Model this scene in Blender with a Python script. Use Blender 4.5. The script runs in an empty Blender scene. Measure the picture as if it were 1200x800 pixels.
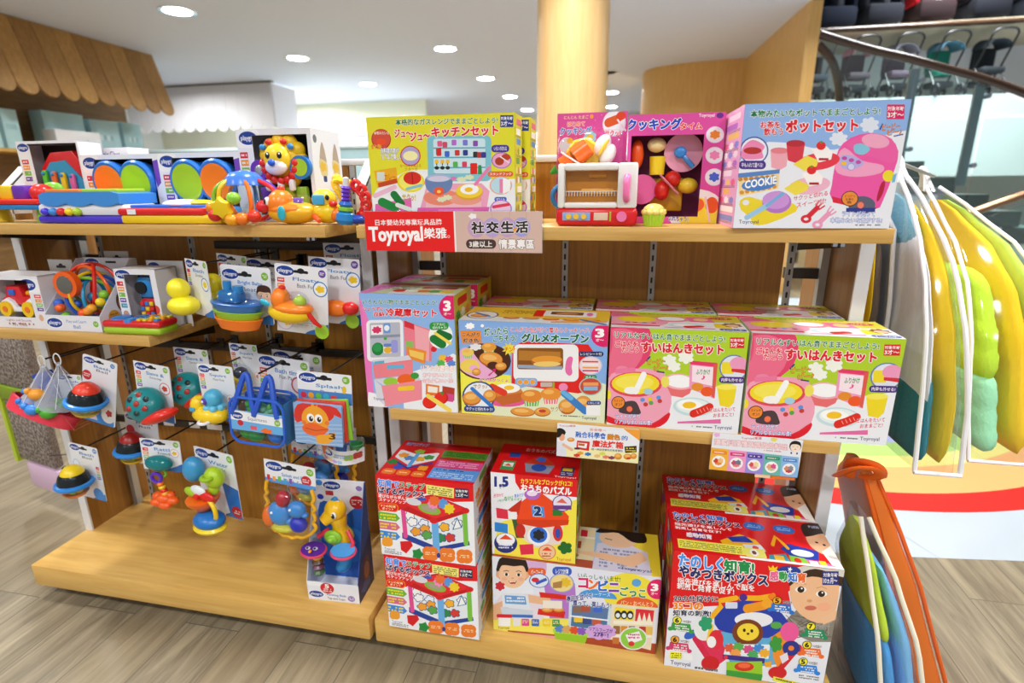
import bpy, bmesh, math, random
from mathutils import Vector, Matrix, Euler
from mathutils.geometry import tessellate_polygon

PI = math.pi
R = math.radians
rng = random.Random(7)
SC = bpy.context.scene
COL = SC.collection

# ---------------------------------------------------------------- camera
cam_d = bpy.data.cameras.new('camera')
cam = bpy.data.objects.new('camera', cam_d)
COL.objects.link(cam)
cam_d.sensor_width = 36.0
cam_d.lens = 633.1 / 1200 * 36.0
cam_d.clip_start = 0.02
cam_d.clip_end = 100


def aim(loc, yaw, pitch, roll):
    f = Vector((math.sin(yaw) * math.cos(pitch), math.cos(yaw) * math.cos(pitch), math.sin(pitch)))
    r = Vector((math.cos(yaw), -math.sin(yaw), 0))
    u = r.cross(f)
    r2 = r * math.cos(roll) + u * math.sin(roll)
    u2 = -r * math.sin(roll) + u * math.cos(roll)
    m = Matrix((r2, u2, -f)).transposed().to_4x4()
    m.translation = Vector(loc)
    return m


cam.matrix_world = aim((1.4765, -0.9184, 1.0364), -0.2034, -0.2771, -0.0083)
cam_d.dof.use_dof = True
cam_d.dof.focus_distance = 1.0
cam_d.dof.aperture_fstop = 3.2
SC.camera = cam

# ---------------------------------------------------------------- world, exposure
SC.view_settings.view_transform = 'Standard'
SC.view_settings.look = 'None'
SC.view_settings.exposure = 0.04
SC.view_settings.gamma = 1.0
SC.view_settings.use_curve_mapping = False
world = bpy.data.worlds.new('shop_light')
SC.world = world
world.use_nodes = True
bg = world.node_tree.nodes['Background']
bg.inputs['Color'].default_value = (0.93, 0.96, 1.0, 1)
bg.inputs['Strength'].default_value = 0.42
DOWNLIGHT_POWER = 27.0
FRONT_LIGHT_POWER = 20.0
ATRIUM_POWER = 240.0


# ---------------------------------------------------------------- colours, materials
def lin(c):
    if isinstance(c, str):
        c = c.lstrip('#')
        c = tuple(int(c[i:i + 2], 16) / 255 for i in (0, 2, 4))
    return tuple((x / 12.92 if x <= 0.04045 else ((x + 0.055) / 1.055) ** 2.4) for x in c)


_mats = {}


def pmat(name):
    m = bpy.data.materials.new(name)
    m.use_nodes = True
    return m, m.node_tree, m.node_tree.nodes['Principled BSDF']


def plain(hexc, rough=0.35, name='plastic', metal=0.0, spec=0.5, emit=0.0, coat=0.0):
    key = (hexc, rough, name, metal, spec, emit, coat)
    if key in _mats:
        return _mats[key]
    m, nt, p = pmat(name)
    c = (*lin(hexc), 1)
    p.inputs['Base Color'].default_value = c
    p.inputs['Roughness'].default_value = rough
    p.inputs['Metallic'].default_value = metal
    p.inputs['Specular IOR Level'].default_value = spec
    if coat:
        p.inputs['Coat Weight'].default_value = coat
        p.inputs['Coat Roughness'].default_value = 0.08
    if emit:
        p.inputs['Emission Color'].default_value = c
        p.inputs['Emission Strength'].default_value = emit
    _mats[key] = m
    return m


def P(hexc):            # glossy toy plastic
    return plain(hexc, 0.28, 'toy_plastic')


def clear(hexc='ffffff', rough=0.05, ior=1.2, alpha=0.16, name='clear_plastic'):
    key = ('clear', hexc, rough, ior, alpha, name)
    if key in _mats:
        return _mats[key]
    m, nt, p = pmat(name)
    out = nt.nodes['Material Output']
    tr = nt.nodes.new('ShaderNodeBsdfTransparent')
    tr.inputs['Color'].default_value = (*lin(hexc), 1)
    p.inputs['Base Color'].default_value = (*lin(hexc), 1)
    p.inputs['Roughness'].default_value = rough
    if alpha < 0.15:      # thin film: nothing but a sheen
        p = nt.nodes.new('ShaderNodeBsdfGlossy')
        p.inputs['Roughness'].default_value = rough
    mix = nt.nodes.new('ShaderNodeMixShader')
    lw = nt.nodes.new('ShaderNodeLayerWeight')
    lw.inputs['Blend'].default_value = 0.25
    mr = nt.nodes.new('ShaderNodeMapRange')
    mr.inputs['To Min'].default_value = alpha if alpha >= 0.15 else alpha * 0.5
    mr.inputs['To Max'].default_value = min(1, alpha + (0.35 if alpha >= 0.15 else 0.22))
    nt.links.new(lw.outputs['Facing'], mr.inputs['Value'])
    nt.links.new(mr.outputs['Result'], mix.inputs['Fac'])
    nt.links.new(tr.outputs['BSDF'], mix.inputs[1])
    nt.links.new(p.outputs['BSDF'], mix.inputs[2])
    nt.links.new(mix.outputs['Shader'], out.inputs['Surface'])
    _mats[key] = m
    return m


def wood(name, c1, c2, axis='X', scale=1.0, rough=0.42, streak=26.0, contrast=(0.35, 0.7)):
    if name in _mats:
        return _mats[name]
    m, nt, p = pmat(name)
    N, L = nt.nodes, nt.links
    tc = N.new('ShaderNodeTexCoord')
    mp = N.new('ShaderNodeMapping')
    s = {'X': (1.2, streak, streak), 'Y': (streak, 1.2, streak), 'Z': (streak, streak, 1.2)}[axis]
    mp.inputs['Scale'].default_value = tuple(v * scale for v in s)
    L.new(tc.outputs['Object'], mp.inputs['Vector'])
    n1 = N.new('ShaderNodeTexNoise')
    n1.inputs['Scale'].default_value = 3.0
    n1.inputs['Detail'].default_value = 5.0
    n1.inputs['Roughness'].default_value = 0.62
    n1.inputs['Distortion'].default_value = 0.6
    L.new(mp.outputs['Vector'], n1.inputs['Vector'])
    cr = N.new('ShaderNodeValToRGB')
    cr.color_ramp.elements[0].position = contrast[0]
    cr.color_ramp.elements[1].position = contrast[1]
    cr.color_ramp.elements[0].color = (*lin(c2), 1)
    cr.color_ramp.elements[1].color = (*lin(c1), 1)
    L.new(n1.outputs['Fac'], cr.inputs['Fac'])
    L.new(cr.outputs['Color'], p.inputs['Base Color'])
    p.inputs['Roughness'].default_value = rough
    bp = N.new('ShaderNodeBump')
    bp.inputs['Strength'].default_value = 0.05
    bp.inputs['Distance'].default_value = 0.002
    L.new(n1.outputs['Fac'], bp.inputs['Height'])
    L.new(bp.outputs['Normal'], p.inputs['Normal'])
    _mats[name] = m
    return m


def print_mat():
    if 'print' in _mats:
        return _mats['print']
    m, nt, p = pmat('printed_card')
    a = nt.nodes.new('ShaderNodeVertexColor')
    a.layer_name = 'ink'
    nt.links.new(a.outputs['Color'], p.inputs['Base Color'])
    p.inputs['Roughness'].default_value = 0.38
    p.inputs['Specular IOR Level'].default_value = 0.4
    _mats['print'] = m
    return m


INK = print_mat()
WOOD_EDGE = wood('oak_laminate', 'dcb36a', 'c8994e', 'X', streak=30)
WOOD_TOP = wood('oak_board', 'e3b968', 'd0a254', 'X', streak=16)
WOOD_BACK = wood('oak_back_panel', 'b27c2a', '96661e', 'Z', streak=34, rough=0.5)
WOOD_SIDE = wood('oak_side_panel', 'a0702e', '865a20', 'Z', streak=30, rough=0.45)
WHITE_METAL = plain('dcdfe4', 0.38, 'white_enamel')
GREY_METAL = plain('a9abaa', 0.42, 'grey_steel', 0.35)
DARK_METAL = plain('3a3733', 0.4, 'dark_steel', 0.5)
CHROME = plain('c8ccd0', 0.16, 'chrome', 1.0)
BLACK = plain('0b0b0b', 0.6, 'black_plastic')
CARD_WHITE = plain('eef0f4', 0.5, 'white_card')


# ---------------------------------------------------------------- mesh builder
class B:
    def __init__(self):
        self.v, self.f, self.m, self.c, self.mats = [], [], [], [], []

    def mi(self, mat):
        if mat not in self.mats:
            self.mats.append(mat)
        return self.mats.index(mat)

    def add(self, vs, fs, mat, M=None, col=None):
        o = len(self.v)
        if M is not None:
            vs = [M @ Vector(v) for v in vs]
        self.v += [tuple(v) for v in vs]
        k = self.mi(mat)
        for i, f in enumerate(fs):
            self.f.append(tuple(o + j for j in f))
            self.m.append(k)
            self.c.append(col[i] if isinstance(col, list) else (col or (1, 1, 1)))
        return self

    def box(self, c, s, mat, M=None):
        x, y, z = (a / 2 for a in s)
        vs = [(c[0] + i * x, c[1] + j * y, c[2] + k * z) for i in (-1, 1) for j in (-1, 1) for k in (-1, 1)]
        fs = [(0, 1, 3, 2), (4, 6, 7, 5), (0, 4, 5, 1), (2, 3, 7, 6), (0, 2, 6, 4), (1, 5, 7, 3)]
        return self.add(vs, fs, mat, M)

    def rbox(self, c, s, r, mat, M=None, seg=2):
        bm = bmesh.new()
        bmesh.ops.create_cube(bm, size=1)
        for v in bm.verts:
            v.co = Vector((v.co.x * s[0], v.co.y * s[1], v.co.z * s[2]))
        r = min(r, min(s) * 0.49)
        bmesh.ops.bevel(bm, geom=bm.edges[:], offset=r, segments=seg, profile=0.5, affect='EDGES')
        bm.verts.index_update()
        vs = [v.co + Vector(c) for v in bm.verts]
        fs = [[v.index for v in f.verts] for f in bm.faces]
        bm.free()
        return self.add(vs, fs, mat, M)

    def cyl(self, p0, p1, r0, mat, r1=None, n=16, M=None):
        return self.tube([p0, p1], [r0, r0 if r1 is None else r1], mat, n, M=M)

    def tube(self, pts, r, mat, n=8, closed=False, M=None, flat=None):
        pts = [Vector(p) for p in pts]
        k = len(pts)
        rs = r if isinstance(r, (list, tuple)) else [r] * k
        vs, fs = [], []
        prev = None
        for i, p in enumerate(pts):
            if closed:
                t = pts[(i + 1) % k] - pts[i - 1]
            else:
                t = pts[min(i + 1, k - 1)] - pts[max(i - 1, 0)]
            if t.length < 1e-9:
                t = Vector((0, 0, 1))
            t.normalize()
            if prev is None:
                a = Vector((0, 0, 1)) if abs(t.z) < 0.9 else Vector((1, 0, 0))
                nx = t.cross(a).normalized()
            else:
                nx = prev - t * prev.dot(t)
                nx = nx.normalized() if nx.length > 1e-6 else t.orthogonal().normalized()
            prev = nx
            ny = t.cross(nx)
            for j in range(n):
                a = 2 * PI * j / n
                vs.append(p + nx * math.cos(a) * rs[i] + ny * math.sin(a) * rs[i] * (flat or 1))
        for i in range(k if closed else k - 1):
            a, b = i * n, ((i + 1) % k) * n
            for j in range(n):
                fs.append((a + j, a + (j + 1) % n, b + (j + 1) % n, b + j))
        if not closed:
            fs.append(tuple(range(n - 1, -1, -1)))
            fs.append(tuple((k - 1) * n + j for j in range(n)))
        return self.add(vs, fs, mat, M)

    def lathe(self, prof, mat, n=24, M=None, sx=1, sy=1):
        vs, fs = [], []
        for r, z in prof:
            for j in range(n):
                a = 2 * PI * j / n
                vs.append((r * math.cos(a) * sx, r * math.sin(a) * sy, z))
        for i in range(len(prof) - 1):
            for j in range(n):
                fs.append((i * n + j, i * n + (j + 1) % n, (i + 1) * n + (j + 1) % n, (i + 1) * n + j))
        if prof[0][0] > 1e-6:
            fs.append(tuple(range(n - 1, -1, -1)))
        if prof[-1][0] > 1e-6:
            fs.append(tuple((len(prof) - 1) * n + j for j in range(n)))
        return self.add(vs, fs, mat, M)

    def ell(self, c, rad, mat, M=None, n=18, h=10):
        if isinstance(rad, (int, float)):
            rad = (rad,) * 3
        vs, fs = [(c[0], c[1], c[2] - rad[2])], []
        for i in range(1, h):
            th = PI * i / h
            for j in range(n):
                a = 2 * PI * j / n
                vs.append((c[0] + rad[0] * math.sin(th) * math.cos(a), c[1] + rad[1] * math.sin(th) * math.sin(a), c[2] - rad[2] * math.cos(th)))
        vs.append((c[0], c[1], c[2] + rad[2]))
        for j in range(n):
            fs.append((0, 1 + (j + 1) % n, 1 + j))
            fs.append((len(vs) - 1, 1 + (h - 2) * n + j, 1 + (h - 2) * n + (j + 1) % n))
        for i in range(h - 2):
            a, b = 1 + i * n, 1 + (i + 1) * n
            for j in range(n):
                fs.append((a + j, a + (j + 1) % n, b + (j + 1) % n, b + j))
        return self.add(vs, fs, mat, M)

    def torus(self, c, RR, r, mat, M=None, n=28, k=8, a0=0, a1=2 * PI, sx=1, sy=1):
        full = abs(a1 - a0 - 2 * PI) < 1e-6
        cnt = n if full else n + 1
        pts = [(c[0] + RR * sx * math.cos(a0 + (a1 - a0) * i / n), c[1] + RR * sy * math.sin(a0 + (a1 - a0) * i / n), c[2]) for i in range(cnt)]
        return self.tube(pts, r, mat, k, full, M)

    def prism(self, poly, d, mat, M=None, z0=0.0, bev=0.0):
        """Extrude a 2-D outline along z from z0 to z0 + d (optional rounded front edge)."""
        n = len(poly)
        ar = sum(poly[i][0] * poly[(i + 1) % n][1] - poly[(i + 1) % n][0] * poly[i][1] for i in range(n))
        if ar < 0:
            poly = poly[::-1]
        rings = [(0, z0)]
        if bev:
            rings += [(0, z0 + d - bev), (bev * 0.3, z0 + d - bev * 0.3), (bev, z0 + d)]
        else:
            rings += [(0, z0 + d)]
        vs, fs = [], []
        for ins, z in rings:
            for i in range(n):
                p = Vector(poly[i])
                if ins:
                    e0 = (p - Vector(poly[i - 1])).normalized()
                    e1 = (Vector(poly[(i + 1) % n]) - p).normalized()
                    nn = Vector((-e0.y - e1.y, e0.x + e1.x))
                    nn = nn.normalized() if nn.length > 1e-6 else Vector((-e0.y, e0.x))
                    p = p + nn * ins
                vs.append((p.x, p.y, z))
        for k in range(len(rings) - 1):
            for i in range(n):
                j = (i + 1) % n
                fs.append((k * n + i, k * n + j, (k + 1) * n + j, (k + 1) * n + i))
        top = (len(rings) - 1) * n
        for t in tessellate_polygon([[Vector((*q, 0)) for q in poly]]):
            a, b, c = (Vector(poly[i]) for i in t)
            t = t if (b - a).cross(c - a) > 0 else t[::-1]
            fs.append(tuple(top + i for i in t))
            fs.append(tuple(t[::-1]))
        return self.add(vs, fs, mat, M)

    def grid(self, fn, nu, nv, mat, M=None, th=0.0):
        """Surface patch fn(u, v) -> point, u, v in 0..1; th gives it a thickness along its normals."""
        P_ = [[Vector(fn(i / nu, j / nv)) for j in range(nv + 1)] for i in range(nu + 1)]
        vs = [p for row in P_ for p in row]
        w = nv + 1
        fs = [(i * w + j, (i + 1) * w + j, (i + 1) * w + j + 1, i * w + j + 1) for i in range(nu) for j in range(nv)]
        if th:
            nrm = []
            for i in range(nu + 1):
                for j in range(nv + 1):
                    a = P_[min(i + 1, nu)][j] - P_[max(i - 1, 0)][j]
                    b = P_[i][min(j + 1, nv)] - P_[i][max(j - 1, 0)]
                    q = a.cross(b)
                    nrm.append(q.normalized() if q.length > 1e-12 else Vector((0, 0, 1)))
            k = len(vs)
            vs = vs + [v - nn * th for v, nn in zip(vs, nrm)]
            fs = fs + [tuple(k + q for q in reversed(f)) for f in fs]
            bd = [i * w for i in range(nu + 1)] + [nu * w + j for j in range(1, nv + 1)] + [i * w + nv for i in range(nu - 1, -1, -1)] + [j for j in range(nv - 1, 0, -1)]
            for q in range(len(bd)):
                a, b = bd[q], bd[(q + 1) % len(bd)]
                fs.append((b, a, k + a, k + b))
        return self.add(vs, fs, mat, M)

    def art(self, a, M=None):
        """Lay a printed sheet on the mesh."""
        o = len(self.v)
        self.v += [tuple(M @ Vector(p)) if M is not None else tuple(p) for p in a.v]
        k = self.mi(INK)
        for f, c in zip(a.f, a.c):
            self.f.append(tuple(o + j for j in f))
            self.m.append(k)
            self.c.append(c)
        return self

    def build(self, name, parent=None, loc=None, rot=None, sharp=0.7):
        me = bpy.data.meshes.new(name)
        me.from_pydata(self.v, [], self.f)
        for m in self.mats:
            me.materials.append(m)
        me.polygons.foreach_set('material_index', self.m)
        if INK in self.mats:
            at = me.color_attributes.new('ink', 'FLOAT_COLOR', 'CORNER')
            buf = []
            for f, c in zip(self.f, self.c):
                if len(c) == 3 and not isinstance(c[0], tuple):
                    buf += [c[0], c[1], c[2], 1.0] * len(f)
                else:
                    for q in c:
                        buf += [q[0], q[1], q[2], 1.0]
            at.data.foreach_set('color', buf)
        me.update()
        if sharp:
            me.shade_smooth()
            me.set_sharp_from_angle(angle=sharp)
        o = bpy.data.objects.new(name, me)
        COL.objects.link(o)
        if parent is not None:
            o.parent = parent
        if loc is not None:
            o.location = loc
        if rot is not None:
            o.rotation_euler = rot
        return o


def thing(name, label, cat, loc=(0, 0, 0), rot=(0, 0, 0), group=None):
    o = bpy.data.objects.new(name, None)
    o.empty_display_size = 0.05
    COL.objects.link(o)
    o.location = loc
    o.rotation_euler = rot if isinstance(rot, (tuple, list)) else (0, 0, rot)
    return tag(o, label, cat, group)


def tag(o, label, cat, group=None, kind=None):
    o['label'] = label
    o['category'] = cat
    if group:
        o['group'] = group
    if kind:
        o['kind'] = kind
    return o


def struct(o):
    o['kind'] = 'structure'
    return o


def copy_thing(o, label=None, loc=None, rot=None, parent=None):
    c = o.copy()
    COL.objects.link(c)
    if parent is not None:
        c.parent = parent
    for ch in list(o.children):
        copy_thing(ch, parent=c)
    if label:
        c['label'] = label
    if loc is not None:
        c.location = loc
    if rot is not None:
        c.rotation_euler = rot
    return c


def T(x=0, y=0, z=0):
    return Matrix.Translation((x, y, z))


def RX(a):
    return Matrix.Rotation(a, 4, 'X')


def RY(a):
    return Matrix.Rotation(a, 4, 'Y')


def RZ(a):
    return Matrix.Rotation(a, 4, 'Z')


FRONT = Matrix(((1, 0, 0, 0), (0, 0, -1, 0), (0, 1, 0, 0), (0, 0, 0, 1)))      # sheet (u, v) -> (x, z), facing -y


def bez(pts, n=16, closed=False):
    """Smooth curve through points (Catmull-Rom)."""
    pts = [Vector(p) for p in pts]
    k = len(pts)
    out = []
    segs = k if closed else k - 1
    per = max(2, n // segs)
    for i in range(segs):
        if closed:
            a, b, c, d = pts[i - 1], pts[i], pts[(i + 1) % k], pts[(i + 2) % k]
        else:
            a, b, c, d = pts[max(i - 1, 0)], pts[i], pts[i + 1], pts[min(i + 2, k - 1)]
        for s in range(per):
            t = s / per
            out.append(0.5 * ((2 * b) + (c - a) * t + (2 * a - 5 * b + 4 * c - d) * t * t + (3 * b - a - 3 * c + d) * t ** 3))
    if not closed:
        out.append(pts[-1])
    return out


# ---------------------------------------------------------------- printed sheets
_glyphs = {}


def glyphs(s, off):
    key = (s, off)
    if key not in _glyphs:
        c = bpy.data.curves.new('lettering', 'FONT')
        c.body = s
        c.offset = off
        c.resolution_u = 2
        o = bpy.data.objects.new('lettering', c)
        COL.objects.link(o)
        dg = bpy.context.evaluated_depsgraph_get()
        me = bpy.data.meshes.new_from_object(o.evaluated_get(dg))
        vs = [(v.co.x, v.co.y) for v in me.vertices]
        fs = []
        for p in me.polygons:
            f = tuple(p.vertices)
            a, b, c2 = (vs[f[i]] for i in (0, 1, 2))
            if (b[0] - a[0]) * (c2[1] - a[1]) - (b[1] - a[1]) * (c2[0] - a[0]) < 0:
                f = f[::-1]
            fs.append(f)
        _glyphs[key] = (vs, fs)
        bpy.data.objects.remove(o)
        bpy.data.meshes.remove(me)
        bpy.data.curves.remove(c)
    return _glyphs[key]


def clip_poly(poly, w, h):
    def cut(ps, ins, inter):
        out = []
        for i in range(len(ps)):
            a, b = ps[i - 1], ps[i]
            ia, ib = ins(a), ins(b)
            if ia != ib:
                out.append(inter(a, b))
            if ib:
                out.append(b)
        return out
    for ax, lim, sg in ((0, 0, 1), (0, w, -1), (1, 0, 1), (1, h, -1)):
        if not poly:
            return poly

        def ins(p, ax=ax, lim=lim, sg=sg):
            return (p[ax] - lim) * sg >= -1e-9

        def inter(a, b, ax=ax, lim=lim):
            t = (lim - a[ax]) / (b[ax] - a[ax])
            q = [a[0] + (b[0] - a[0]) * t, a[1] + (b[1] - a[1]) * t]
            return tuple(q)
        poly = cut(poly, ins, inter)
    return poly


class Art:
    """A printed sheet w x h metres; drawing coordinates run over the quad (top left, top right, bottom right, bottom left)."""

    def __init__(self, w, h, quad=None, base=None, step=2.5e-5, clip=True):
        self.w, self.h, self.step, self.clip = w, h, step, clip
        self.lay, self.hold = [], None
        self.v, self.f, self.c = [], [], []
        q = quad or [(0, 0), (w, 0), (w, h), (0, h)]
        self.H = self._hom(q, [(0, h), (w, h), (w, 0), (0, 0)])
        if base:
            self.full(base)

    @staticmethod
    def _hom(src, dst):
        A = []
        for (x, y), (u, v) in zip(src, dst):
            A.append([x, y, 1, 0, 0, 0, -u * x, -u * y, u])
            A.append([0, 0, 0, x, y, 1, -v * x, -v * y, v])
        n = 8
        for i in range(n):
            p = max(range(i, n), key=lambda r: abs(A[r][i]))
            A[i], A[p] = A[p], A[i]
            for r in range(n):
                if r != i:
                    k = A[r][i] / A[i][i]
                    A[r] = [a - k * b for a, b in zip(A[r], A[i])]
        return [A[i][8] / A[i][i] for i in range(n)] + [1.0]

    def mp(self, x, y):
        h = self.H
        d = h[6] * x + h[7] * y + 1
        return ((h[0] * x + h[1] * y + h[2]) / d, (h[3] * x + h[4] * y + h[5]) / d)

    def level(self, uv):
        """ink layer just above everything already printed under this shape"""
        if self.hold is not None:
            return self.hold
        x0, x1 = min(p[0] for p in uv), max(p[0] for p in uv)
        y0, y1 = min(p[1] for p in uv), max(p[1] for p in uv)
        k = 0
        for a0, a1, b0, b1, l in self.lay:
            if l > k and a0 < x1 and a1 > x0 and b0 < y1 and b1 > y0:
                k = l
        self.lay.append((x0, x1, y0, y1, k + 1))
        return k + 1

    def _put(self, uv, col):
        if self.clip:
            uv = clip_poly(uv, self.w, self.h)
        n = len(uv)
        if n < 3:
            return
        z = self.level(uv) * self.step
        o = len(self.v)
        self.v += [(u, v, z) for u, v in uv]
        c = lin(col)
        for t in tessellate_polygon([[Vector((*q, 0)) for q in uv]]):
            a, b, d = (uv[i] for i in t)
            s = (b[0] - a[0]) * (d[1] - a[1]) - (b[1] - a[1]) * (d[0] - a[0])
            self.f.append(tuple(o + i for i in (t if s > 0 else t[::-1])))
            self.c.append(c)

    def full(self, col):
        self._put([(0, 0), (self.w, 0), (self.w, self.h), (0, self.h)], col)
        return self

    def poly(self, pts, col):
        self._put([self.mp(*p) for p in pts], col)
        return self

    def rect(self, x0, y0, x1, y1, col):
        return self.poly([(x0, y0), (x1, y0), (x1, y1), (x0, y1)], col)

    def rr(self, x0, y0, x1, y1, r, col, skew=0.0):
        pts = []
        for cx, cy, a in ((x1 - r, y0 + r, -90), (x1 - r, y1 - r, 0), (x0 + r, y1 - r, 90), (x0 + r, y0 + r, 180)):
            for i in range(5):
                t = R(a + 22.5 * i)
                pts.append((cx + r * math.cos(t), cy + r * math.sin(t) + skew * (cx - x0)))
        return self.poly(pts, col)

    def el(self, cx, cy, rx, ry=None, col='ffffff', rot=0, n=22, a0=0, a1=360):
        ry = rx if ry is None else ry
        c, s = math.cos(R(rot)), math.sin(R(rot))
        pts = []
        cnt = n if a1 - a0 >= 360 else n + 1
        for i in range(cnt):
            t = R(a0 + (a1 - a0) * i / n)
            x, y = rx * math.cos(t), ry * math.sin(t)
            pts.append((cx + x * c - y * s, cy + x * s + y * c))
        return self.poly(pts, col)

    def blob(self, cx, cy, rx, ry, col, n=7, amp=0.16, rot=0):      # cloud / flower outline
        pts = []
        for i in range(n * 6):
            t = 2 * PI * i / (n * 6)
            k = 1 - amp + amp * 2 * abs(math.sin(n * t / 2 + rot))
            pts.append((cx + rx * k * math.cos(t), cy + ry * k * math.sin(t)))
        return self.poly(pts, col)

    def star(self, cx, cy, r, col, n=8, q=0.6):
        return self.poly([(cx + r * (1 if i % 2 == 0 else q) * math.cos(PI * i / n), cy + r * (1 if i % 2 == 0 else q) * math.sin(PI * i / n)) for i in range(2 * n)], col)

    def curve(self, pts, col, n=24):
        return self.poly([tuple(p[:2]) for p in bez([(x, y, 0) for x, y in pts], n, True)], col)

    def line(self, pts, wd, col):
        a, b = [], []
        k = len(pts)
        for i in range(k):
            p = Vector(pts[i])
            t = (Vector(pts[min(i + 1, k - 1)]) - Vector(pts[max(i - 1, 0)])).normalized()
            nn = Vector((-t.y, t.x)) * wd / 2
            a.append(tuple(p + nn))
            b.append(tuple(p - nn))
        if wd >= 11:
            for q in (pts[0], pts[-1]):
                self.el(q[0], q[1], wd / 2, wd / 2, col, n=14)
        return self.poly(a + b[::-1], col)

    def text(self, s, x0, y0, x1, y1, col, bold=0.015, out=None, ow=0.045, dy=0.0, shear=0.0):
        """Text fitted to the box; dy lowers the right end, out is an outline ink."""
        if out:
            bold += 0.010
        base = min(bold, 0.012)
        vs, fs = glyphs(s, base)
        if not vs:
            return self
        ax, bx = min(v[0] for v in vs), max(v[0] for v in vs)
        ay, by = min(v[1] for v in vs), max(v[1] for v in vs)
        ex = bold - base
        passes = []
        if out:
            rr_ = ex + ow * 0.75
            passes += [(rr_ * math.cos(PI * i / 4), rr_ * math.sin(PI * i / 4), out) for i in range(8)]
        if ex > 0.004:
            passes += [(ex * math.cos(PI / 4 + PI * i / 2), ex * math.sin(PI / 4 + PI * i / 2), col) for i in range(4)]
        passes.append((0, 0, col))
        box = [self.mp(x0, y0), self.mp(x1, y1 + dy), self.mp(x0, y1), self.mp(x1, y0 + min(dy, 0))]
        if out:
            lv0 = self.level(box)
        lv = self.level(box)
        for q, (ox, oy, cc) in enumerate(passes):
            z = (lv0 if out and q < 8 else lv) * self.step + q * 1.8e-6
            o = len(self.v)
            for gx, gy in vs:
                u = (gx + ox - ax) / (bx - ax)
                w = (gy + oy - ay) / (by - ay)
                x = x0 + (x1 - x0) * u + shear * w * (y1 - y0)
                y = y1 + (y0 - y1) * w + dy * u
                p = self.mp(x, y)
                if self.clip:
                    p = (min(max(p[0], 0), self.w), min(max(p[1], 0), self.h))
                self.v.append((p[0], p[1], z))
            c = lin(cc)
            for f in fs:
                self.f.append(tuple(o + i for i in f))
                self.c.append(c)
        return self

    def fuzz(self, x0, y0, x1, y1, rows, col, dy=0.0, dens=0.8):     # lines of fine print, too small to read
        hh = (y1 - y0) / rows
        lv = self.level([self.mp(x0, y0), self.mp(x1, y1 + dy), self.mp(x0, y1), self.mp(x1, y0 + dy)])
        self.hold = lv
        for r in range(rows):
            x = x0
            y = y0 + hh * (r + 0.2)
            while x < x1 - (x1 - x0) * 0.02:
                w = rng.uniform(0.6, 1.6) * hh * 0.55
                if rng.random() < dens:
                    d = dy * (x - x0) / max(x1 - x0, 1e-6)
                    self.rect(x, y + d, min(x + w * 0.8, x1), y + d + hh * rng.uniform(0.45, 0.62), col)
                x += w
        self.hold = None
        return self
# ================================================================ the shop: floor, ceiling, walls
CEIL = 2.6


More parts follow.
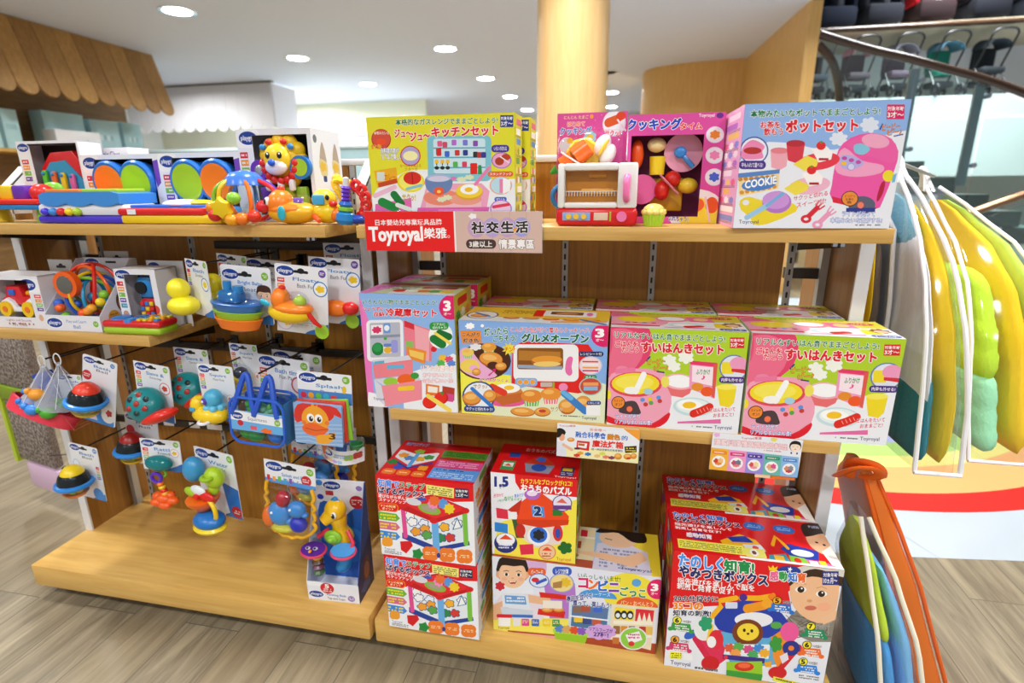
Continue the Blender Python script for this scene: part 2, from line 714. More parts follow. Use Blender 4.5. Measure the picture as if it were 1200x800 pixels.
def plank_mat(name, c1, c2, c3):
    m, nt, p = pmat(name)
    N, L = nt.nodes, nt.links
    tc = N.new('ShaderNodeTexCoord')
    mp = N.new('ShaderNodeMapping')
    mp.inputs['Rotation'].default_value = (0, 0, R(90))
    L.new(tc.outputs['Object'], mp.inputs['Vector'])
    br = N.new('ShaderNodeTexBrick')
    br.inputs['Scale'].default_value = 1.0
    br.inputs['Brick Width'].default_value = 1.25
    br.inputs['Row Height'].default_value = 0.15
    br.inputs['Mortar Size'].default_value = 0.0012
    br.inputs['Mortar Smooth'].default_value = 0.2
    br.inputs['Bias'].default_value = 0.0
    br.offset = 0.37
    br.inputs['Color1'].default_value = (0, 0, 0, 1)
    br.inputs['Color2'].default_value = (1, 1, 1, 1)
    br.inputs['Mortar'].default_value = (0.1, 0.1, 0.1, 1)
    L.new(mp.outputs['Vector'], br.inputs['Vector'])
    mp2 = N.new('ShaderNodeMapping')
    mp2.inputs['Scale'].default_value = (18, 1.3, 1)
    L.new(tc.outputs['Object'], mp2.inputs['Vector'])
    add = N.new('ShaderNodeVectorMath')
    add.operation = 'ADD'
    sc = N.new('ShaderNodeVectorMath')
    sc.operation = 'SCALE'
    sc.inputs['Scale'].default_value = 7.0
    L.new(br.outputs['Color'], sc.inputs[0])
    L.new(mp2.outputs['Vector'], add.inputs[0])
    L.new(sc.outputs['Vector'], add.inputs[1])
    nz = N.new('ShaderNodeTexNoise')
    nz.inputs['Scale'].default_value = 1.6
    nz.inputs['Detail'].default_value = 8
    nz.inputs['Roughness'].default_value = 0.65
    nz.inputs['Distortion'].default_value = 0.9
    L.new(add.outputs['Vector'], nz.inputs['Vector'])
    cr = N.new('ShaderNodeValToRGB')
    cr.color_ramp.elements[0].position = 0.3
    cr.color_ramp.elements[1].position = 0.72
    cr.color_ramp.elements[0].color = (*lin(c2), 1)
    cr.color_ramp.elements[1].color = (*lin(c1), 1)
    L.new(nz.outputs['Fac'], cr.inputs['Fac'])
    mx = N.new('ShaderNodeMix')
    mx.data_type = 'RGBA'
    mx.blend_type = 'MIX'
    ml = N.new('ShaderNodeMath')
    ml.operation = 'MULTIPLY'
    ml.inputs[1].default_value = 0.5
    L.new(br.outputs['Color'], ml.inputs[0])
    L.new(ml.outputs['Value'], mx.inputs['Factor'])
    L.new(cr.outputs['Color'], mx.inputs['A'])
    mx.inputs['B'].default_value = (*lin(c3), 1)
    mo = N.new('ShaderNodeMix')
    mo.data_type = 'RGBA'
    L.new(br.outputs['Fac'], mo.inputs['Factor'])
    L.new(mx.outputs['Result'], mo.inputs['A'])
    mo.inputs['B'].default_value = (*lin('5a5245'), 1)
    L.new(mo.outputs['Result'], p.inputs['Base Color'])
    p.inputs['Roughness'].default_value = 0.4
    bp = N.new('ShaderNodeBump')
    bp.inputs['Strength'].default_value = 0.12
    bp.inputs['Distance'].default_value = 0.002
    L.new(nz.outputs['Fac'], bp.inputs['Height'])
    L.new(bp.outputs['Normal'], p.inputs['Normal'])
    return m


PLANKS = plank_mat('floor_planks', 'a4987e', '574d3e', '88785c')
WALL_WHITE = plain('eef0f2', 0.6, 'wall_paint')
CEIL_WHITE = plain('dfe7fb', 0.7, 'ceiling_paint')
GLOSS_FLOOR = plain('adb6be', 0.55, 'gloss_floor', spec=0.25)

struct(B().box((0.5, 3.5, -0.05), (17, 17, 0.1), PLANKS).build('floor', sharp=0))

# white gloss floor with the painted rainbow rings, beyond the shelves on the right
b = B()
b.add([(1.3, 0.555, 0.0005), (2.221, 0.601, 0.0005), (2.615, 0.654, 0.0005), (5.2, 1.0, 0.0005), (5.2, 4.6, 0.0005), (1.3, 4.6, 0.0005)], [(0, 1, 2, 3, 4, 5)], GLOSS_FLOOR)
rings = [(1.45, 1.336, 'd8241c'), (1.336, 1.15, 'e0a468'), (1.15, 1.065, 'dcd278'), (1.065, 0.95, 'a4c86c'), (0.95, 0.80, 'acb2d8')]
for r0, r1, hx in rings:
    m = plain(hx, 0.55, 'gloss_floor', spec=0.25)
    n = 60
    vs, fs = [], []
    for i in range(n + 1):
        a = PI + PI * i / n
        for r in (r0, r1):
            vs.append((2.33 + r * math.cos(a), 2.318 + r * math.sin(a), 0.001))
    for i in range(n):
        fs.append((2 * i, 2 * i + 2, 2 * i + 3, 2 * i + 1))
    b.add(vs, fs, m)
# joint in the white sheet
b.add([(2.28, 0.87, 0.0012), (2.284, 0.87, 0.0012), (2.414, 0.625, 0.0012), (2.41, 0.625, 0.0012)], [(0, 3, 2, 1)], plain('a9b2b8', 0.5, 'floor_joint'))
struct(b.build('floor_rainbow', sharp=0))

# ceiling ends at the stair well (x > 2.98, y > 4.9 is open above)
b = B()
b.box((-2.54, 3.5, CEIL + 0.05), (11.08, 17, 0.1), CEIL_WHITE)
b.box((6.0, -1.05, CEIL + 0.05), (6.0, 7.9, 0.1), CEIL_WHITE)
b.box((6.0, 10.4, CEIL + 0.35), (6.0, 3.2, 0.7), CEIL_WHITE)
struct(b.build('ceiling', sharp=0))
struct(B().box((6.0, 6, 5.3), (8, 8, 0.1), CEIL_WHITE).build('ceiling_atrium', sharp=0))

struct(B().box((0.5, 12.05, 1.3), (17, 0.1, 2.6), WALL_WHITE).build('wall_back', sharp=0))
struct(B().box((-8.0, 3.5, 1.3), (0.1, 17, 2.6), WALL_WHITE).build('wall_left', sharp=0))
struct(B().box((9.05, 3.5, 2.6), (0.1, 17, 5.2), WALL_WHITE).build('wall_right', sharp=0))

# round wood-clad column
MAPLE = wood('maple_veneer', 'f0cc92', 'e3b878', 'Z', streak=22, rough=0.32, contrast=(0.3, 0.75))
MAPLE_WALL = wood('maple_wall', 'e9bd72', 'd8a65a', 'Z', streak=14, rough=0.4, contrast=(0.3, 0.75))
b = B()
b.lathe([(0.232, 0.12), (0.232, CEIL)], MAPLE, 48, T(1.09, 3.0, 0))
b.lathe([(0.24, 0), (0.24, 0.12)], CHROME, 48, T(1.09, 3.0, 0))
struct(b.build('column', sharp=0.8))

# rounded wood wall round the stair well
path = [(1.72, 8.6), (1.65, 8.2), (1.63, 7.9), (1.66, 7.6), (1.78, 7.42), (2.0, 7.3), (2.3, 7.2), (2.6, 7.15), (2.9, 7.13), (2.985, 4.88)]
inner = [(1.9, 8.6), (1.78, 8.2), (1.76, 7.9), (1.78, 7.7), (1.86, 7.55), (2.05, 7.42), (2.32, 7.32), (2.62, 7.27), (3.01, 7.25), (3.09, 4.88)]
b = B()
b.prism(path + inner[::-1], CEIL, MAPLE_WALL)
struct(b.build('wall_curved', sharp=0.9))

# recessed downlights
LENS = plain('ffffff', 0.4, 'lamp_lens', emit=7.0)
LENS_OFF = plain('c9ccd0', 0.4, 'dark_lens')


def downlight(x, y, label, on=True, group='recessed ceiling downlights'):
    t = thing('ceiling_downlight', label, 'ceiling light', (x, y, CEIL), group=group)
    B().lathe([(0.118, -0.002), (0.158, -0.006), (0.160, -0.001), (0.118, 0.004)], CHROME if y < 4.5 else WHITE_METAL, 32).build('trim_ring', t)
    B().lathe([(0.0, -0.0035), (0.119, -0.0035)], LENS if on else LENS_OFF, 32).build('lens', t)
    return t


lab = {
    (-2.59, 3.9): 'large bright round downlight by the wooden awning, nearest of all the ceiling lights',
    (-2.59, 5.8): 'round downlight in the ceiling between the wooden awning and the grey awning',
    (-2.53, 7.62): 'round downlight in the left row just right of the grey awning',
    (-0.67, 5.78): 'topmost small round downlight left of the wood column',
    (-0.65, 7.62): 'second round downlight down in the row left of the wood column',
    (-0.64, 9.35): 'third round downlight down in the row left of the wood column',
    (-0.64, 11.1): 'lowest round downlight in the row left of the wood column',
    (-2.52, 9.42): 'farthest small round downlight in the left row of the ceiling',
    (1.14, 9.35): 'upper lit round downlight right of the wood column',
    (1.08, 11.1): 'lower lit round downlight right of the wood column',
    (1.14, 7.62): 'unlit grey downlight right of the wood column above two lit ones',
}
for (x, y), s in lab.items():
    downlight(x, y, s, on=(x, y) != (1.14, 7.62))


def lamp(name, x, y, z, power, size=0.24, spread=150, col=(1, 0.99, 0.975)):
    l = bpy.data.lights.new(name, 'AREA')
    l.shape = 'DISK'
    l.size = size
    l.energy = power
    l.color = col
    l.spread = R(spread)
    o = bpy.data.objects.new(name, l)
    COL.objects.link(o)
    o.location = (x, y, z)
    return o


for x in (-2.59, -0.65, 1.12):
    for y in (2.04, 3.9, 5.8, 8.5, 11.0):
        lamp('downlight_lamp', x, y, CEIL - 0.02, DOWNLIGHT_POWER)
for x in (-2.59, -0.65, 1.12, 2.95):
    for y in (0.2, -1.65, -3.3):
        lamp('downlight_lamp', x, y, CEIL - 0.02, FRONT_LIGHT_POWER * {-2.59: 0.6, 2.95: 1.8}.get(x, 1.0))
lamp('stair_well_fill_light', 5.2, 6.0, 5.1, ATRIUM_POWER, 1.6, 84, (0.93, 0.97, 1.0))  # added fill light without a fixture, brightens the stairs and ledges
lamp('left_hall_fill_light', -4.9, 5.9, CEIL - 0.03, 60, 0.6, 170)  # added fill light, no fixture there; lifts the grey awning
for x, y in ((2.95, 2.04), (2.95, 3.9)):
    lamp('downlight_lamp', x, y, CEIL - 0.02, 14)
lamp('left_hall_fill_light', -4.4, 8.3, CEIL - 0.03, 90, 1.2, 170)  # second added fill light, brightens the hall behind the awning

# ================================================================ the two display shelf units
WU = 0.95
ZB, ZTOP, ZMID, ZHALF = 0.1018, 0.971, 0.6066, 0.732
YP, YB = 0.1546, 0.296
TW = 0.0233
X2 = 0.9629


def yz_prism(b, poly, x0, x1, mat):
    """outline in (y, z), extruded along x"""
    M = Matrix(((0, 0, 1, 0), (1, 0, 0, 0), (0, 1, 0, 0), (0, 0, 0, 1)))
    return b.prism(poly, x1 - x0, mat, M, z0=x0)


def channel(x, z0, z1):
    b = B()
    b.box((x, YB - 0.002, (z0 + z1) / 2), (0.013, 0.008, z1 - z0), GREY_METAL)
    z = z0 + 0.012
    while z < z1 - 0.02:
        b.box((x - 0.0005, YB - 0.0062, z + 0.006), (0.004, 0.0008, 0.012), BLACK)
        z += 0.024
    return b


def gondola(x0, label):
    t = thing('display_shelf', label, 'shelf unit', (x0, 0, 0))
    B().rbox((WU / 2, 0.152, (0.04 + ZB) / 2), (WU, 0.304, ZB - 0.04), 0.004, WOOD_TOP).build('base_plinth', t)
    B().box((WU / 2, 0.18, 0.02), (WU - 0.02, 0.23, 0.04), BLACK).build('toe_kick', t)
    outl = [(YP + 0.004, ZB), (YB + 0.004, ZB), (YB + 0.004, 1.092), (0.214, 1.092), (YP + 0.004, 1.043)]
    for x in (0, WU - TW):
        b = B()
        yz_prism(b, outl, x + 0.0015, x + TW - 0.0015, WOOD_SIDE)
        sp = b.build('side_panel', t, sharp=0.3)
        b = B()
        yz_prism(b, [(YP, ZB), (YP + 0.005, ZB), (YP + 0.005, 1.0405), (0.216, 1.0915), (YB + 0.004, 1.0915), (YB + 0.004, 1.097), (0.2135, 1.097), (YP, 1.044)], x, x + TW, WHITE_METAL)
        yz_prism(b, [(YP + 0.002, 0.985), (YB, 0.985), (YB, 1.093), (0.214, 1.093), (YP + 0.002, 1.043)], x, x + TW, WHITE_METAL)
        b.build('edge_strip', sp, sharp=0.3)
    for s, x in ((0, 0.103), (1, WU - 0.108)):
        pass
    B().box((0.4725, YB + 0.006, (ZB + 1.09) / 2), (0.735, 0.012, 1.09 - ZB), WOOD_BACK).build('back_panel', t)
    B().rbox((WU / 2, YB + 0.008, 1.096), (WU - 2 * TW, 0.03, 0.014), 0.003, WHITE_METAL).build('top_cap', t)
    for x in (0.101, 0.387, 0.577, 0.853):
        channel(x, ZB, 1.088).build('slotted_upright', t)
    for x in (TW + 0.008, WU - TW - 0.008):
        B().box((x, YB + 0.006, (ZB + 1.09) / 2), (0.014, 0.02, 1.09 - ZB), GREY_METAL).build('end_post', t)
    # the side panels run on behind, round the back of the unit
    for x in (0, WU - TW):
        b = B()
        yz_prism(b, [(YB + 0.02, ZB), (0.45, ZB), (0.45, 1.043), (0.39, 1.09), (YB + 0.02, 1.09)], x + 0.001, x + TW - 0.001, WOOD_SIDE)
        b.build('rear_side_panel', t, sharp=0.3)
    B().rbox((WU / 2, 0.46, (0.04 + ZB) / 2), (WU, 0.29, ZB - 0.04), 0.004, WOOD_TOP).build('rear_plinth', t)
    for x in (TW + 0.045, WU - TW - 0.045):
        B().box((x, YB + 0.012, 0.86), (0.07, 0.014, 0.022), DARK_METAL).build('cross_bar', t)
    return t


def shelf_board(t, x0, x1, y0, z, parts=True, y1=0.29):
    B().rbox(((x0 + x1) / 2, (y0 + y1) / 2, z - 0.0116), (x1 - x0, y1 - y0, 0.0232), 0.0016, WOOD_EDGE).build('shelf_board', t)
    for x in (x0 + 0.06, x1 - 0.06):
        b = B()
        yz_prism(b, [(y0 + 0.045, z - 0.0235), (y1, z - 0.0235), (y1, z - 0.062), (y0 + 0.09, z - 0.04), (y0 + 0.045, z - 0.035)], x - 0.002, x + 0.002, DARK_METAL)
        b.box((x, y0 + 0.05, z - 0.029), (0.018, 0.008, 0.008), CHROME)
        b.build('bracket', t, sharp=0.3)


unit_left = gondola(0.0, 'left oak display shelf unit with blister-packed bath toys hung on hooks')
shelf_board(unit_left, 0.005, 0.9212, 0.03, ZTOP)
shelf_board(unit_left, 0.001, 0.476, 0.03, ZHALF)
unit_right = gondola(X2, 'right oak display shelf unit filled with boxed pretend-play toys')
shelf_board(unit_right, 0.985 - X2, 1.886 - X2, 0.03, ZTOP)
shelf_board(unit_right, 1.0246 - X2, 1.8612 - X2, 0.03, ZMID)

# hook rails across the left unit
for z, x0, x1 in ((0.905, 0.47, 0.90), (0.636, 0.03, 0.90), (0.40, 0.03, 0.90)):
    b = B()
    b.rbox(((x0 + x1) / 2, 0.278, z), (x1 - x0, 0.012, 0.02), 0.002, DARK_METAL)
    if z < 0.5:
        x = 0.12
        while x < 0.86:
            w = rng.uniform(0.03, 0.07)
            b.box((x, 0.2715, z + 0.001), (w, 0.001, 0.016), CARD_WHITE if rng.random() < 0.6 else GREY_METAL)
            x += w + rng.uniform(0.03, 0.09)
    b.build('hook_rail', unit_left)


def peg(x, z, y_tip=0.02, dx=0.0):
    """double wire hook that reaches out from a rail"""
    b = B()
    b.box((x, 0.27, z), (0.02, 0.006, 0.026), DARK_METAL)
    b.tube([(x, 0.27, z + 0.004), (x + dx * 0.5, (0.27 + y_tip) / 2, z + 0.004), (x + dx, y_tip, z + 0.004)], 0.0021, DARK_METAL, 6)
    return b.build('peg_hook', unit_left)
# ================================================================ boxed toys: printed sheets
RED, WHT, GRN, BLU, NAVY, YEL = 'e2121f', 'ffffff', '0f8a4b', '1f4fb0', '2a2a78', 'fff04a'


def badge(a, x0, y0, x1, y1, col, txt='3才〜', top='対象年齢', skew=0):
    a.rect(x0, y0, x1, y1, col)
    hh = y1 - y0
    a.text(top, x0 + 3, y0 + hh * 0.12, x1 - 3, y0 + hh * 0.42, WHT, 0.01)
    a.text(txt, x0 + 4, y0 + hh * 0.48, x1 - 4, y0 + hh * 0.9, WHT, 0.02)


def inset(a, cx, cy, r, ring, fill='ffffff', ry=None):
    ry = ry or r
    a.el(cx, cy, r, ry, ring)
    a.el(cx, cy, r * 0.9, ry * 0.9, fill)


def pill(a, x0, y0, x1, y1, col, txt, ink=WHT, skew=0.0):
    a.rr(x0, y0, x1, y1, (y1 - y0) * 0.48, col, skew)
    pad = (y1 - y0) * 0.22
    a.text(txt, x0 + pad * 1.6, y0 + pad, x1 - pad * 1.6, y1 - pad, ink, 0.012, dy=skew * (x1 - x0))


def qr_free(a, x0, y0, x1, y1):
    a.rect(x0, y0, x1, y1, 'f4f4f4')


def egg_plate(a, cx, cy, r, plate='cfe6e6', ry=None):
    ry = ry or r * 0.5
    a.el(cx, cy, r, ry, plate)
    a.el(cx, cy, r * 0.9, ry * 0.85, 'e6f3f3')
    a.el(cx - r * 0.2, cy - ry * 0.15, r * 0.6, ry * 0.6, 'fdfdfd')
    a.el(cx - r * 0.2, cy - ry * 0.15, r * 0.3, ry * 0.32, 'f8c81c')


def muffin(a, cx, cy, r, cup, topc='e99a3a'):
    a.poly([(cx - r * 0.8, cy), (cx + r * 0.8, cy), (cx + r * 0.6, cy + r * 0.9), (cx - r * 0.6, cy + r * 0.9)], cup)
    for i in range(-2, 3):
        a.line([(cx + i * r * 0.3, cy), (cx + i * r * 0.24, cy + r * 0.9)], r * 0.06, 'ffffff')
    a.el(cx, cy - r * 0.1, r, r * 0.62, topc)
    a.el(cx - r * 0.2, cy - r * 0.3, r * 0.5, r * 0.24, 'f4b860')


def bread(a, cx, cy, rx, ry, rot=0):
    a.el(cx, cy, rx, ry, 'b8641e', rot)
    a.el(cx, cy - ry * 0.1, rx * 0.94, ry * 0.86, 'e79a3e', rot)
    a.el(cx - rx * 0.1, cy - ry * 0.25, rx * 0.6, ry * 0.4, 'f3bd6a', rot)


def tomato(a, cx, cy, r):
    a.el(cx, cy, r, r * 0.92, 'c5150f')
    a.el(cx - r * 0.08, cy - r * 0.06, r * 0.9, r * 0.82, 'e8281c')
    a.star(cx + r * 0.1, cy - r * 0.75, r * 0.4, '2d8a35', 5, 0.4)


def face(a, cx, cy, r, skin='f2c7a4', hair='2b1c18', tilt=0, smile=True, fringe=0.35):
    a.el(cx, cy - r * 0.18, r * 1.12, r * 1.08, hair, tilt)
    a.el(cx - r * 0.98, cy + r * 0.12, r * 0.17, r * 0.25, 'e6b08a')
    a.el(cx + r * 0.98, cy + r * 0.12, r * 0.17, r * 0.25, 'e6b08a')
    a.el(cx, cy + r * 0.08, r * 0.95, r * 1.0, skin, tilt)
    a.curve([(cx - r * 1.05, cy - r * 0.1), (cx - r * 0.9, cy - r * 1.0), (cx, cy - r * 1.28), (cx + r * 0.9, cy - r * 1.0), (cx + r * 1.05, cy - r * 0.1), (cx + r * 0.75, cy - r * (0.2 + fringe)), (cx + r * 0.1, cy - r * (0.15 + fringe)), (cx - r * 0.7, cy - r * (0.2 + fringe))], hair)
    for s in (-1, 1):
        a.el(cx + s * r * 0.42, cy + r * 0.1, r * 0.17, r * 0.1, 'ffffff')
        a.el(cx + s * r * 0.42, cy + r * 0.1, r * 0.1, r * 0.11, '241812')
        a.line([(cx + s * r * 0.62, cy - r * 0.12), (cx + s * r * 0.42, cy - r * 0.19), (cx + s * r * 0.24, cy - r * 0.13)], r * 0.05, '5d4334')
        a.el(cx + s * r * 0.58, cy + r * 0.42, r * 0.2, r * 0.13, 'f0b096')
    a.el(cx, cy + r * 0.36, r * 0.09, r * 0.06, 'dc9f7c')
    if smile:
        a.poly([(cx - r * 0.3, cy + r * 0.56), (cx, cy + r * 0.6), (cx + r * 0.3, cy + r * 0.52), (cx + r * 0.18, cy + r * 0.76), (cx - r * 0.14, cy + r * 0.78)], 'a8403a')
        a.poly([(cx - r * 0.25, cy + r * 0.57), (cx, cy + r * 0.61), (cx + r * 0.25, cy + r * 0.54), (cx + r * 0.18, cy + r * 0.63), (cx - r * 0.18, cy + r * 0.66)], 'fdf6f0')
    else:
        a.el(cx, cy + r * 0.62, r * 0.2, r * 0.08, 'c86a60')


# ---- yellow kitchen set, drawn in the px of its face
def art_kitchen(w, h):
    a = Art(w, h, [(42, 76), (765, 55), (770, 618), (59, 606)], 'e6e02c')
    a.curve([(50, 470), (180, 360), (330, 330), (640, 380), (690, 500), (770, 420), (775, 700), (40, 700)], 'f4f4f6')
    a.rect(640, 380, 775, 640, 'f2f2f4')
    a.poly([(70, 500), (250, 470), (250, 640), (60, 640)], 'e96ab2')
    # big toy kitchen
    a.rr(335, 165, 650, 390, 26, '7fc6d6')
    a.rr(365, 180, 620, 350, 12, 'cfe9f2')
    for y in (222, 268, 318):
        a.rect(365, y, 620, y + 7, '62aac4')
    for x, y, c in ((385, 190, 'e85a8a'), (410, 195, 'd14a6a'), (455, 185, 'b86ad0'), (510, 186, '7a7ad8'), (560, 190, '8a4ab0'), (380, 236, 'e03030'), (420, 240, '3a6ad0'), (470, 235, 'd83030'), (510, 235, '2a3a90'), (560, 244, '303030'), (580, 246, 'c03030'), (600, 246, '303890'), (460, 292, '58b848'), (505, 292, 'd84060')):
        a.rr(x, y, x + 24, y + 28, 5, c)
    a.poly([(378, 228), (404, 222), (404, 258), (378, 258)], 'd02828')
    for x in (380, 408, 434):
        a.line([(x, 282), (x, 310)], 5, '303030')
        a.el(x, 322, 11, 9, '282828')
        a.rr(x - 9, 282, x + 9, 300, 3, 'f4c020')
    a.rr(545, 300, 580, 355, 5, 'e02418')
    a.poly([(585, 310), (600, 310), (604, 355), (582, 355)], '2c9444')
    a.poly([(290, 530), (330, 400), (600, 400), (640, 440), (610, 620), (270, 620)], 'f3a6c4')
    a.poly([(330, 430), (590, 430), (600, 520), (320, 520)], 'f7c3c8')
    a.el(400, 470, 90, 40, 'f08a70')
    a.el(520, 480, 80, 30, 'f2a08c')
    a.poly([(280, 520), (640, 520), (610, 640), (265, 640)], 'ec62b0')
    a.rr(380, 530, 560, 560, 8, 'f48cc8')
    a.curve([(325, 370), (388, 350), (452, 370), (446, 430), (388, 458), (330, 430)], '6a86b8')
    a.el(388, 372, 62, 20, 'a9bede')
    a.el(388, 376, 52, 14, 'd8cfe8')
    a.el(388, 438, 26, 22, 'f05a28')
    a.el(388, 440, 10, 8, 'ffd060')
    a.el(310, 395, 14, 10, 'e878c0')
    a.el(462, 375, 14, 10, 'e878c0')
    a.el(538, 445, 68, 40, 'e8a81c')
    a.el(538, 438, 66, 36, 'f6d23c')
    a.el(540, 430, 46, 26, 'fdfdfd')
    a.el(536, 432, 20, 12, 'f6c41c')
    a.line([(570, 405), (640, 322)], 16, 'ee82b4')
    for x, y in ((400, 480), (430, 470), (500, 380), (540, 370)):
        a.blob(x, y, 22, 12, 'dfe8c0')
    # tomato plate, veg, packet
    a.el(250, 390, 68, 52, 'f0dc2a')
    a.el(250, 390, 58, 43, 'f8ee6a')
    a.el(258, 372, 44, 32, 'd92a1c')
    a.line([(257, 342), (260, 402)], 4, '8e1410')
    a.line([(230, 425), (300, 408)], 14, '86c4d8')
    a.poly([(70, 335), (180, 318), (186, 395), (85, 418)], 'f0b01c')
    a.rr(84, 340, 122, 385, 4, 'd8e0d8')
    a.text('カレー', 120, 350, 176, 380, 'e05818', 0.02)
    a.poly([(88, 395), (180, 372), (186, 395), (90, 417)], 'c84818')
    a.line([(70, 458), (170, 415)], 22, 'f0bcd6')
    a.line([(105, 490), (165, 520)], 44, '1c8a3a')
    a.line([(165, 452), (200, 500)], 36, '167a34')
    a.line([(180, 505), (240, 528)], 22, 'e8f0e0')
    a.text('サクッ!', 205, 450, 272, 486, 'c8a800', 0.02)
    # upper left round pictures
    a.el(112, 180, 48, 50, 'b8281c')
    a.el(112, 178, 44, 46, 'd8503c')
    a.el(112, 192, 24, 16, 'f05020')
    a.text('本物みたいな', 78, 142, 152, 158, 'fff4e0', 0.01)
    a.text('音と光!', 62, 205, 110, 228, 'f08018', 0.02, YEL)
    a.text('お料理の音が', 108, 222, 196, 246, WHT, 0.02, '2848b8', 0.06)
    a.text('リアルで楽しい!', 110, 250, 216, 280, WHT, 0.02, '2848b8', 0.06)
    inset(a, 252, 262, 50, 'd81c24', 'b4a8d8')
    a.el(252, 262, 36, 24, 'f8f0b0')
    a.text('なべの中が見える', 200, 302, 302, 318, 'd03a3a', 0.005)
    a.text('フタつき', 222, 320, 284, 334, 'd03a3a', 0.005)
    # titles
    a.text('本格的なガスレンジでままごとしよう!', 184, 84, 682, 114, '0c7d4a', 0.02, WHT, 0.05, dy=-6)
    a.text('ジュ〜', 178, 132, 262, 172, 'e0182c', 0.04, WHT, 0.06)
    a.text('ジュ〜', 254, 150, 350, 192, 'e0182c', 0.04, WHT, 0.06, dy=-8)
    a.text('キッチンセット', 358, 126, 684, 172, 'e0182c', 0.045, WHT, 0.06, dy=-8)
    badge(a, 694, 68, 758, 126, '2a3a8a')
    # right column
    pill(a, 650, 212, 738, 248, '43309a', 'いろいろ切れる', WHT)
    inset(a, 700, 288, 50, '9a6ac8', 'f4a8cc', 40)
    a.el(690, 292, 22, 20, 'b03a18')
    a.el(722, 272, 22, 16, 'c0401c')
    a.line([(692, 268), (738, 300)], 6, 'f0e8e8')
    pill(a, 632, 342, 758, 368, 'e8622c', 'スタンドフック', WHT)
    inset(a, 697, 412, 56, 'f0a890', 'bfe0ee', 46)
    a.rect(690, 380, 706, 450, 'e888b0')
    a.poly([(708, 375), (745, 385), (742, 440), (708, 455)], 'fbfbfb')
    pill(a, 664, 470, 726, 494, '3c62c0', 'グリル', WHT)
    inset(a, 697, 530, 55, 'b06ad0', 'f4d0e4', 46)
    a.line([(660, 520), (735, 508)], 16, 'e83a5a')
    return a


def art_bands(w, h, base, cols, n=9, seed=1, fine='555555'):
    """side faces and other faces seen too steeply to read"""
    r = random.Random(seed)
    a = Art(w, h, [(0, 0), (100, 0), (100, 100), (0, 100)], base)
    for i in range(n):
        y = 4 + i * 94 / n
        c = cols[i % len(cols)]
        if r.random() < 0.55:
            a.rr(8 + r.random() * 20, y, 60 + r.random() * 36, y + 60 / n, 3, c)
        else:
            for k in range(3):
                a.blob(20 + k * 28, y + 30 / n, 11, 34 / n, cols[(i + k) % len(cols)])
        if i % 2:
            a.fuzz(10, y + 64 / n, 90, y + 90 / n, 2, fine)
    return a


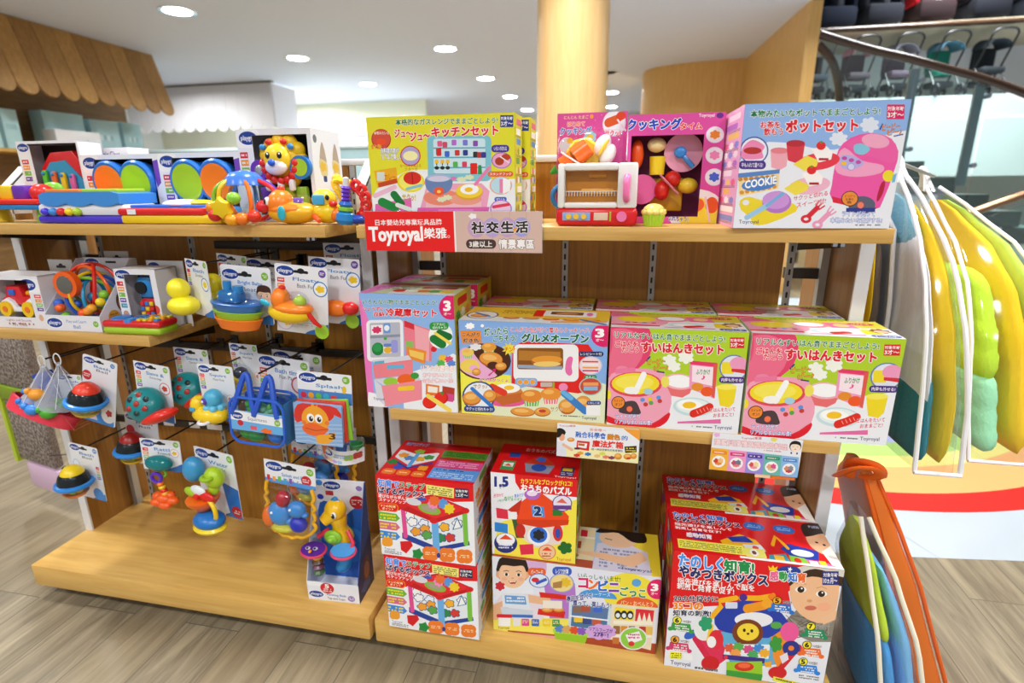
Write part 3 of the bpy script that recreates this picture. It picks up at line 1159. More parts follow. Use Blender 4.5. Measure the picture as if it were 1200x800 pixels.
# ---- blue pot set
def art_pot(w, h):
    a = Art(w, h, [(180, 110), (1025, 85), (935, 748), (125, 745)], '8fb4ea')
    a.curve([(120, 440), (300, 300), (520, 330), (640, 340), (800, 300), (960, 250), (1050, 300), (1000, 800), (60, 800)], 'eceef6')
    a.blob(815, 215, 44, 36, 'dfe6f4')
    a.blob(660, 285, 42, 32, 'e4e9f6')
    # pot
    a.curve([(645, 420), (660, 340), (720, 280), (820, 255), (920, 280), (968, 350), (950, 450), (900, 600), (850, 650), (640, 605), (632, 520)], 'ef57a6')
    a.poly([(634, 580), (870, 640), (850, 655), (640, 612)], 'dc2140')
    a.curve([(648, 400), (690, 330), (780, 395), (890, 420), (880, 460), (760, 480), (660, 460)], 'f4a3c8')
    a.curve([(700, 310), (820, 258), (930, 285), (966, 370), (930, 410), (840, 380), (740, 340)], 'ee5fa8')
    a.el(848, 296, 72, 36, 'f3a7c6', 8)
    a.curve([(740, 318), (780, 310), (822, 335), (790, 365), (745, 355)], '86c6e0')
    a.curve([(668, 378), (720, 368), (788, 400), (770, 430), (700, 440), (672, 415)], 'b9b0e6')
    for x, y, c in ((692, 384, 'c04aa8'), (728, 394, 'c04aa8'), (764, 404, 'c04aa8'), (690, 410, 'f4c020')):
        a.el(x, y, 14, 10, c)
    inset(a, 728, 428, 18, '7a6ac8', 'd8d4f4')
    a.el(922, 475, 30, 30, 'f0dc28')
    a.poly([(946, 470), (964, 460), (956, 505), (940, 510)], '6cb8dc')
    a.curve([(885, 515), (906, 505), (898, 560), (874, 605), (866, 590)], 'b81838')
    # cups
    a.poly([(312, 340), (404, 345), (396, 425), (360, 445), (318, 430)], 'f2a9b8')
    a.el(358, 345, 46, 16, 'e8808c')
    a.poly([(392, 305), (488, 310), (478, 385), (440, 408), (402, 395)], 'd83848')
    a.el(440, 308, 48, 17, 'b82836')
    # plates and cakes
    for ox, oy in ((540, 395), (495, 520)):
        a.el(ox + 20, oy + 5, 110, 44, 'e8384a' if oy < 450 else 'f2b6cf', -8)
        a.poly([(ox - 110, oy + 20), (ox - 40, oy - 25), (ox + 20, oy), (ox + 10, oy + 30), (ox - 50, oy + 55)], 'f3dd4a')
        a.poly([(ox - 20, oy - 60), (ox + 60, oy - 72), (ox + 90, oy - 40), (ox + 84, oy - 5), (ox + 20, oy + 10)], 'fdf6f4')
        a.rect(ox + 20, oy - 12, ox + 70, oy, 'b02030')
        a.el(ox + 30, oy - 75, 24, 22, 'e02428')
        a.star(ox + 30, oy - 93, 10, '2f9a3c', 5, 0.4)
    # sugar pot inset
    inset(a, 228, 345, 74, '4a5aa8', 'eaf0fa', 72)
    a.curve([(170, 330), (220, 290), (280, 320), (270, 350), (270, 385), (170, 385)], 'f08ab8')
    a.el(220, 345, 46, 18, 'b83028')
    pill(a, 150, 396, 290, 440, '4a2a8c', '中も入れて遊べる!', WHT)
    # cookie box
    a.poly([(146, 462), (362, 440), (356, 540), (156, 580)], 'f4d9a0')
    a.poly([(146, 462), (362, 440), (360, 462), (150, 486)], '5a86c8')
    for x in range(160, 356, 28):
        a.el(x, 492 - (x - 160) * 0.08, 12, 10, 'c8862c')
        a.el(x + 8, 560 - (x - 160) * 0.18, 12, 10, 'd8962e')
    a.el(258, 516, 92, 34, '4a82cc', -8)
    a.text('COOKIE', 184, 500, 346, 540, WHT, 0.03, '2a4a90', 0.02, dy=-26)
    # cutting board with purple macaron and knife
    a.curve([(160, 600), (210, 582), (270, 600), (330, 590), (440, 620), (450, 660), (300, 725), (230, 725), (215, 690), (165, 650)], 'efd62e')
    a.el(190, 612, 18, 14, 'e9ebf3')
    a.el(350, 610, 76, 58, 'b777c8')
    a.el(345, 600, 70, 46, 'cf96dc')
    a.line([(196, 690), (300, 628)], 26, '9cc8ea')
    a.line([(300, 628), (380, 565)], 18, '7fb0e0')
    # forks
    for ox, oy, c in ((540, 650, 'dc2436'), (600, 680, 'ee9cc0')):
        a.line([(ox - 30, oy + 40), (ox + 20, oy - 10)], 26, c)
        a.el(ox - 36, oy + 48, 28, 22, c)
        a.el(ox - 36, oy + 48, 12, 8, 'eceef6')
        for q in (-14, 0, 14):
            a.line([(ox + 20 + q * 0.6, oy - 10 + q * 0.7), (ox + 46 + q, oy - 36 + q)], 8, c)
    # round speaker picture
    a.el(790, 625, 70, 46, '5d5f74')
    a.rect(710, 640, 860, 662, '2a3a8c')
    inset(a, 784, 626, 18, 'e03030', 'f08060')
    a.el(727, 592, 44, 40, '1e1a20')
    a.el(727, 592, 40, 36, 'f0903a')
    for i, s in enumerate(('ぐつぐつ', 'お湯の', '音')):
        a.text(s, 700 + i * 5, 572 + i * 16, 754 - i * 8, 586 + i * 16, '5a2408', 0.01)
    # words
    a.text('本物みたいなポットでままごとしよう!', 206, 140, 866, 178, '0c7d4a', 0.025, WHT, 0.06, dy=-14)
    a.text('お茶を', 258, 196, 360, 232, 'e0182c', 0.03, WHT, 0.06)
    a.text('飲もう', 276, 230, 374, 268, 'e0182c', 0.03, WHT, 0.06)
    a.text('ポットセット', 388, 190, 756, 254, 'e0182c', 0.05, WHT, 0.06, dy=-8)
    badge(a, 900, 112, 990, 186, 'd81c62')
    a.line([(868, 240), (882, 208)], 7, '2438a0')
    a.line([(940, 272), (988, 262)], 6, '2438a0')
    a.text('ピーピー', 880, 212, 970, 244, 'f09038', 0.02, '3a2a20', 0.03, dy=-8)
    a.text('ピー♪', 908, 240, 980, 268, 'f09038', 0.02, '3a2a20', 0.03, dy=-8)
    a.text('サクッと切れる', 436, 580, 612, 606, 'd83060', 0.01, WHT, 0.05, dy=-30)
    a.text('スイーツ付!', 452, 612, 604, 640, 'd83060', 0.01, WHT, 0.05, dy=-24)
    a.text('ライトが光って', 690, 656, 860, 684, 'dfe6ff', 0.02, '2438a0', 0.06, dy=2)
    a.text('本物みたいな音がする!', 630, 690, 898, 718, 'dfe6ff', 0.02, '2438a0', 0.06, dy=2)
    a.text('Toyroyal', 156, 702, 258, 728, '28306a', 0.005)
    a.fuzz(760, 724, 890, 736, 1, '444450')
    return a


# ---- blue and pink refrigerator set (px of the 723 x 800 crop)
def art_fridge(w, h):
    a = Art(w, h, [(57, 36), (622, 70), (640, 795), (98, 738)], '8fb8ec')
    a.poly([(50, 30), (110, 200), (130, 640), (180, 760), (40, 760)], 'ee7ac2')
    a.curve([(340, 560), (500, 500), (640, 440), (660, 820), (340, 820)], 'eef2f8')
    a.poly([(100, 650), (140, 660), (210, 710), (210, 770), (90, 760)], 'f4f4fa')
    # cabinet
    a.rr(98, 205, 318, 460, 26, 'f1f1f6')
    a.rr(118, 222, 300, 436, 10, 'b9bccb')
    a.poly([(118, 300), (300, 296), (300, 312), (118, 318)], '8e93a8')
    a.rr(126, 236, 196, 296, 4, 'f8eef2')
    a.blob(160, 266, 26, 20, 'd8306a')
    a.rr(200, 226, 242, 288, 8, '6a9ad8')
    a.el(220, 256, 16, 18, 'f0f4fa')
    a.el(163, 384, 36, 40, '17803c')
    a.el(160, 376, 26, 26, '2a9a50')
    a.el(210, 320, 10, 10, '4aa840')
    a.rr(196, 352, 252, 412, 14, 'f0e8dc')
    a.el(224, 392, 24, 20, 'e8b430')
    a.rr(198, 352, 250, 372, 8, '5a86d0')
    a.rr(244, 330, 284, 410, 12, '9a9ae0')
    # door
    a.poly([(318, 215), (470, 268), (500, 300), (484, 470), (330, 432)], 'ef7f92')
    a.poly([(386, 245), (474, 280), (470, 470), (390, 440)], 'f4a9b4')
    a.poly([(326, 212), (384, 236), (384, 272), (326, 250)], 'd92c3c')
    a.el(500, 394, 18, 18, 'd82030')
    a.poly([(332, 336), (378, 344), (378, 400), (332, 392)], '8cc060')
    a.poly([(336, 372), (454, 404), (446, 486), (344, 446)], 'ee8a2c')
    a.poly([(350, 392), (440, 416), (436, 462), (356, 432)], 'f4c860')
    # drawers
    a.poly([(126, 452), (346, 428), (372, 462), (150, 486)], 'd8dae6')
    a.poly([(132, 480), (372, 454), (372, 548), (140, 566)], 'f0838e')
    a.rr(214, 486, 318, 512, 10, '6cb4dc', -0.03)
    a.poly([(140, 462), (200, 456), (200, 474), (140, 480)], '58b0d0')
    a.poly([(136, 572), (392, 548), (424, 590), (200, 618)], 'd5d7e2')
    a.el(236, 588, 44, 26, '9ccc3c')
    a.el(330, 578, 54, 34, 'f0641e')
    a.el(382, 556, 26, 20, '3c9a3c')
    a.poly([(176, 614), (424, 584), (424, 706), (196, 744)], 'f28d9a')
    a.poly([(136, 572), (180, 612), (200, 742), (150, 690)], 'd8dae6')
    a.rr(278, 622, 380, 650, 12, 'f5cd2c', -0.06)
    # cut green pepper
    a.el(542, 312, 72, 80, 'f6faf4')
    a.line([(500, 330), (550, 366)], 50, '127a34')
    a.line([(536, 296), (590, 320)], 44, '0f6c2e')
    a.line([(510, 296), (598, 360)], 18, 'f4dc5a')
    a.rr(476, 228, 590, 276, 20, '2b9a3e')
    a.text('リアルに', 500, 234, 570, 250, WHT, 0.01)
    a.text('切れちゃう!', 494, 254, 578, 270, WHT, 0.01)
    for x, y, c in ((552, 450, 'f0c030'), (590, 460, 'e84a70'), (540, 484, '58b858'), (604, 486, '5a8ad8')):
        a.blob(x, y, 24, 20, c)
    # food bottom right
    a.poly([(448, 608), (530, 622), (526, 690), (446, 676)], 'e87a28')
    a.poly([(460, 622), (520, 632), (516, 668), (458, 660)], 'f4f0e4')
    a.poly([(548, 624), (622, 640), (618, 720), (546, 700)], 'b83a28')
    a.poly([(556, 668), (616, 680), (612, 728), (552, 716)], 'd84a90')
    tomato(a, 470, 724, 44)
    tomato(a, 540, 700, 42)
    a.line([(460, 684), (590, 778)], 26, 'f4dc60')
    # words
    a.text('いろんな小物でままごとしよう!', 78, 74, 524, 106, '0c7d4a', 0.015, WHT, 0.05, dy=18)
    a.text('じょうずに', 80, 122, 206, 146, 'e0182c', 0.025, WHT, 0.05, dy=6)
    a.text('収納', 142, 156, 206, 184, 'e0182c', 0.03, WHT, 0.05)
    a.text('冷蔵庫セット', 216, 134, 520, 184, 'e0182c', 0.035, WHT, 0.05, dy=14)
    a.el(606, 140, 72, 76, 'e01d6a')
    a.text('3', 562, 100, 602, 160, WHT, 0.05)
    a.text('才〜', 562, 170, 606, 188, WHT, 0.02)
    a.text('リアルに遊べる', 420, 490, 616, 526, WHT, 0.03, 'e8701c', 0.05, dy=8)
    a.text('おやさい4つと', 432, 540, 606, 566, WHT, 0.02, 'e0285a', 0.06, dy=6)
    a.text('食品小物10ヶ付!', 428, 574, 612, 600, WHT, 0.02, 'e0285a', 0.06, dy=6)
    a.text('Toyroyal', 130, 684, 196, 704, '28306a', 0.005, dy=6)
    return a


# ---- oven set (px of the 1000 x 800 crop)
def art_oven(w, h):
    a = Art(w, h, [(35, 155), (915, 212), (888, 790), (58, 728)], '86b0ea')
    a.poly([(30, 470), (350, 500), (360, 800), (40, 800)], 'f4ee50')
    a.curve([(300, 640), (500, 560), (760, 600), (900, 560), (900, 820), (280, 820)], 'e4eac8')
    a.blob(105, 195, 26, 18, WHT)
    a.el(180, 195, 10, 10, WHT)
    # baked goods picture
    a.el(190, 415, 162, 112, '4c2414')
    a.curve([(40, 350), (100, 330), (170, 420), (270, 500), (180, 520), (90, 490), (40, 440)], 'eeb0d8')
    a.rect(30, 300, 42, 520, '86b0ea')
    for x, y, r, c in ((92, 360, 38, '7cc04a'), (220, 330, 44, '8ac850')):
        muffin(a, x, y, r, c, 'f0d060' if x < 150 else 'e8a03c')
    bread(a, 232, 402, 72, 46, 8)
    a.el(245, 436, 34, 20, '4c2414')
    bread(a, 292, 446, 34, 26)
    a.el(105, 440, 58, 42, 'f3d55e')
    a.el(128, 452, 26, 16, 'eeb0d8')
    bread(a, 145, 478, 26, 22)
    a.blob(140, 325, 34, 20, 'e8e8ea', 6)
    a.poly([(215, 498), (250, 470), (240, 462), (262, 458), (258, 484), (250, 476), (222, 504)], 'd81c74')
    a.poly([(44, 222), (170, 226), (178, 304), (60, 302)], 'f08c24')
    a.text('こんがり', 58, 232, 164, 258, '5c2410', 0.03, 'fff2d8', 0.03, dy=4)
    a.text('焼き色!', 66, 270, 166, 296, '5c2410', 0.03, 'fff2d8', 0.03, dy=2)
    # the toy oven
    a.poly([(356, 490), (360, 330), (420, 296), (800, 320), (826, 360), (800, 600), (740, 612), (356, 556)], 'e2201e')
    a.rr(366, 312, 744, 534, 34, 'f3f3f5', 0.02)
    a.rr(388, 334, 656, 464, 16, '8a5218', 0.02)
    a.poly([(396, 350), (640, 362), (640, 420), (396, 410)], 'b87a2c')
    a.poly([(392, 436), (650, 448), (650, 470), (392, 456)], '9aa6bc')
    a.el(562, 418, 92, 30, 'b8641e')
    a.el(562, 408, 88, 24, 'e89a34')
    a.el(562, 434, 80, 16, 'f2cc70')
    a.curve([(672, 420), (690, 392), (712, 400), (704, 450), (708, 490), (690, 506), (668, 480)], 'ec6fae')
    a.rr(376, 516, 506, 566, 18, '8ab0e4', 0.02)
    for x in (404, 440, 478):
        inset(a, x, 542, 16, 'e8e8f0', 'f0a030')
    a.rr(524, 544, 592, 572, 6, 'c8b8b0')
    a.rect(594, 544, 606, 580, '9ab030')
    a.el(656, 574, 26, 24, 'f08cbc')
    a.star(340, 340, 44, 'f6dc3c', 9, 0.55)
    a.text('チン!', 312, 330, 372, 356, 'e06018', 0.03)
    # toast, muffins, rolls
    a.el(330, 660, 110, 32, 'e85a9a')
    a.poly([(250, 590), (420, 600), (412, 660), (300, 684), (256, 650)], 'c8682c')
    a.poly([(232, 556), (400, 570), (424, 604), (270, 630)], 'd8843c')
    a.el(330, 578, 76, 30, 'fbfbf8')
    a.el(340, 576, 30, 14, 'f8c62c')
    a.line([(240, 570), (310, 606)], 40, 'e23c24')
    muffin(a, 472, 632, 62, '6cb83c', 'e58a30')
    muffin(a, 584, 620, 60, 'ec7a8a', 'ea9436')
    bread(a, 420, 722, 72, 28, 4)
    bread(a, 535, 722, 48, 28, 0)
    a.el(535, 716, 22, 10, 'c8402c')
    bread(a, 678, 690, 50, 46, 0)
    bread(a, 770, 670, 46, 44, 0)
    a.line([(660, 610), (780, 716)], 40, '3a7fc8')
    a.line([(655, 604), (700, 640)], 26, '6cb4e8')
    a.text('サクッ', 582, 690, 652, 720, 'b8962c', 0.01, WHT, 0.04)
    # small pictures
    inset(a, 160, 626, 100, '24428c', 'eef2f8', 92)
    bread(a, 118, 640, 56, 44, 0)
    bread(a, 226, 626, 40, 40, 0)
    a.line([(120, 580), (240, 690)], 22, '2f7cd0')
    a.text('サクッ♪', 128, 552, 210, 580, 'c08818', 0.02)
    pill(a, 72, 684, 256, 720, '24428c', 'サクッと切れちゃう!', WHT, 0.03)
    pill(a, 744, 362, 886, 392, '24306a', 'レシピシート付', WHT, 0.01)
    inset(a, 812, 446, 66, 'c8cce8', 'f2dbe0', 56)
    for i in range(4):
        a.line([(766, 422 + i * 18), (856, 424 + i * 18)], 9, ('d8543c', 'f0f0f0', 'e8a050', 'c03858')[i])
    pill(a, 774, 502, 846, 528, '1f8a4a', '光るよ!', WHT)
    inset(a, 812, 570, 66, 'a8c8c0', 'c84a3c', 54)
    a.rect(770, 546, 856, 566, 'f0a060')
    a.rect(772, 570, 852, 594, '8ab8d8')
    # words
    a.text('焼いたら', 192, 210, 332, 258, '0c7d4a', 0.025, WHT, 0.06, dy=-6)
    a.text('ごちそう/', 246, 256, 388, 296, '0c7d4a', 0.03, WHT, 0.06, dy=-4)
    a.text('こんがり色が付く魔法のクッキング!', 348, 204, 806, 236, 'e0182c', 0.005, WHT, 0.05, dy=18)
    a.text('グルメオーブン', 414, 246, 802, 300, '0c6d42', 0.05, WHT, 0.06, dy=14)
    a.el(892, 268, 76, 70, 'e01d6a')
    a.text('3', 842, 228, 888, 278, WHT, 0.05)
    a.text('才〜', 842, 286, 888, 304, WHT, 0.02)
    pill(a, 788, 656, 870, 680, '24428c', 'くわしくは', WHT)
    qr_free(a, 786, 682, 866, 742)
    a.text('Toyroyal', 760, 746, 842, 768, '28306a', 0.005, dy=4)
    a.fuzz(640, 738, 752, 750, 1, '505050', 6)
    a.text('焼き色がつくよ', 164, 516, 336, 534, 'd81c74', 0.01, WHT, 0.05, dy=8)
    return a


# ---- rice cooker set (px of the 844 x 800 crop)
def art_rice(w, h):
    a = Art(w, h, [(70, 196), (792, 218), (740, 760), (44, 702)], 'b2d22c')
    a.poly([(360, 540), (780, 480), (780, 800), (360, 800)], 'eef0f6')
    a.poly([(40, 640), (380, 640), (360, 800), (40, 800)], 'eef0f6')
    # lid
    a.el(120, 290, 170, 150, 'e4416e', -28)
    a.el(95, 330, 150, 120, 'ee6d8e', -28)
    a.el(20, 260, 60, 120, 'e8507a')
    # cooker
    a.curve([(48, 480), (110, 420), (250, 410), (350, 440), (382, 540), (372, 640), (300, 715), (150, 710), (44, 670)], 'f2a4bc')
    a.curve([(44, 655), (150, 698), (280, 700), (372, 640), (360, 690), (290, 725), (150, 715), (44, 690)], 'e0182c')
    a.el(198, 492, 136, 66, 'e2485a')
    a.el(196, 488, 124, 56, 'f4dc28')
    a.el(190, 482, 100, 38, 'f8e858')
    a.line([(196, 530), (238, 440)], 30, 'fbfbfb')
    a.el(176, 524, 40, 20, 'f7f7f4')
    a.el(262, 530, 24, 17, 'a6cfe4')
    a.el(126, 410, 30, 14, 'ee88a8')
    a.rr(90, 414, 196, 438, 8, 'ee7aa4', -0.1)
    for x, y, c in ((232, 574, '5a96dc'), (316, 562, '5a96dc'), (272, 570, 'f0c020'), (248, 598, 'c83a3a'), (322, 580, 'c83a3a'), (276, 590, '58a848')):
        a.el(x, y, 12, 11, c)
    a.el(56, 545, 14, 24, 'f4dc28')
    # speaker picture
    a.curve([(112, 640), (130, 590), (190, 580), (216, 620), (214, 650)], '4a3a40')
    inset(a, 164, 622, 16, 'e03030', 'f07850')
    a.el(106, 588, 36, 34, '20181c')
    a.el(106, 588, 32, 30, 'ef8d34')
    a.text('スイッチ', 84, 572, 130, 584, '5a2408', 0.01)
    a.text('オン!', 90, 590, 124, 604, '5a2408', 0.01)
    # bowl
    a.poly([(344, 470), (500, 486), (480, 540), (440, 562), (382, 552)], 'ea6f72')
    a.el(424, 478, 84, 42, 'f2b1bd', 4)
    a.el(426, 476, 72, 34, 'fafafc', 4)
    a.el(350, 478, 22, 30, 'f0e060')
    # seasoning packet
    a.poly([(480, 366), (622, 378), (610, 568), (476, 512)], 'f09cc4')
    a.poly([(480, 366), (622, 378), (618, 400), (480, 386)], 'e83a6a')
    a.poly([(492, 392), (606, 402), (598, 500), (490, 476)], 'fbe6f0')
    a.text('ふりかけ', 512, 412, 586, 440, '2d9a4c', 0.03)
    a.text('♪', 540, 444, 562, 466, 'e8508a', 0.03)
    a.el(520, 505, 32, 22, 'e8902c')
    a.el(572, 530, 34, 26, 'f05a24')
    a.poly([(604, 386), (626, 380), (612, 566), (596, 556)], 'e05a50')
    # yellow cup, egg plate, chopsticks
    a.poly([(622, 498), (728, 512), (716, 590), (690, 616), (640, 604)], 'f0d824')
    a.el(676, 506, 54, 16, 'f8ea5c')
    a.el(498, 612, 106, 50, 'c6e0e4', 4)
    a.el(498, 608, 92, 40, 'e6f2f4', 4)
    a.el(480, 602, 66, 28, 'fcfcfa', 4)
    a.el(478, 602, 36, 18, 'f6c424')
    a.line([(500, 648), (540, 634), (586, 612)], 42, 'e0281e')
    for k in range(4):
        a.line([(516 + k * 18, 630 - k * 6), (526 + k * 18, 648 - k * 6)], 4, 'f4a090')
    a.poly([(416, 690), (646, 678), (648, 702), (416, 700)], 'e46ca8')
    # inset top right
    inset(a, 712, 404, 78, '6f7fb0', 'dfe6f2', 70)
    a.rr(648, 374, 712, 436, 6, 'f0da2c')
    a.el(738, 382, 48, 36, 'ee9cc2')
    a.poly([(700, 408), (776, 412), (774, 434), (700, 424)], 'd8303c')
    pill(a, 634, 450, 772, 484, '4c2684', '内釜も外せる!', WHT, 0.02)
    # steam and beeping
    for x, y, r in ((458, 350, 38), (372, 366, 34), (396, 398, 32)):
        a.blob(x, y, r, r * 0.8, 'f4f6ec', 6)
    a.line([(252, 372), (272, 346)], 8, '243a80')
    a.line([(306, 424), (346, 430)], 7, '243a80')
    a.text('ピーピー', 258, 362, 350, 392, 'f2a33a', 0.03, '3a2a20', 0.04, dy=-6)
    a.text('ピー♪', 292, 396, 366, 422, 'f2a33a', 0.03, '3a2a20', 0.04, dy=-8)
    # words
    a.text('リアルなすいはん音でままごとしよう!', 90, 218, 664, 252, '0c7d4a', 0.02, WHT, 0.06, dy=20)
    a.text('ごはんを', 92, 266, 208, 298, 'e0182c', 0.035, WHT, 0.06, dy=0)
    a.text('たこう', 126, 298, 214, 326, 'e0182c', 0.035, WHT, 0.06, dy=0)
    a.text('すいはんきセット', 226, 272, 656, 324, 'e0182c', 0.05, WHT, 0.06, dy=12)
    badge(a, 688, 244, 766, 300, 'd8202c')
    a.text('ライトが光り', 90, 648, 218, 672, 'e8ecff', 0.02, '2438a0', 0.06, dy=2)
    a.text('リアルなすいはん音!', 88, 676, 280, 700, 'e8ecff', 0.02, '2438a0', 0.06, dy=8)
    a.text('ごはんをたいて', 588, 618, 724, 640, 'd83068', 0.01, WHT, 0.04, dy=-6)
    a.text('おままごと!', 606, 646, 716, 668, 'd83068', 0.01, WHT, 0.04, dy=-6)
    a.fuzz(492, 710, 602, 722, 1, '505058', 8)
    a.text('Toyroyal', 612, 712, 706, 736, '28306a', 0.005, dy=4)
    return a


def art_rice_top(w, h):
    a = Art(w, h, [(0, 0), (700, 0), (700, 330), (0, 330)], 'eef0f4')
    a.rect(0, 0, 700, 150, 'd2c93c')
    a.fuzz(10, 4, 690, 22, 1, '6a5a18')
    a.el(40, 130, 150, 120, 'e86a94')
    a.el(120, 190, 190, 110, 'f2a6bf')
    a.rect(0, 262, 260, 284, 'd92036')
    a.el(140, 140, 110, 60, 'f3dc2c')
    for x in (90, 130, 180, 230):
        a.el(x, 220, 14, 12, ('5a96dc', 'f0c020', 'c83a3a', '58a848')[x % 4])
    a.el(330, 120, 90, 60, 'ee8ea6')
    a.el(330, 110, 74, 42, 'f7f7fa')
    a.poly([(410, 60), (540, 60), (560, 160), (430, 160)], 'e870a4')
    a.el(490, 110, 40, 30, 'f4d080')
    a.el(400, 240, 100, 46, 'cfe4ea')
    a.el(390, 236, 60, 26, 'fbfbf6')
    a.line([(400, 268), (470, 252)], 40, 'dc2c22')
    a.rr(545, 180, 630, 270, 10, 'f0d828')
    a.el(600, 66, 66, 26, 'b8282c')
    a.text('リアル音', 560, 54, 640, 78, 'fff0c0', 0.02)
    pill(a, 560, 276, 694, 316, '2f4ea8', 'すいはん音!', WHT)
    a.blob(640, 200, 46, 40, '8a5a34')
    a.el(640, 210, 34, 26, 'f0c4a0')
    a.poly([(280, 292), (540, 284), (540, 300), (280, 300)], 'e06aa6')
    return a


def art_oven_top(w, h):
    a = Art(w, h, [(0, 0), (880, 0), (880, 330), (0, 330)], 'f0c83c')
    a.rect(0, 230, 880, 330, 'e8ecf0')
    inset(a, 110, 200, 100, '24428c', 'f2f2ee', 90)
    bread(a, 100, 220, 60, 40)
    a.line([(60, 160), (160, 230)], 22, '2f7cd0')
    a.fuzz(220, 60, 480, 150, 4, '9a6a18')
    a.rr(470, 40, 800, 170, 20, 'f3f3f5')
    a.rect(420, 40, 480, 190, 'e2201e')
    a.rr(520, 60, 720, 130, 8, '7a4a18')
    a.el(620, 100, 70, 18, 'e89a34')
    a.el(760, 100, 20, 40, 'ec6fae')
    for x, c in ((300, 'c9785a'), (420, 'b8b4ac'), (540, 'e07a3c'), (660, 'e6a040'), (780, 'd8643a')):
        a.el(x, 240, 52, 30, c)
        bread(a, x, 230, 40, 22)
    a.line([(560, 300), (860, 250)], 30, 'f0a030')
    a.line([(720, 230), (860, 310)], 26, '3a7fc8')
    return a


def art_fridge_top(w, h):
    a = Art(w, h, [(0, 0), (600, 0), (600, 300), (0, 300)], 'c8d2a8')
    a.rect(0, 0, 600, 70, 'a8583a')
    a.poly([(0, 60), (160, 60), (60, 300), (0, 300)], 'e27ac0')
    a.fuzz(40, 90, 300, 180, 4, '30407a')
    for x, c in ((220, 'd8301f'), (300, 'f4f4f0'), (380, 'e88020'), (450, '3c9a3c'), (520, 'f0d030')):
        a.el(x, 210, 44, 34, c)
    a.rect(180, 250, 600, 300, 'e8e8ee')
    a.rr(330, 90, 560, 150, 10, 'b04a58')
    return a


# ---- red step puzzle box (px of the 1200 x 785 crop, upper box)
def art_step(w, h):
    a = Art(w, h, [(105, 312), (628, 442 - 100), (632, 785), (134, 742)], 'eff1f6')
    a.poly([(90, 290), (640, 320), (640, 432), (520, 440), (380, 400), (260, 440), (235, 500), (110, 510)], 'e0161e')
    # activity cube
    a.poly([(236, 470), (430, 548), (430, 700), (250, 640)], 'e8eef4')
    a.poly([(430, 548), (598, 482), (598, 672), (430, 706)], 'e4ecf2')
    a.poly([(244, 620), (430, 690), (440, 706), (420, 718), (244, 652)], '22409a')
    a.poly([(430, 690), (600, 650), (604, 672), (432, 716)], '22409a')
    for x, y, c in ((286, 526, 'f6f6f6'), (300, 560, 'f6f6f6'), (360, 566, 'e8eef8'), (366, 596, 'f0a030'), (318, 612, 'f0a02c'), (376, 628, '58a848'), (470, 580, 'f4b42c'), (452, 640, '2f8a4a'), (500, 636, 'd83a30'), (540, 556, 'f6f6f6')):
        a.blob(x, y, 27, 24, '2c4a8c', 5)
        a.blob(x, y, 23, 20, c, 5)
    a.poly([(512, 594), (538, 520), (566, 578)], '3a6a9a')
    a.poly([(520, 588), (538, 532), (558, 576)], 'f3f7f7')
    a.line([(250, 480), (262, 640)], 24, 'e24a94')
    a.line([(420, 556), (426, 722)], 36, '6ab0e8')
    a.line([(580, 500), (584, 664)], 26, '7cc242')
    a.poly([(232, 468), (262, 440), (412, 402), (598, 474), (598, 494), (424, 560), (236, 492)], 'c4121c')
    a.poly([(244, 458), (412, 410), (592, 476), (420, 538)], 'e52430')
    for p in ((250, 474), (414, 548), (584, 484)):
        a.el(p[0], p[1], 22, 16, 'd81a24')
    a.el(392, 486, 62, 26, '86b83a', 14)
    a.el(390, 484, 44, 16, 'a8a08a', 14)
    a.el(308, 448, 42, 20, 'd8d8de', 10)
    a.el(352, 432, 24, 10, '3a5ac0')
    for x, y, c in ((412, 454, 'f08cc0'), (466, 452, '5a9ae0'), (498, 478, 'f0d030'), (420, 438, 'ee7030')):
        a.star(x, y, 32, c, 8, 0.75)
    # caption tags
    for y, c in ((510, '6cb33e'), (560, 'd8688c'), (612, '3a8ae0')):
        a.poly([(116, y), (214, y + 10), (234, y + 34), (214, y + 52), (120, y + 44)], c)
        a.fuzz(128, y + 9, 212, y + 42, 2, 'f2e028', 6)
    a.rr(118, 460, 226, 506, 20, 'f08a1c', 0.06)
    a.rr(122, 464, 222, 502, 18, 'e0161e', 0.06)
    a.text('3つの知育', 132, 470, 212, 484, 'fff0b0', 0.02, dy=5)
    a.text('ポイント', 140, 486, 200, 500, 'fff0b0', 0.02, dy=3)
    for x in (392, 482, 574):
        a.blob(x, 728 + (x - 392) * 0.04, 44, 40, 'ee7e2c', 4, 0.1)
        a.fuzz(x - 26, 718 + (x - 392) * 0.04, x + 26, 738 + (x - 392) * 0.04, 2, 'fbe2b0')
    a.blob(164, 676, 30, 26, 'f0a030', 4, 0.08)
    a.poly([(232, 670), (290, 664), (300, 690), (264, 734), (236, 716)], 'd81a24')
    a.star(325, 734, 34, '1f8a3e', 5, 0.7)
    a.el(436, 736, 10, 14, '22408c')
    # words
    a.text('知育で', 118, 330, 232, 372, '4c8ef0', 0.035, WHT, 0.05, dy=8)
    a.text('ステップ', 234, 340, 370, 374, '18944a', 0.035, WHT, 0.05, dy=8)
    a.text('ぱずるボックス', 120, 374, 366, 408, '232a66', 0.045, WHT, 0.06, dy=16)
    a.text('遊びながら学んで', 120, 412, 282, 432, WHT, 0.02, dy=12)
    a.text('ステップアップ', 124, 434, 268, 452, WHT, 0.02, dy=12)
    a.poly([(376, 350), (526, 364), (524, 418), (378, 402)], 'f3ea80')
    a.fuzz(386, 358, 516, 404, 4, '6a6a30', 12)
    badge(a, 530, 364, 602, 416, '22284e', '1.5才〜')
    a.text('Toyroyal', 148, 706, 204, 722, '28306a', 0.0, dy=4)
    a.fuzz(148, 720, 240, 738, 2, '707078', 8)
    return a


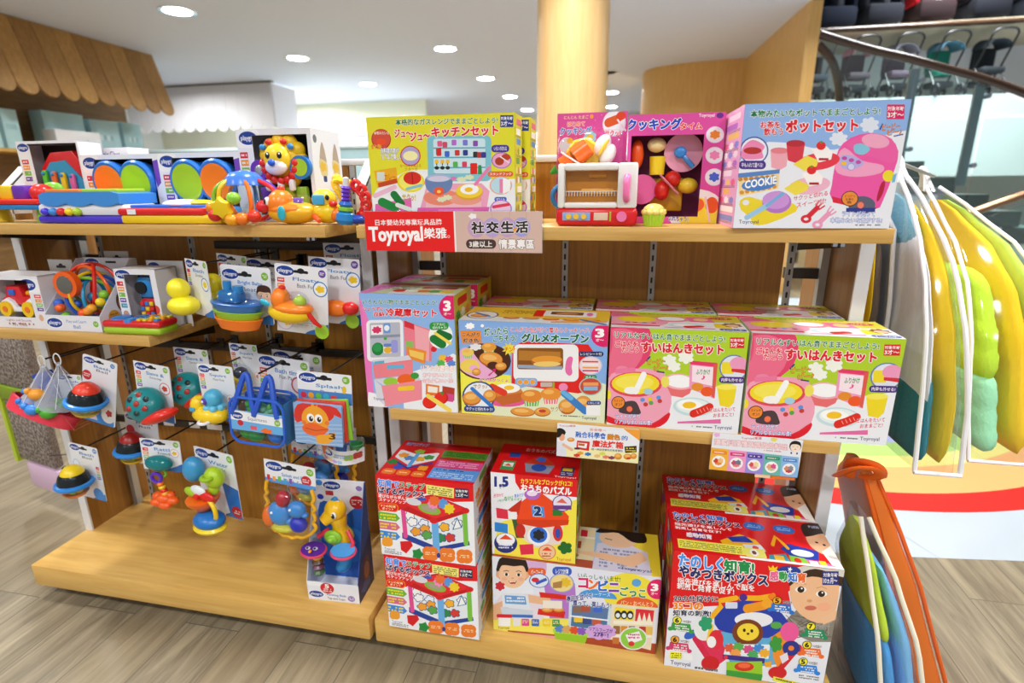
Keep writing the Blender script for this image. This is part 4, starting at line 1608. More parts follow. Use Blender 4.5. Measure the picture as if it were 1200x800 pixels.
def art_step_top(w, h):
    a = Art(w, h, [(0, 0), (500, 0), (500, 300), (0, 300)], 'dd1620')
    a.text('知育でステップ', 24, 16, 150, 44, '5a90e8', 0.03, 'ffffff', 0.03)
    a.rect(160, 14, 240, 44, 'b82028')
    a.poly([(20, 150), (130, 210), (240, 150), (240, 90), (130, 60), (20, 90)], 'e6edf2')
    a.poly([(16, 80), (130, 48), (250, 80), (130, 116)], 'c8141c')
    for x, y, c in ((60, 130, 'f0a02c'), (100, 150, '5a8ad0'), (160, 150, 'f0b030'), (200, 130, '48a050'), (130, 90, '8ab83a')):
        a.blob(x, y, 26, 18, c, 5)
    a.line([(130, 112), (130, 216)], 22, '5aa8e8')
    a.poly([(20, 165), (130, 222), (130, 236), (20, 180)], '22409a')
    a.poly([(130, 222), (240, 165), (240, 180), (130, 236)], '22409a')
    a.blob(30, 190, 26, 18, '1f8a3e', 5)
    a.blob(80, 226, 24, 16, '2c50c8', 5)
    a.blob(208, 218, 26, 18, 'f0a030', 4)
    for x in (50, 128, 206):
        a.blob(x, 264, 36, 22, 'ee7e2c', 4, 0.1)
        a.fuzz(x - 20, 258, x + 20, 270, 1, 'fbe2b0')
    a.rect(258, 10, 500, 26, 'a0141c')
    a.rect(258, 60, 500, 116, '4d8a2c')
    a.fuzz(270, 66, 490, 108, 3, '2e5a18')
    a.rect(258, 120, 500, 134, '8a3a20')
    a.rect(258, 140, 500, 196, 'd84a92')
    a.fuzz(270, 146, 480, 190, 3, 'f6b4d4')
    a.rect(258, 202, 500, 282, '5b9be8')
    a.fuzz(270, 208, 420, 222, 1, '22306a')
    a.fuzz(270, 232, 480, 274, 3, 'bcd8f8')
    return a


# ---- roof puzzle house (px of the 1200 x 785 crop)
def art_house(w, h):
    a = Art(w, h, [(722, 282), (1185, 326), (1162, 772), (728, 726)], 'eef0f6')
    a.rect(720, 640, 760, 780, 'eef0f6')
    a.poly([(760, 560), (1180, 430), (1180, 780), (730, 780)], 'f6e64c')
    a.poly([(850, 270), (1200, 300), (1200, 420), (1000, 400), (880, 380), (856, 340)], 'e0161e')
    # house
    a.poly([(850, 540), (1110, 556), (1090, 668), (960, 690), (856, 620)], 'e9d8d0')
    a.poly([(830, 520), (862, 520), (900, 640), (856, 640)], '3a5a30')
    a.el(880, 600, 26, 36, 'c82820')
    a.el(975, 628, 60, 52, 'f0f2f8')
    a.el(975, 622, 46, 42, '2a6ad0')
    a.blob(975, 622, 28, 26, '20242c', 6)
    a.el(1076, 610, 26, 44, 'd82a20')
    a.el(1076, 612, 14, 26, '2a50b0')
    a.poly([(862, 530), (880, 450), (950, 396), (1000, 400), (1090, 470), (1136, 520), (1130, 560), (990, 578), (866, 556)], 'ee4a1c')
    a.poly([(860, 540), (1136, 540), (1130, 566), (990, 584), (864, 562)], 'd83a14')
    a.poly([(812, 490), (890, 430), (880, 470), (870, 520)], 'c8301c')
    a.poly([(938, 462), (1004, 472), (1010, 528), (944, 522)], '4a90e0')
    a.text('2', 954, 470, 990, 518, '163a70', 0.06, 'd8e8f8', 0.05)
    a.blob(1076, 500, 28, 20, '2f7a2c', 4)
    a.el(944, 404, 42, 30, 'b46ac8')
    a.el(944, 398, 28, 16, 'f0e0f4')
    a.rr(826, 500, 862, 540, 6, 'f2f2f4')
    # blocks
    a.poly([(750, 478), (812, 488), (816, 540), (754, 534)], 'e0304a')
    a.poly([(742, 556), (812, 566), (812, 616), (742, 606)], '2a86d8')
    a.poly([(872, 676), (946, 670), (948, 724), (880, 730)], 'e02a4a')
    a.blob(1112, 688, 34, 30, '1c6a2a', 5)
    # round captions
    a.el(800, 668, 62, 54, '232e78')
    a.el(800, 650, 50, 34, 'f4f6fa')
    a.poly([(766, 648), (800, 622), (838, 650)], 'e84a20')
    a.fuzz(762, 672, 838, 700, 2, 'dfe4ff')
    inset(a, 1102, 450, 52, '6a3a90', 'e8e4f4', 44)
    a.poly([(1072, 446), (1102, 424), (1130, 452)], 'e06a5a')
    a.rect(1054, 462, 1150, 484, '6a3a90')
    inset(a, 1018, 712, 46, 'e07a3a', 'f2c8a0', 40)
    a.poly([(990, 704), (1018, 684), (1046, 706)], 'e84a20')
    a.fuzz(990, 714, 1048, 740, 2, 'b8441c')
    # words
    a.text('1.5', 744, 310, 816, 362, '1f2f88', 0.06)
    a.text('才〜', 768, 360, 796, 374, '1f2f88', 0.02)
    a.text('カラフルなブロックが12コ!', 884, 316, 1156, 346, 'fff04a', 0.02, dy=14)
    a.text('おうちのパズル', 886, 346, 1152, 388, WHT, 0.05, dy=20)
    for i, (s, c) in enumerate((('形合わせ', 'e05080'), ('色分け', '48a858'), ('数あそび', '4a8ae0'))):
        a.text(s, 738 + i * 56, 404 + (i % 2) * 14, 790 + i * 54, 424 + (i % 2) * 14, c, 0.02, WHT, 0.06, dy=-8)
    a.text('♪なかよくあそぼう', 760, 432, 890, 446, '48a858', 0.01, dy=-10)
    a.text('Toyroyal', 1066, 738, 1140, 760, 'c83038', 0.0, dy=4)
    return a


def art_house_top(w, h):
    a = Art(w, h, [(0, 0), (450, 0), (450, 300), (0, 300)], 'd8141c')
    a.rect(40, 180, 110, 270, '3a9a52')
    a.rect(48, 196, 102, 236, 'f0f0f0')
    a.poly([(54, 230), (74, 205), (96, 230)], 'e84a20')
    a.poly([(150, 190), (240, 90), (330, 190)], 'c83a20')
    a.poly([(160, 190), (320, 190), (300, 270), (180, 270)], '8a90a8')
    a.el(240, 220, 40, 36, '2a50b0')
    a.blob(240, 140, 26, 22, '3a6ad0', 5)
    a.rr(356, 190, 426, 276, 6, '30376a')
    a.rr(366, 200, 416, 230, 4, 'e8c030')
    a.fuzz(362, 240, 420, 270, 2, 'c8cce8')
    a.rect(60, 90, 120, 140, '27489a')
    a.text('おうちのパズル', 140, 30, 330, 66, 'e8d0d0', 0.03)
    a.text('Toyroyal', 330, 278, 440, 296, 'ffffff', 0.01)
    return a


# ---- convenience shop box (px of the 634 x 800 crop)
def art_shop(w, h):
    a = Art(w, h, [(48, 437), (588, 492), (575, 755), (50, 682)], 'e9ecf6')
    a.poly([(150, 430), (600, 480), (600, 640), (180, 560)], 'e4e6f4')
    a.poly([(210, 520), (310, 520), (320, 640), (230, 640)], 'b678d0')
    a.curve([(400, 520), (480, 480), (570, 520), (570, 600), (430, 600)], 'f0e040')
    a.rect(40, 640, 300, 700, 'f2e660')
    a.poly([(95, 684), (600, 720), (600, 780), (95, 720)], 'a8452c')
    a.poly([(100, 690), (300, 704), (300, 740), (100, 722)], 'e8a8a0')
    a.rect(150, 440, 220, 480, 'd8b0dc')
    # boy, clothes, arms
    a.poly([(48, 600), (80, 560), (200, 560), (230, 610), (200, 650), (50, 640)], 'e6dce8')
    face(a, 112, 492, 46, 'f1c39c', '241612', 4)
    a.poly([(48, 600), (90, 580), (100, 620), (60, 650), (46, 650)], 'e8b48c')
    a.poly([(150, 560), (232, 572), (236, 598), (160, 588)], 'eab890')
    a.blob(72, 536, 14, 14, 'd02838', 6)
    # till
    a.poly([(78, 562), (160, 562), (168, 612), (80, 606)], 'dfe8f2')
    a.poly([(86, 566), (152, 568), (156, 596), (88, 594)], '6aa0d8')
    a.fuzz(92, 570, 150, 590, 2, 'e8f0fa')
    a.poly([(72, 606), (178, 616), (170, 638), (78, 630)], 'cdd8e6')
    a.rect(74, 630, 176, 640, '3a70c0')
    # food shelves in front of him
    a.poly([(196, 552), (282, 560), (282, 576), (200, 570)], 'd8281e')
    a.poly([(194, 608), (280, 616), (276, 638), (190, 628)], 'd8281e')
    bread(a, 222, 612, 18, 9)
    bread(a, 258, 610, 18, 9)
    a.rect(208, 580, 270, 606, 'f0e8dc')
    # captions
    pill(a, 160, 472, 218, 500, 'e8622c', 'バーコード', WHT)
    inset(a, 196, 514, 32, '4a74c0', 'dfe8f6', 24)
    a.el(184, 512, 12, 8, 'd8283a')
    a.line([(186, 524), (220, 508)], 10, '3a5ac0')
    pill(a, 238, 466, 300, 496, '2f5cc0', 'レジで計算', WHT)
    inset(a, 268, 520, 40, '9aa2d8', 'f0d890', 32)
    a.blob(280, 518, 16, 14, 'e8c030')
    a.poly([(240, 520), (270, 512), (268, 536), (240, 538)], 'b0824a')
    # glass case
    a.poly([(292, 582), (430, 590), (424, 700), (290, 676)], 'cfe0ec')
    a.poly([(302, 592), (420, 600), (416, 640), (300, 628)], '5a7aa8')
    a.poly([(300, 632), (416, 644), (414, 680), (298, 664)], '4a78a0')
    for x, y, c in ((320, 608, '8a6a58'), (345, 604, 'b0523a'), (385, 604, '3a6ad0'), (322, 640, 'f0c828'), (350, 646, '3a4a8a'), (382, 648, 'c8583a')):
        a.rr(x - 14, y - 11, x + 14, y + 11, 3, c)
    a.line([(296, 630), (420, 642)], 5, 'eef4f8')
    # right shelf
    a.poly([(430, 586), (572, 596), (560, 742), (424, 706)], 'eadfc4')
    a.poly([(440, 596), (504, 602), (500, 642), (438, 636)], 'f4dc2c')
    for x in (450, 470, 490):
        a.el(x, 622, 11, 15, '22242c')
        a.el(x, 624, 7, 8, 'e8eef2')
    a.poly([(508, 600), (568, 604), (564, 648), (506, 644)], 'e02a3a')
    for x in (520, 536, 552):
        a.poly([(x - 8, 644), (x, 612), (x + 8, 644)], 'f0f0d8')
    a.rect(436, 642, 564, 654, 'f6f0d8')
    for x, c in ((446, '9a6a3a'), (470, 'd8903a'), (496, '58431e'), (530, 'b83a2c'), (552, 'e8c05a')):
        a.rr(x - 10, 660, x + 12, 688, 3, c)
    a.rect(432, 690, 562, 698, 'f6f0d8')
    for x, c in ((446, 'c8743a'), (470, '5a3018')):
        a.rr(x - 12, 700, x + 10, 722, 3, c)
    # round roof signs
    a.el(384, 566, 62, 28, '4a9ae0', 4, a0=180, a1=360)
    a.el(512, 590, 68, 30, 'e8602c', 4, a0=180, a1=360)
    a.text('ショーケース', 346, 548, 424, 562, 'e8f4ff', 0.0)
    a.text('パン・おべんとう', 458, 572, 564, 588, 'ffe8b0', 0.01, dy=4)
    a.text('商品を並べて', 284, 564, 366, 584, '26318a', 0.025, WHT, 0.06, dy=-14)
    a.text('買って、楽しもう!', 304, 574, 428, 594, '26318a', 0.025, WHT, 0.06, dy=8)
    # basket
    a.poly([(242, 680), (354, 694), (344, 726), (250, 714)], '94c92e')
    a.poly([(240, 676), (356, 690), (354, 700), (242, 688)], 'a9dc44')
    for x, c in ((262, '5a86d0'), (286, 'd8a860'), (310, 'e0502c'), (334, '8a5ac0')):
        a.blob(x, 674 + (x - 262) * 0.1, 15, 13, c)
    a.blob(396, 682, 48, 26, 'd3a6e6', 9, 0.08)
    a.text('リアルフーズが', 358, 664, 434, 678, '3a2a78', 0.02, dy=8)
    a.text('27種!', 372, 680, 420, 698, '3a2a78', 0.035, dy=4)
    inset(a, 502, 702, 46, 'e8e8f2', '8fd04a', 40)
    a.poly([(476, 690), (520, 676), (532, 706), (490, 722)], 'f0f4f8')
    a.fuzz(484, 684, 522, 704, 2, 'd04a7a')
    a.el(496, 720, 10, 9, 'd8303a')
    # left foot of the sheet
    a.rr(60, 630, 110, 642, 5, 'd02838')
    qr_free(a, 66, 642, 104, 670)
    for x, c in ((124, 'e8e8ee'), (152, 'd84a90'), (184, '3a6ab8'), (220, 'f0d020'), (250, '3c9a4c')):
        a.rr(x - 12, 644, x + 12, 668, 3, c)
        a.fuzz(x - 9, 648, x + 9, 660, 2, 'f8e8c0')
    # words
    a.text('いらっしゃいませ!', 320, 484, 456, 502, '167a40', 0.015, dy=10)
    a.text('コ', 322, 502, 352, 534, 'd8206a', 0.05, WHT, 0.05)
    a.text('ン', 354, 506, 384, 538, 'f07020', 0.05, WHT, 0.05)
    a.text('ビ', 386, 508, 416, 542, '2a6ad0', 0.05, WHT, 0.05)
    a.text('ニ', 420, 516, 452, 544, '7a3ab0', 0.05, WHT, 0.05)
    a.text('ごっこ', 456, 526, 538, 556, '189048', 0.04, WHT, 0.05, dy=6)
    a.el(508, 512, 15, 13, '5aa4e0')
    a.el(576, 532, 34, 34, 'e01d6a')
    a.text('3', 556, 514, 578, 538, WHT, 0.05)
    a.text('才〜', 556, 542, 578, 552, WHT, 0.02)
    a.text('Toyroyal', 64, 672, 100, 682, '28306a', 0.0)
    return a


def art_shop_top(w, h):
    a = Art(w, h, [(0, 0), (560, 0), (560, 230), (0, 230)], '9cc4ec')
    a.rect(470, 0, 560, 230, 'f0d93a')
    a.rect(0, 0, 340, 230, 'e6d6b0')
    a.rect(0, 10, 120, 80, '3f74b8')
    a.rect(0, 60, 340, 70, 'f0ead8')
    for x, c in ((140, '22242c'), (165, '22242c'), (190, 'f0f0f0'), (230, 'e02a3a'), (265, 'f0e8d0'), (300, 'e02a3a')):
        a.rr(x - 12, 20, x + 12, 60, 3, c)
    a.rect(0, 90, 150, 130, 'd8241e')
    for x, c in ((170, 'd8903a'), (200, '5a3a1e'), (240, 'e8c05a'), (280, 'b8442c')):
        a.rr(x - 14, 90, x + 14, 130, 3, c)
    a.rect(0, 190, 340, 230, 'b05038')
    a.blob(80, 150, 80, 30, 'dcb4ec', 9, 0.08)
    a.text('リアルフーズが27種!', 24, 138, 138, 162, '3a2a78', 0.02)
    bread(a, 250, 170, 40, 18)
    # child looking down
    a.poly([(350, 90), (430, 60), (520, 110), (530, 230), (340, 230)], 'd8d4e6')
    a.fuzz(360, 110, 500, 220, 6, '8a90b8')
    a.poly([(240, 150), (350, 170), (470, 200), (520, 150), (500, 110), (440, 150), (360, 140)], 'eec09a')
    a.el(420, 50, 66, 52, 'f0c8a4')
    a.curve([(340, 20), (400, -40), (500, -20), (520, 50), (470, 60), (420, 15), (370, 25)], '231815')
    a.line([(375, 56), (400, 62)], 4, '3a2a22')
    a.text('Toyroyal', 430, 200, 530, 220, '2a3a8a', 0.0)
    return a


# ---- big red activity centre box (px of the 741 x 800 crop)
def art_activity(w, h):
    a = Art(w, h, [(86, 332), (668, 398), (600, 806), (48, 728)], 'e9ebf4')
    a.poly([(80, 320), (690, 390), (560, 420), (480, 470), (490, 520), (380, 540), (240, 520), (68, 530)], 'e0161e')
    # baby
    a.poly([(450, 590), (520, 520), (640, 560), (640, 640), (560, 640)], '8a8378')
    for i in range(40):
        r = random.Random(i)
        a.line([(470 + r.random() * 160, 540 + r.random() * 80), (476 + r.random() * 160, 548 + r.random() * 80)], 3, ('6a645c', 'a8a296')[i % 2])
    a.curve([(485, 450), (500, 410), (560, 395), (640, 420), (650, 480), (630, 560), (580, 575), (520, 545), (490, 500)], 'f0bd92')
    a.curve([(482, 450), (495, 402), (560, 380), (660, 402), (660, 450), (620, 430), (560, 418), (510, 432)], '3b2417')
    a.curve([(480, 400), (560, 378), (668, 396), (664, 420), (570, 392), (496, 416)], 'dcd6cc')
    for x, y in ((522, 462), (592, 476)):
        a.el(x, y, 19, 10, 'fbf6f0')
        a.el(x, y, 12, 10.5, '2a1a12')
        a.el(x + 3, y - 4, 3, 3, 'ffffff')
        a.line([(x - 18, y - 19), (x, y - 24), (x + 18, y - 17)], 2, 'b8926e')
    a.el(552, 500, 9, 5, 'd99a70')
    a.el(556, 524, 20, 8, 'cf6a58')
    a.el(600, 520, 24, 15, 'f3b08c')
    a.poly([(590, 560), (620, 540), (650, 530), (648, 560), (600, 580)], 'f0c098')
    # activity table
    a.poly([(150, 620), (260, 600), (300, 680), (220, 740)], 'df2f58')
    a.poly([(240, 610), (420, 600), (440, 720), (290, 740)], '5fb0dc')
    a.poly([(420, 600), (470, 590), (520, 660), (450, 740), (432, 700)], 'f09028')
    a.line([(160, 634), (215, 716)], 22, 'd8204a')
    a.line([(515, 660), (440, 752)], 20, 'd0202c')
    a.el(212, 720, 32, 26, 'd01c24')
    a.el(446, 748, 32, 22, 'd01c24')
    a.el(142, 620, 24, 14, '2c62c8', -30)
    a.el(516, 662, 14, 14, 'd0242c')
    a.curve([(226, 560), (260, 520), (330, 500), (420, 520), (480, 570), (430, 620), (390, 628), (300, 616), (240, 600)], '1f3ca8')
    a.el(362, 566, 66, 26, 'eceef4')
    a.line([(218, 556), (250, 520), (244, 502), (300, 492)], 18, 'f4b41c')
    a.line([(318, 492), (380, 492), (428, 484)], 18, 'f4b41c')
    a.el(326, 490, 14, 12, '4a2a90')
    a.el(424, 486, 14, 10, 'f08018')
    a.line([(340, 528), (398, 516)], 30, 'f09a1c')
    a.el(408, 510, 20, 16, 'f4a828')
    a.rr(264, 506, 306, 528, 4, 'd6dcee')
    # lion-like animal head: a round yellow face in a brown mane
    a.el(342, 610, 54, 46, '7a3a18')
    a.el(343, 608, 38, 30, 'f6d83c')
    a.el(330, 602, 5, 6, '241812')
    a.el(356, 604, 5, 6, '241812')
    a.el(343, 614, 5, 4, '5a2a14')
    a.poly([(268, 650), (420, 650), (414, 700), (256, 694)], 'e8f0f4')
    for x, y, c in ((280, 664, 'e05a3a'), (310, 660, '58b050'), (345, 668, 'd84a8a'), (380, 664, '3a8ad8'), (400, 680, 'f0b030'), (300, 682, 'f0a050'), (360, 686, '48a860')):
        a.blob(x, y, 18, 14, c)
    a.poly([(256, 686), (402, 698), (400, 716), (256, 702)], '3a2a8a')
    a.el(266, 696, 7, 7, 'e0303a')
    # left play parts
    a.el(190, 600, 36, 40, 'e8ecec')
    a.line([(200, 570), (216, 590), (206, 640)], 16, 'f4c81c')
    a.el(232, 636, 26, 34, 'e02a3a')
    a.el(216, 644, 16, 20, 'f4f4f4')
    a.blob(196, 580, 22, 24, '28a070', 5)
    # right play parts
    a.el(486, 606, 32, 34, 'ee5a9c')
    a.el(492, 662, 30, 26, '23308a')
    a.el(492, 662, 10, 9, 'f08028')
    a.blob(440, 648, 20, 26, '3c9a3c', 5)
    a.el(440, 584, 20, 12, '58a848')
    a.poly([(452, 690), (478, 676), (484, 700), (462, 716)], 'e8e0ec')
    a.poly([(400, 712), (426, 706), (424, 728), (404, 728)], 'f0a828')
    # green console
    a.poly([(268, 712), (392, 708), (394, 764), (270, 752)], '9acb2a')
    a.poly([(268, 740), (394, 754), (390, 778), (268, 764)], '3a9a3a')
    a.el(330, 728, 34, 16, 'd8301f')
    a.el(330, 724, 22, 9, 'f06a40')
    # numbered tags
    for n, x, y, c, bc in (('6', 106, 570, '3aa045', 'f4ea30'), ('6', 98, 638, 'd2376b', 'f2a63a'), ('5', 452, 500, '2a76d0', 'f4b42c'), ('7', 568, 586, '189060', 'f4ea30'), ('6', 556, 650, 'ee7030', 'f4e030'), ('5', 544, 708, '2a86e0', 'f4ea30')):
        a.poly([(x - 28, y + 8), (x + 36, y + 14), (x + 42, y + 44), (x - 34, y + 34)], c)
        a.el(x - 34, y + 30, 9, 7, c)
        a.el(x + 40, y + 40, 9, 7, c)
        a.fuzz(x - 18, y + 14, x + 32, y + 38, 3, 'f4f4f0', 5)
        a.el(x - 10, y, 16, 14, '1c1c1c')
        a.el(x - 10, y, 14, 12, bc)
        a.text(n, x - 17, y - 8, x - 4, y + 8, '1c1c1c', 0.05)
        a.text('つの仕掛け', x + 8, y - 1, x + 40, y + 9, '1c1c1c', 0.02, WHT, 0.05, dy=3)
    # foot
    a.poly([(70, 680), (112, 684), (110, 708), (68, 704)], 'f4ee30')
    a.fuzz(74, 684, 110, 704, 3, '3a3a3a')
    a.poly([(118, 686), (150, 690), (148, 712), (116, 708)], 'f4f4f4')
    a.text('Toyroyal', 72, 710, 142, 728, '28306a', 0.01, dy=8)
    a.fuzz(150, 728, 240, 742, 1, '606060', 10)
    a.poly([(432, 760), (560, 790), (556, 806), (430, 776)], 'f0e850')
    a.fuzz(440, 764, 552, 774, 1, '5a5a20', 26)
    a.fuzz(520, 752, 590, 768, 2, '707070', 8)
    # words
    a.text('たのしく', 104, 342, 256, 388, '4b97f2', 0.045, WHT, 0.06, dy=16)
    a.text('知育!', 260, 362, 362, 404, '13904a', 0.05, WHT, 0.06, dy=8)
    a.text('やみつきボックス', 104, 382, 410, 420, '272a66', 0.05, WHT, 0.06, dy=32)
    a.text('指先遊びを楽しんで脳を', 98, 422, 364, 444, WHT, 0.02, dy=26)
    a.text('刺激し発育を促す!', 96, 440, 294, 462, WHT, 0.02, dy=20)
    a.text('20の仕掛けに', 86, 484, 238, 504, '22284e', 0.03, WHT, 0.05, dy=2)
    a.text('35コの', 84, 508, 186, 532, 'f08a1c', 0.06, WHT, 0.05, dy=2)
    a.text('知育の刺激!', 82, 534, 214, 554, '22284e', 0.03, WHT, 0.05, dy=2)
    a.el(480, 404, 42, 22, '24409a')
    for i, (s, c) in enumerate((('感', 'f06a9a'), ('動', '38a050'), ('知', '3a7ad8'), ('育', 'f06a28'))):
        a.text(s, 416 + i * 31, 400 + i * 2, 446 + i * 31, 432 + i * 2, c, 0.04, WHT, 0.07)
    a.poly([(414, 398), (410, 382), (420, 390), (426, 380), (432, 390), (442, 384), (438, 402)], 'f4d21c')
    a.star(484, 394, 9, WHT, 5, 0.45)
    badge(a, 594, 400, 648, 446, '2a3080', '10ヵ月〜')
    return a


def art_activity_top(w, h):
    a = Art(w, h, [(100, 300), (1140, 300), (1140, 600), (100, 600)], 'd8141c')
    a.text('たのしく知育!', 130, 322, 500, 358, '3a78d8', 0.05, WHT, 0.05)
    a.text('やみつきボックス', 130, 360, 590, 396, '272a66', 0.05, WHT, 0.05)
    a.text('指先遊びを楽しんで', 130, 404, 520, 426, WHT, 0.02)
    a.text('刺激し発育を促す!', 130, 432, 440, 452, WHT, 0.02)
    for x in (680, 880):
        a.el(x, 372, 72, 30, '2e66c0')
        a.fuzz(x - 46, 360, x + 46, 384, 2, '9cc4f4')
    a.el(280, 484, 66, 26, '24409a')
    a.text('感動知育', 200, 468, 370, 500, 'f0e8f0', 0.04, 'd04a6a', 0.05)
    a.poly([(420, 500), (560, 440), (660, 470), (700, 530), (560, 560), (440, 540)], 'f0b428')
    a.poly([(470, 470), (600, 450), (640, 490), (500, 500)], '1f3ca8')
    a.poly([(560, 510), (680, 500), (700, 540), (590, 560)], 'dfe6ee')
    a.el(640, 524, 20, 14, 'd83a4a')
    a.poly([(800, 510), (860, 470), (1040, 500), (1010, 560), (860, 560)], '1f3ca8')
    a.el(930, 524, 70, 22, 'eceef4')
    a.line([(760, 490), (800, 430), (830, 470), (850, 500)], 22, 'f4b41c')
    a.poly([(710, 560), (820, 540), (830, 600), (700, 600)], '3a9ab0')
    a.rect(740, 556, 800, 590, 'f0c040')
    a.poly([(836, 546), (930, 556), (950, 600), (834, 600)], '8ccb3a')
    a.el(880, 574, 22, 16, 'd8301f')
    a.poly([(930, 560), (1060, 570), (1120, 600), (960, 600)], 'e870b4')
    a.rr(950, 566, 1000, 598, 4, 'e8ecf0')
    a.rr(1010, 560, 1050, 596, 4, 'f4dc30')
    # baby picture at the right
    a.el(1090, 440, 90, 80, 'eeb890')
    a.curve([(1000, 400), (1020, 320), (1140, 300), (1160, 360), (1100, 380), (1040, 400)], '2c1a14')
    a.poly([(1060, 500), (1160, 440), (1160, 600), (1080, 580)], 'f2eee8')
    a.el(1060, 440, 10, 6, '2a1a12')
    a.el(1100, 452, 10, 6, '2a1a12')
    a.fuzz(1060, 322, 1130, 340, 2, 'c8d0f0')
    # yellow notice strip
    a.rect(134, 520, 560, 580, 'f0ea60')
    a.fuzz(146, 530, 550, 574, 4, '8a8430')
    a.rr(560, 530, 690, 584, 8, 'f0ea70')
    a.el(620, 556, 28, 20, 'f4f4f0')
    a.el(620, 556, 14, 12, '6a3a20')
    a.rect(520, 586, 1140, 600, 'eceae6')
    return a
# ================================================================ boxed toys: the boxes themselves
_bodies = {}


def carton(label, x, y, z, w, d, h, front, top=None, right=None, left=None, base='eef0f4', rot=0.0, group=None, cat='toy box', name='toy_box'):
    """a printed carton; x, y, z is its front bottom left corner"""
    t = thing(name, label, cat, (x, y, z), rot, group)
    body = plain(base, 0.42, 'carton_board')
    B().rbox((w / 2, d / 2, h / 2), (w, d, h), 0.0012, body, seg=1).build('carton', t, sharp=0.4)
    e = 0.00025
    if front:
        B().art(front, T(0, -e, 0) @ FRONT).build('front_print', t, sharp=0)
    if top:
        B().art(top, T(0, 0, h + e)).build('top_print', t, sharp=0)
    if right:
        B().art(right, T(w + e, 0, 0) @ Matrix(((0, 0, 1, 0), (1, 0, 0, 0), (0, 1, 0, 0), (0, 0, 0, 1)))).build('side_print', t, sharp=0)
    if left:
        B().art(left, T(-e, d, 0) @ Matrix(((0, 0, -1, 0), (-1, 0, 0, 0), (0, 1, 0, 0), (0, 0, 0, 1)))).build('side_print', t, sharp=0)
    return t


# --- middle shelf of the right unit, front row
SIDE = dict(
    yellow=lambda w, h, s: art_bands(w, h, 'd9d33a', ['e86a8a', 'f4f4f0', '5a8ad0', 'e8a030', '58a050', 'f0ec80'], 11, s),
    lime=lambda w, h, s: art_bands(w, h, 'b2d22c', ['e86a8a', 'f4f4f0', 'e2412e', 'f0d828', '58a050'], 9, s),
    pink=lambda w, h, s: art_bands(w, h, 'e9a8d2', ['f6e0ee', 'b46ac8', 'f0c060', 'e85a8a', 'f8f8fa', '7a8ad8'], 12, s),
    red=lambda w, h, s: art_bands(w, h, 'c8202a', ['e8d8c0', '3a6ad0', 'f0c030', '3a9a4a', 'f0f0f0'], 9, s),
    white=lambda w, h, s: art_bands(w, h, 'e8eaf0', ['6cb33e', 'ee8a30', 'e0a820', 'd84a30', '3a8ae0'], 8, s),
    fridge=lambda w, h, s: art_bands(w, h, 'd8c840', ['d8301f', '3a9a3c', 'f0f0e8', 'e88a2c', '3a70c0'], 9, s),
)
Z = ZMID + 0.0003
wF, hF, dF = 0.192, 0.236, 0.117
fr = carton('front toy fridge set box in light blue and pink, left end of middle shelf', 0.977, 0.035, Z, wF, dF, hF,
            art_fridge(wF, hF), art_fridge_top(wF, dF), SIDE['fridge'](dF, hF, 3))
wO, hO, dO = 0.280, 0.190, 0.120
ov = carton('toy oven set box with bread pictures, between the fridge box and rice cooker boxes', 1.1765, 0.036, Z, wO, dO, hO,
            art_oven(wO, hO), art_oven_top(wO, dO), base='e8e058')
wR, hR, dR = 0.233, 0.189, 0.118
r1 = carton('lime green rice cooker set box right beside the toy oven set box', 1.4605, 0.034, Z, wR, dR, hR, art_rice(wR, hR), art_rice_top(wR, dR), SIDE['lime'](dR, hR, 5), base='e8ebe0')
r2 = copy_thing(r1, 'lime green rice cooker set box overhanging the right end of the middle shelf', (1.6985, 0.032, Z))
# second row
wG = 0.19
copy_thing(fr, 'toy fridge set box standing behind the front fridge box', (0.990, 0.158, Z))
g = copy_thing(r1, 'rice cooker set box in the back row behind the toy oven set box', (1.187, 0.165, Z))
copy_thing(r1, 'rice cooker set box in the back row behind the first rice cooker box', (1.4265, 0.165, Z))
copy_thing(r1, 'rice cooker set box at the right end of the back row, behind the overhanging one', (1.664, 0.163, Z)).scale = (0.955, 1, 1)

# --- bottom of the right unit
Z = ZB + 0.0003
wS, hS, dS = 0.206, 0.187, 0.160
s1 = carton('red and white step puzzle cube box, lower one of the stack of two', 1.006, -0.011, Z, wS, dS, hS, art_step(wS, hS), art_step_top(wS, dS), SIDE['white'](dS, hS, 8), base='d8161e')
copy_thing(s1, 'red and white step puzzle cube box, upper one of the stack of two', (1.0035, -0.0125, Z + hS + 0.0012))
wC, hC, dC = 0.345, 0.189, 0.138
carton('wide toy shop box with a smiling boy at a till, under the puzzle house box', 1.2355, 0.024, Z, wC, dC, hC, art_shop(wC, hC), art_shop_top(wC, dC), SIDE['yellow'](dC, hC, 9), base='e6d84a')
wH, hH, dH = 0.175, 0.193, 0.128
carton('red and yellow puzzle house box standing on the convenience shop box', 1.2345, 0.030, Z + hC + 0.0012, wH, dH, hH, art_house(wH, hH), art_house_top(wH, dH), art_bands(dH, hH, '2f9a48', ['e0161e', 'f4f4f0', 'f6e64c'], 8, 4), base='c81a20')
wA, hA, dA = 0.294, 0.272, 0.1415
act = carton('large red activity centre box with a baby on it, nearest at the bottom right', 1.5965, 0.0, Z, wA, dA, hA, art_activity(wA, hA), art_activity_top(wA, dA), SIDE['red'](dA, hA, 2), SIDE['red'](dA, hA, 6), base='c8141c')
copy_thing(act, 'large red activity centre box in shadow behind the front one', (1.5935, 0.1445, Z))

